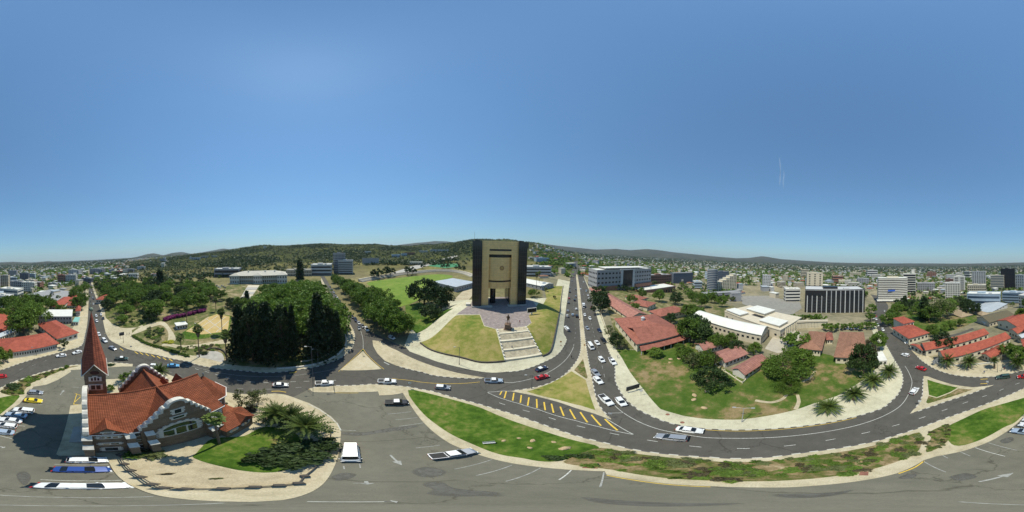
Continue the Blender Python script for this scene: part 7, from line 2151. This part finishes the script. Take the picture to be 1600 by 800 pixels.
lamp_post(830.5, 607.5, 830, 587, 'lamp post at the tip of the grassy median', 2)
lamp_post(1159, 660, 1163, 638, 'lamp post on the pavement of the sweeping bend', 2, 1, M_POLEL)
lamp_post(1397.5, 577, 1397, 560, 'lamp post at the bend by the date palms')
lamp_post(1558.5, 582, 1558, 568, 'lamp post by the third date palm')
lamp_post(57, 556, 56.5, 543, 'lamp post beside the long red roof')
lamp_post(193, 536, 193, 521, 'lamp post on the corner pavement by the south street')
lamp_post(522, 609, 521.5, 603, 'short post on the paved strip by the parking lot')
lamp_post(906.5, 500, 906.5, 484, 'lamp post on the narrow median of the dual carriageway', 2)
lamp_post(1353, 600, 1352, 590, 'lamp post among the date palms')
def billboard(x0, y0, x1, y1, ytop, label, face, h0=1.2, hp=2.0):
    a, b = G(x0, y0), G(x1, y1); d = (b-a).xy; w = d.length
    t = thing('billboard', label, 'billboard', (a.x, a.y, a.z+.1), math.atan2(d.y, d.x))
    mb = MB(); mb.box(-.4, w+.4, -.06, .06, h0, h0+hp); mb.build('panel', face, t)
    mb = MB(); mb.rim(-.48, w+.48, h0-.08, h0+hp+.08, .09, -.08, .08)
    mb.v = [(x, -z, y) for x, y, z in mb.v]; mb.build('frame', M_POLE, t)
    for x in (.15, w-.15):
        mb = MB(); mb.cyl(x, .12, -.3, h0+hp, .07, n=7); mb.build('post', M_POLE, t)
billboard(980.5, 614, 996, 609.5, 0, 'dark billboard seen from behind on the pavement by the east lawn', mat('board_dark', (.035, .035, .04), .6))
billboard(1459, 571, 1467, 566.5, 0, 'grey advertising board at the corner before the red barracks', mat('board_grey', (.25, .27, .29), .6), .7, 2.4)
billboard(188, 530, 193, 529, 0, 'dark sign board on the corner pavement by the south street', mat('board_dark', (.035, .035, .04), .6), 2.2, 2.0)
def led_screen():
    p = G(831, 492); q = G(839, 491); d = (q-p).xy
    t = thing('display_screen', 'black display screen in a white frame beside the museum plaza', 'screen', (p.x, p.y, p.z+.2), math.atan2(d.y, d.x))
    w = G(838, 490).xy.__sub__(G(824, 492).xy).length
    mb = MB(); mb.box(-w/2, w/2, 0, .4, 1.3, 4.2); mb.build('frame', M_WSTONE, t)
    mb = MB(); mb.box(-w/2+.3, w/2-.3, -.04, .02, 1.6, 3.9); mb.build('panel', mat('screen_black', (.01, .01, .012), .2), t)
    mb = MB(); mb.box(-.35, .35, .05, .35, -.4, 1.3); mb.build('post', M_WSTONE, t)
led_screen()
def road_sign(px, py, label, col, h=2.2, w=.75):
    p = G(px, py)
    t = thing('road_sign', label, 'road sign', (p.x, p.y, p.z+.14), math.atan2(p.y, p.x)+PI/2)
    mb = MB(); mb.cyl(0, 0, -.2, h, .04, n=6); mb.build('post', M_POLEL, t)
    mb = MB(); mb.box(-w/2, w/2, -.07, -.04, h-.1, h+w*.9); mb.build('plate', col, t)
SGO = mat('sign_orange', (.55, .22, .04), .6); SGW = mat('sign_white', (.6, .6, .58), .5); SGG = mat('sign_green', (.03, .2, .08), .5)
for px, py, lab, col in ((567,555,'small dark-posted sign at the tip of the triangle island',SGG),(913,546,'orange sign on the narrow median, nearer the crossing',SGO),(905.5,505,'orange sign on the narrow median, further up',SGO),(876,541,'orange sign on the pavement of the museum bend',SGO),(1437,634,'white sign at the lower end of the grassy triangle island',SGW),(952,653,'white sign at the pointed end of the median',SGW),(1543,604,'white sign at the right tip of the grassy triangle island',SGW),(1001,618,'small white sign beside the billboard',SGW),(205,548,'white sign by the kerb before the park hedge',SGW),(640,606,'small white sign at the left tip of the verge lawn',SGW)):
    road_sign(px, py, lab, col)
# bench, boulders, drain covers
def bench():
    a = G(764, 693); t = thing('park_bench', 'grey park bench standing on the verge lawn', 'bench', (a.x, a.y, .22), R(20))
    for k in range(3):
        mb = MB(); mb.box(-.8, .8, -.22+k*.15, -.1+k*.15, .43, .47); mb.build('seat_slat', M_POLEL, t)
    for k in range(2):
        mb = MB(); mb.box(-.8, .8, .24, .28, .58+k*.17, .70+k*.17); mb.build('back_slat', M_POLEL, t)
    for x in (-.7, .7):
        mb = MB(); mb.xprism([(-.2, 0), (.28, 0), (.28, .9), (.2, .9), (.2, .43), (-.2, .43)], x-.04, x+.04); mb.build('leg', M_POLE, t)
bench()
M_ROCK = mat('boulder', (.42, .31, .18), .95, .25, 2, .6)
def rock(px, py, s_, label, group=None, m=M_ROCK):
    p = G(px, py); rnd = random.Random(px)
    mb = MB(); mb.ball((0, 0, s_*.2), s_, s_*.7, s_*.45, 8, 6)
    mb.v = [(x*(1+rnd.uniform(-.2, .2)), y*(1+rnd.uniform(-.2, .2)), z*(1+rnd.uniform(-.2, .2))) for x, y, z in mb.v]
    o = mb.build('boulder', m, None, (p.x, p.y, p.z+.12), rnd.uniform(0, 6)); tag(o, label, 'rock', group)
for x, y, s_ in ((1061,561,.9),(1048,562,.9),(1104,611,.9),(1085,618,.8),(1084,625,.8),(1100,638,.8),(1046,567,.6),(1103,609,.5)): rock(x, y, s_, 'sandy boulder lying on the east lawn', 'boulders on the east lawn')
for x, y, s_ in ((811,685,.35),(832,689,.5),(865,691,.4),(828,700,.4),(882,701,.8),(787,689,.4)): rock(x, y, s_, 'brown stone lying on the verge lawn', 'stones on the verge lawn')
for x, y in ((922,730.5),(1350,740)):
    p = G(x, y); mb = MB(); mb.box(-.6, .6, -.3, .3, -.02, .02); o = mb.build('drain_cover', mat('rusty_iron', (.22, .10, .07), .9, .3), None, (p.x, p.y, .19), 2.5); tag(o, 'rusty drain cover in the verge pavement', 'drain cover', 'drain covers')
for x, y in ((1066,660.5),(1043,648),(876,540)):
    p = G(x, y); mb = MB(); mb.cyl(0, 0, -.02, .02, .4, n=14); o = mb.build('manhole_cover', mat('rusty_iron', (.22, .10, .07), .9, .3), None, (p.x, p.y, p.z+.20)); tag(o, 'round manhole cover in the pavement', 'manhole cover', 'manhole covers')
# sand court lines and the planter wall of the park
for a, b in (([(297,516)],[(326,496)]),([(308,516)],[(340,494)]),([(322,518)],[(352,496)]),([(338,519)],[(357,502)]),([(304,505)],[(330,522)]),([(322,498)],[(350,518)])):
    line('court_line', [a[0], b[0]], .35, M_WHITE, .25)
low_wall('planter_wall', 'curved pale planter wall below the conifer row', [(432,577),(455,575.5),(480,572.5),(505,566.5),(523,558),(535,547.5),(541,536),(540,524)], .7, .5, M_WSTONE)
low_wall('inner_planter_wall', 'inner stone edge of the curved planter below the conifer row', [(470,567),(498,562),(516,553),(527,543),(531,530),(529,522)], .9, .4, M_BEIGE)
low_wall('garden_wall', 'low curved stone wall round the paved recess by the conifers', [(324,547),(334,545),(345,547),(352,552),(354,558)], .8, .5, M_DKSTONE)
bed('recess_paving', [(306,557),(320,551),(335,549),(347,553),(350,562),(345,566),(325,561)], M_CONC, .20, 2)
# church garden fence: dark rails between dark posts
def rail_fence():
    P = W([(187,712),(196,726),(206,736),(222,746),(240,757),(258,762.5),(292,764),(350,763.5),(400,761),(438,758.5),(468,755),(477,744),(500,724),(512,706),(516,690),(517,674)], False, False)
    t = thing('rail_fence', 'low dark rail fence with square posts round the church garden', 'fence', (P[0].x, P[0].y, .16))
    for i, p in enumerate(P):
        mb = MB(); mb.box(-.28, .28, -.28, .28, -.2, 1.0); mb.build('post', M_DKSTONE, t, (p.x-P[0].x, p.y-P[0].y, 0))
        if i < len(P)-1:
            q = P[i+1]; L = (q-p).length
            for z in (.35, .75):
                mb = MB(); mb.box(.25, L-.25, -.05, .05, z, z+.09); mb.build('rail', M_DKSTONE, t, (p.x-P[0].x, p.y-P[0].y, 0), math.atan2(q.y-p.y, q.x-p.x))
rail_fence()
low_wall('church_path_edge', 'low boundary wall in front of the red barracks', [(1456,566),(1475,571),(1500,572),(1530,570),(1560,567)], .9, .3, M_OFFW)
low_wall('school_wall', 'low cream boundary wall between the school and the dual carriageway', [(962,546),(950,522),(941,497),(933,474),(926,458)], .9, .3, M_CREAM)
# ------------------------------------------------------------ people and the bronze statue
def figure_mesh(name, mats, seed=0, arm=0):
    """one continuous body grown over a skeleton"""
    J = [(0, 0, .95), (0, 0, 1.2), (0, 0, 1.42), (0, 0, 1.52), (0, .02, 1.66), (.1, 0, .9), (.12, .05, .5), (.12, -.02, .08), (.12, .14, .04), (-.1, 0, .9), (-.12, -.1, .5), (-.12, -.2, .08), (-.12, -.05, .04), (.2, 0, 1.4), (.27, .02, 1.12), (.26, .12, .9), (-.2, 0, 1.4), (-.27, .0, 1.12), (-.25, .1, .9)]
    if arm: J[14] = (.28, .14, 1.28); J[15] = (.2, .34, 1.5)
    Ed = [(0, 1), (1, 2), (2, 3), (3, 4), (0, 5), (5, 6), (6, 7), (7, 8), (0, 9), (9, 10), (10, 11), (11, 12), (2, 13), (13, 14), (14, 15), (2, 16), (16, 17), (17, 18)]
    rad = [.15, .16, .15, .06, .105, .1, .075, .05, .045, .1, .075, .05, .045, .07, .05, .04, .07, .05, .04]
    me = bpy.data.meshes.new(name)
    me.from_pydata(J, Ed, [])
    o = bpy.data.objects.new(name, me); COL.objects.link(o)
    sk = o.modifiers.new('s', 'SKIN'); o.modifiers.new('d', 'SUBSURF').levels = 1
    for i, v in enumerate(me.skin_vertices[0].data): v.radius = (rad[i], rad[i]*.85); v.use_root = (i == 0)
    dg = bpy.context.evaluated_depsgraph_get()
    m2 = bpy.data.meshes.new_from_object(o.evaluated_get(dg))
    bpy.data.objects.remove(o)
    m2.materials.clear()
    for m in mats: m2.materials.append(m)
    if len(mats) == 3:
        for p in m2.polygons:
            z = p.center.z
            p.material_index = 0 if z > 1.5 else (1 if z > .93 else 2)
            if abs(p.center.x) > .2 and z < 1.1: p.material_index = 0
    for p in m2.polygons: p.use_smooth = True
    m2.name = name
    return m2
SKIN = mat('skin', (.16, .09, .06), .6, .1)
HAIR = mat('hair', (.012, .01, .01), .8, .1)
def person(px, py, shirt, trouser, label, rz):
    p = G(px, py)
    me = figure_mesh('person', [SKIN, shirt, trouser])
    t = obj('person', me, None, (p.x, p.y, p.z+.17), rz); tag(t, label, 'person')
    mb = MB(); mb.smooth = True; mb.ball((0, .0, 1.73), .115, .12, .1, 10, 7); mb.build('hair', HAIR, t)
CW = mat('white_shirt', (.6, .6, .58), .9); CB = mat('blue_shirt', (.08, .12, .25), .9); CR = mat('red_shirt', (.35, .04, .04), .9); CD = mat('dark_trousers', (.03, .03, .04), .9)
person(198.5, 524, CD, CD, 'person in dark clothes walking on the park pavement, left of two', 1.0)
person(202, 523.5, CB, CD, 'person in a blue shirt walking on the park pavement, right of two', 1.2)
person(1565, 580.5, CW, CD, 'person in a white shirt near the third date palm', 2.0)
person(1569.5, 578.5, CR, CD, 'person in a red shirt near the third date palm', 2.2)
person(937.5, 505, CW, CD, 'person in a white shirt walking along the dual carriageway kerb', .4)
person(1538, 584, CB, CD, 'person in a blue shirt on the sand by the second date palm', .4)
person(650, 530, CW, CD, 'person in a white shirt on the path beside the green bank', 1.0)
person(800, 545, CB, CD, 'person in a blue shirt climbing the terraced steps', 2.0)
person(812, 505, CR, CD, 'person in a red shirt on the plaza beside the statue', 2.5)
person(893, 560, CD, CD, 'person in dark clothes standing on the median tip', 0.5)
person(965, 560, CW, CD, 'person in a white shirt on the pavement by the school wall', 0.5)
def statue():
    p = G(793.5, 514.5)
    BR = mat('bronze', (.10, .06, .035), .45, .25, 2, metal=.5)
    PL = mat('plinth_granite', (.17, .11, .075), .6, .2, 3)
    t = thing('statue', 'bronze statue of a standing figure on a brown plinth above the steps', 'statue', (p.x, p.y, p.z+.2), PI-.1)
    for nm, a_, z0, z1 in (('plinth_base', 1.7, -.3, .35), ('plinth', 1.25, .35, 2.6), ('plinth_cap', 1.4, 2.6, 2.85)):
        mb = MB(); mb.box(-a_, a_, -a_, a_, z0, z1); mb.build(nm, PL, t)
    o = obj('figure', figure_mesh('figure', [BR], 0, 1), t, (0, 0, 2.8)); o.scale = (3.0, 3.0, 2.75)
    mb = MB(); mb.smooth = True; mb.ball((0, 0, 1.7), .12, .13, .13, 10, 8); h = mb.build('head', BR, t, (0, 0, 2.8)); h.scale = (3, 3, 2.75)
statue()
# ------------------------------------------------------------ the far town and the bush on the hills
def far_town():
    rnd = random.Random(21)
    WALLS = [M_OFFW, M_CREAM, M_BEIGE, M_LGREY, M_BEIGE, M_GREYW]
    ROOFS = [M_REDB, M_RED, M_WROOF, M_GROOF, M_GROOF, M_SROOF, M_TROOF, M_BROWNR, M_BROWNR]
    RN = {M_REDB: 'bright red', M_RED: 'red', M_WROOF: 'white', M_GROOF: 'grey', M_SROOF: 'silver', M_TROOF: 'tan', M_BROWNR: 'brown'}
    walls, roofs = {}, {}
    for flat in (0, 1):
        mb = MB(); mb.box(-.5, .5, -.5, .5, -.5, 1); me = mb.mesh('wall', M_OFFW); walls[flat] = me
        mb = MB()
        if flat: mb.box(-.54, .54, -.54, .54, 1, 1.1)
        else: mb.hip(-.5, .5, -.5, .5, 1.0, .42, .05, .03)
        roofs[flat] = mb.mesh('roof', M_RED)
    taken = []
    for o in bpy.data.objects:
        if o.type == 'EMPTY' and o.get('category') in ('building', 'house', 'hotel', 'tower', 'school', 'barrack', 'hall', 'office', 'museum', 'church', 'grandstand', 'canopy', 'facade', 'shed'):
            taken.append((o.location.x, o.location.y))
    LOTW = W([(1158,462),(1200,462),(1250,472),(1253,482),(1238,492),(1190,486),(1160,475)])
    cand = []
    # sectors: bearings and distance ranges where the photograph shows houses
    for (b0, b1, r0, r1, n) in ((960, 1600, 330, 700, 380), (1600, 1735, 230, 700, 120), (830, 960, 260, 900, 70), (1745, 1800, 260, 900, 50), (830, 1600, 700, 1500, 1500), (1600, 1800, 700, 1500, 330), (860, 1600, 1500, 3400, 2600), (1600, 1830, 1500, 3400, 700), (1820, 1920, 500, 1500, 26)):
        for _ in range(n):
            b = rnd.uniform(b0, b1); r = math.sqrt(rnd.uniform(r0*r0, r1*r1))
            a = (b-800)/1600*2*PI
            cand.append((r, r*math.sin(a), r*math.cos(a), b % 1600))
    cand.sort()
    placed = []
    grid = {}
    singles = 0
    sm = {}
    def key(x, y): return (int(x//30), int(y//30))
    for r, x, y, b in cand:
        k = key(x, y)
        if any((x-ox)**2+(y-oy)**2 < 15**2 for i in (-1, 0, 1) for j in (-1, 0, 1) for ox, oy in grid.get((k[0]+i, k[1]+j), ())): continue
        if r < 620 and any((x-ox)**2+(y-oy)**2 < 26**2 for ox, oy in taken): continue
        if inside(Vector((x, y)), LOTW): continue
        # keep the streets free
        if abs(b-900) < 4+900/r or (abs(b-140) < 4+600/r and r < 900): continue
        if r < 420 and (1355 < b < 1395): continue
        grid.setdefault(k, []).append((x, y))
        flat = rnd.random() < (.45 if r < 900 else .35)
        big = rnd.random() < .12
        w = rnd.uniform(9, 17)*(1.7 if big else 1); d = rnd.uniform(8, 13)*(1.4 if big else 1); h = rnd.uniform(3.2, 5.5)*(rnd.choice((1, 2, 2.5)) if flat else 1)
        if r > 1500: w *= 1.25; d *= 1.25
        wm = rnd.choice(WALLS); rm = rnd.choice([M_WROOF, M_WROOF, M_GROOF, M_SROOF, M_TROOF]) if flat else rnd.choice(ROOFS)
        rz = rnd.choice((.4, .4+PI/2, .9, .1))+rnd.uniform(-.1, .1)
        z = ground_z(x, y)
        if singles < 285:
            singles += 1
            t = thing('town_house', '%s-roofed %s in the town %s' % (RN[rm], 'flat block' if flat else 'house', 'left of the church spire' if b < 400 else ('beyond the dual carriageway' if b < 1150 else 'beyond the west street and offices')), 'house', (x, y, z), rz, 'houses of the town')
            t.scale = (w, d, h)
            for nm, me, m in (('wall', walls[int(flat)], wm), ('roof', roofs[int(flat)], rm)):
                o = obj(nm, me, t); o.material_slots[0].link = 'OBJECT'; o.material_slots[0].material = m
        else:
            ca, sa = math.cos(rz), math.sin(rz)
            T = lambda v: (x+(v[0]*w)*ca-(v[1]*d)*sa, y+(v[0]*w)*sa+(v[1]*d)*ca, z+v[2]*h)
            for me, m in ((walls[int(flat)], wm), (roofs[int(flat)], rm)):
                mb = sm.setdefault(m.name, (MB(), m))[0]
                mb.add([T(v.co) for v in me.vertices], [tuple(p.vertices) for p in me.polygons])
    allm = MB(); ms = []
    for i, (mb, m) in enumerate(sm.values()):
        allm.mi = i; ms.append(m); allm.add(mb.v, mb.f)
    o = allm.build('distant_houses', ms)
    tag(o, 'mass of small distant houses spread over the far town', 'houses', None, 'stuff')
far_town()
def bush_mass(name, label, spots, m, size, quads, seed):
    rnd = random.Random(seed)
    mb = MB()
    for x, y, z, s_ in spots:
        for _ in range(quads):
            d = Vector((rnd.gauss(0, .38), rnd.gauss(0, .38), abs(rnd.gauss(.35, .28))))*s_
            leaf(mb, Vector((x, y, z))+d, s_*size*rnd.uniform(.7, 1.3), rnd, .8)
    me = bpy.data.meshes.new(name)
    me.from_pydata(mb.v, [], mb.f)
    me.materials.append(m)
    return tag(obj(name, me), label, 'bush', None, 'stuff')
L_HILL = leaf_mat('leaf_hill', (.025, .04, .012), (.085, .105, .038), .2)
def far_green():
    rnd = random.Random(33)
    def spots(n, b0, b1, r0, r1, s0, s1, cond=None, pw=.5):
        out = []
        while len(out) < n:
            b = rnd.uniform(b0, b1); r = r0+(r1-r0)*rnd.random()**pw
            a = (b-800)/1600*2*PI
            x, y = r*math.sin(a), r*math.cos(a)
            if cond and not cond(b % 1600, r, x, y): continue
            out.append((x, y, ground_z(x, y), rnd.uniform(s0, s1)))
        return out
    bush_mass('hill_bush', 'dense green bush covering the hills behind the parliament', spots(9000, 160, 720, 330, 1250, 3, 7, lambda b, r, x, y: lerp_tab(HILL, b) > 5 and not (540 < b < 740 and r < 420), .8), L_HILL, .42, 7, 1)
    bush_mass('hill_thicket', 'darker thicket patches on the hills behind the parliament', spots(4200, 150, 740, 300, 1100, 4, 8, lambda b, r, x, y: lerp_tab(HILL, b) > 3 and not (540 < b < 740 and r < 420) and math.sin(x*.02)+math.cos(y*.017+1) > .2, .9), L_DARK, .42, 8, 2)
    bush_mass('slope_bush', 'green bush on the hill behind the museum', spots(1800, 720, 900, 420, 1500, 4, 8, None, .7), L_HILL, .42, 7, 3)
    clear = lambda b, r, x, y: not (abs(b-900) < 3+900/r) and not (abs(b-140) < 3+500/r and r < 900) and not (r < 460 and (1355 < b < 1395 or 1150 < b < 1262))
    bush_mass('town_trees', 'scattered dark trees between the houses of the far town', spots(7500, 840, 1780, 300, 1300, 6, 11, clear, .7), L_BROAD, .40, 9, 4)
    bush_mass('outer_town_trees', 'band of trees in the outskirts of the far town', spots(9000, 840, 1800, 1200, 3600, 10, 18, clear, .8), L_DARK, .42, 7, 5)
    bush_mass('plain_bush', 'thin bush on the plain before the mountains', spots(3000, 0, 1600, 3000, 4600, 16, 30, None, 1), L_HILL, .42, 5, 6)
far_green()
# individual trees between the nearer houses
TN = random.Random(44)
cnt = 0
while cnt < 170:
    b = TN.uniform(940, 1745); r = TN.uniform(215, 420)
    a = (b-800)/1600*2*PI; x, y = r*math.sin(a), r*math.cos(a); bb = b % 1600
    if 1355 < bb < 1395 or abs(bb-140) < 7 or 1150 < bb < 1262: continue
    k = TN.choice(['lowbroad', 'lowbroad', 'lowdark', 'lowolive'])
    h = TN.uniform(6, 11)
    tree_at(k, x, y, h, h*1.05, '%s tree between the nearer town buildings %s' % ({'lowbroad': 'green', 'lowdark': 'dark', 'lowolive': 'olive'}[k], 'left of the church spire' if bb < 400 else ('beyond the school' if bb < 1200 else 'around the hotel and offices')), 'town trees'); cnt += 1
# hilltop mast house
block('hilltop_tower', 'small square water tower on the green hill skyline', 411.5, 415, 388.5, 384.3, 8, M_BEIGE, M_TROOF, 0, plant=False, cat='tower')
# ------------------------------------------------------------ tell look-alikes apart by their order along the view
ONES = 'zeroth first second third fourth fifth sixth seventh eighth ninth tenth eleventh twelfth thirteenth fourteenth fifteenth sixteenth seventeenth eighteenth nineteenth'.split()
ORD = ONES[1:]
for i, (tn, th) in enumerate((('twenty', 'twentieth'), ('thirty', 'thirtieth'), ('forty', 'fortieth'), ('fifty', 'fiftieth'))):
    ORD = ORD+[th]+['%s-%s' % (tn, ONES[k]) for k in range(1, 10)]
def tell_apart():
    same = {}
    for o in bpy.data.objects:
        if not o.parent and o.get('label') and o.get('kind') is None: same.setdefault(o['label'], []).append(o)
    for lab, obs in same.items():
        if not 2 <= len(obs) <= 59 or len(lab.split()) > 12: continue
        obs.sort(key=lambda o: px_of(o.location.x, o.location.y))
        for i, o in enumerate(obs):
            o['label'] = lab+(', %s from the left' % ORD[i] if len(obs) > 2 else (', the left one', ', the right one')[i])
tell_apart()
# ------------------------------------------------------------ wisp of contrail, high and far off
def contrail():
    m, nt, b = base_mat('contrail_ice')
    b.inputs['Base Color'].default_value = (.9, .9, .92, 1)
    b.inputs['Roughness'].default_value = 1
    f = noise_tex(nt, .006, 5, 'Object', .7)
    nt.links.new(ramp(nt, f, [(.3, (.02, .02, .02)), (.7, (.17, .17, .17))]), b.inputs['Alpha'])
    D = 9000
    def P3(px, py):
        d = ray_dir(px, py); k = D/math.hypot(d.x, d.y); return Vector((0, 0, CAM_H))+d*k
    t = thing('contrail', 'faint white wisp of cloud high in the blue sky', 'cloud', P3(1221, 270))
    for pts, rr in (([(1218,246),(1219.3,262),(1219,280),(1218,290)], (8, 45, 50, 10)), ([(1224.5,262),(1225,275),(1223.5,285),(1225,296)], (6, 35, 40, 8))):
        mb = MB(); mb.smooth = True; mb.tube([P3(*p)-P3(1221, 270) for p in pts], rr, 10); mb.build('wisp', m, t)
contrail()
# ------------------------------------------------------------ air
def haze():
    mb = MB(); S = 13500
    mb.box(-S, S, -S, S, -120, 420)
    m = bpy.data.materials.new('haze_air'); m.use_nodes = True
    nt = m.node_tree
    nt.nodes.remove(nt.nodes['Principled BSDF'])
    v = nt.nodes.new('ShaderNodeVolumePrincipled')
    v.inputs['Color'].default_value = (.70, .84, 1.0, 1)
    v.inputs['Density'].default_value = 4.5e-5
    v.inputs['Anisotropy'].default_value = .2
    nt.links.new(v.outputs[0], nt.nodes['Material Output'].inputs['Volume'])
    me = bpy.data.meshes.new('haze'); me.from_pydata(mb.v, [], mb.f); me.materials.append(m)
    o = obj('haze', me); o['kind'] = 'stuff'
haze()
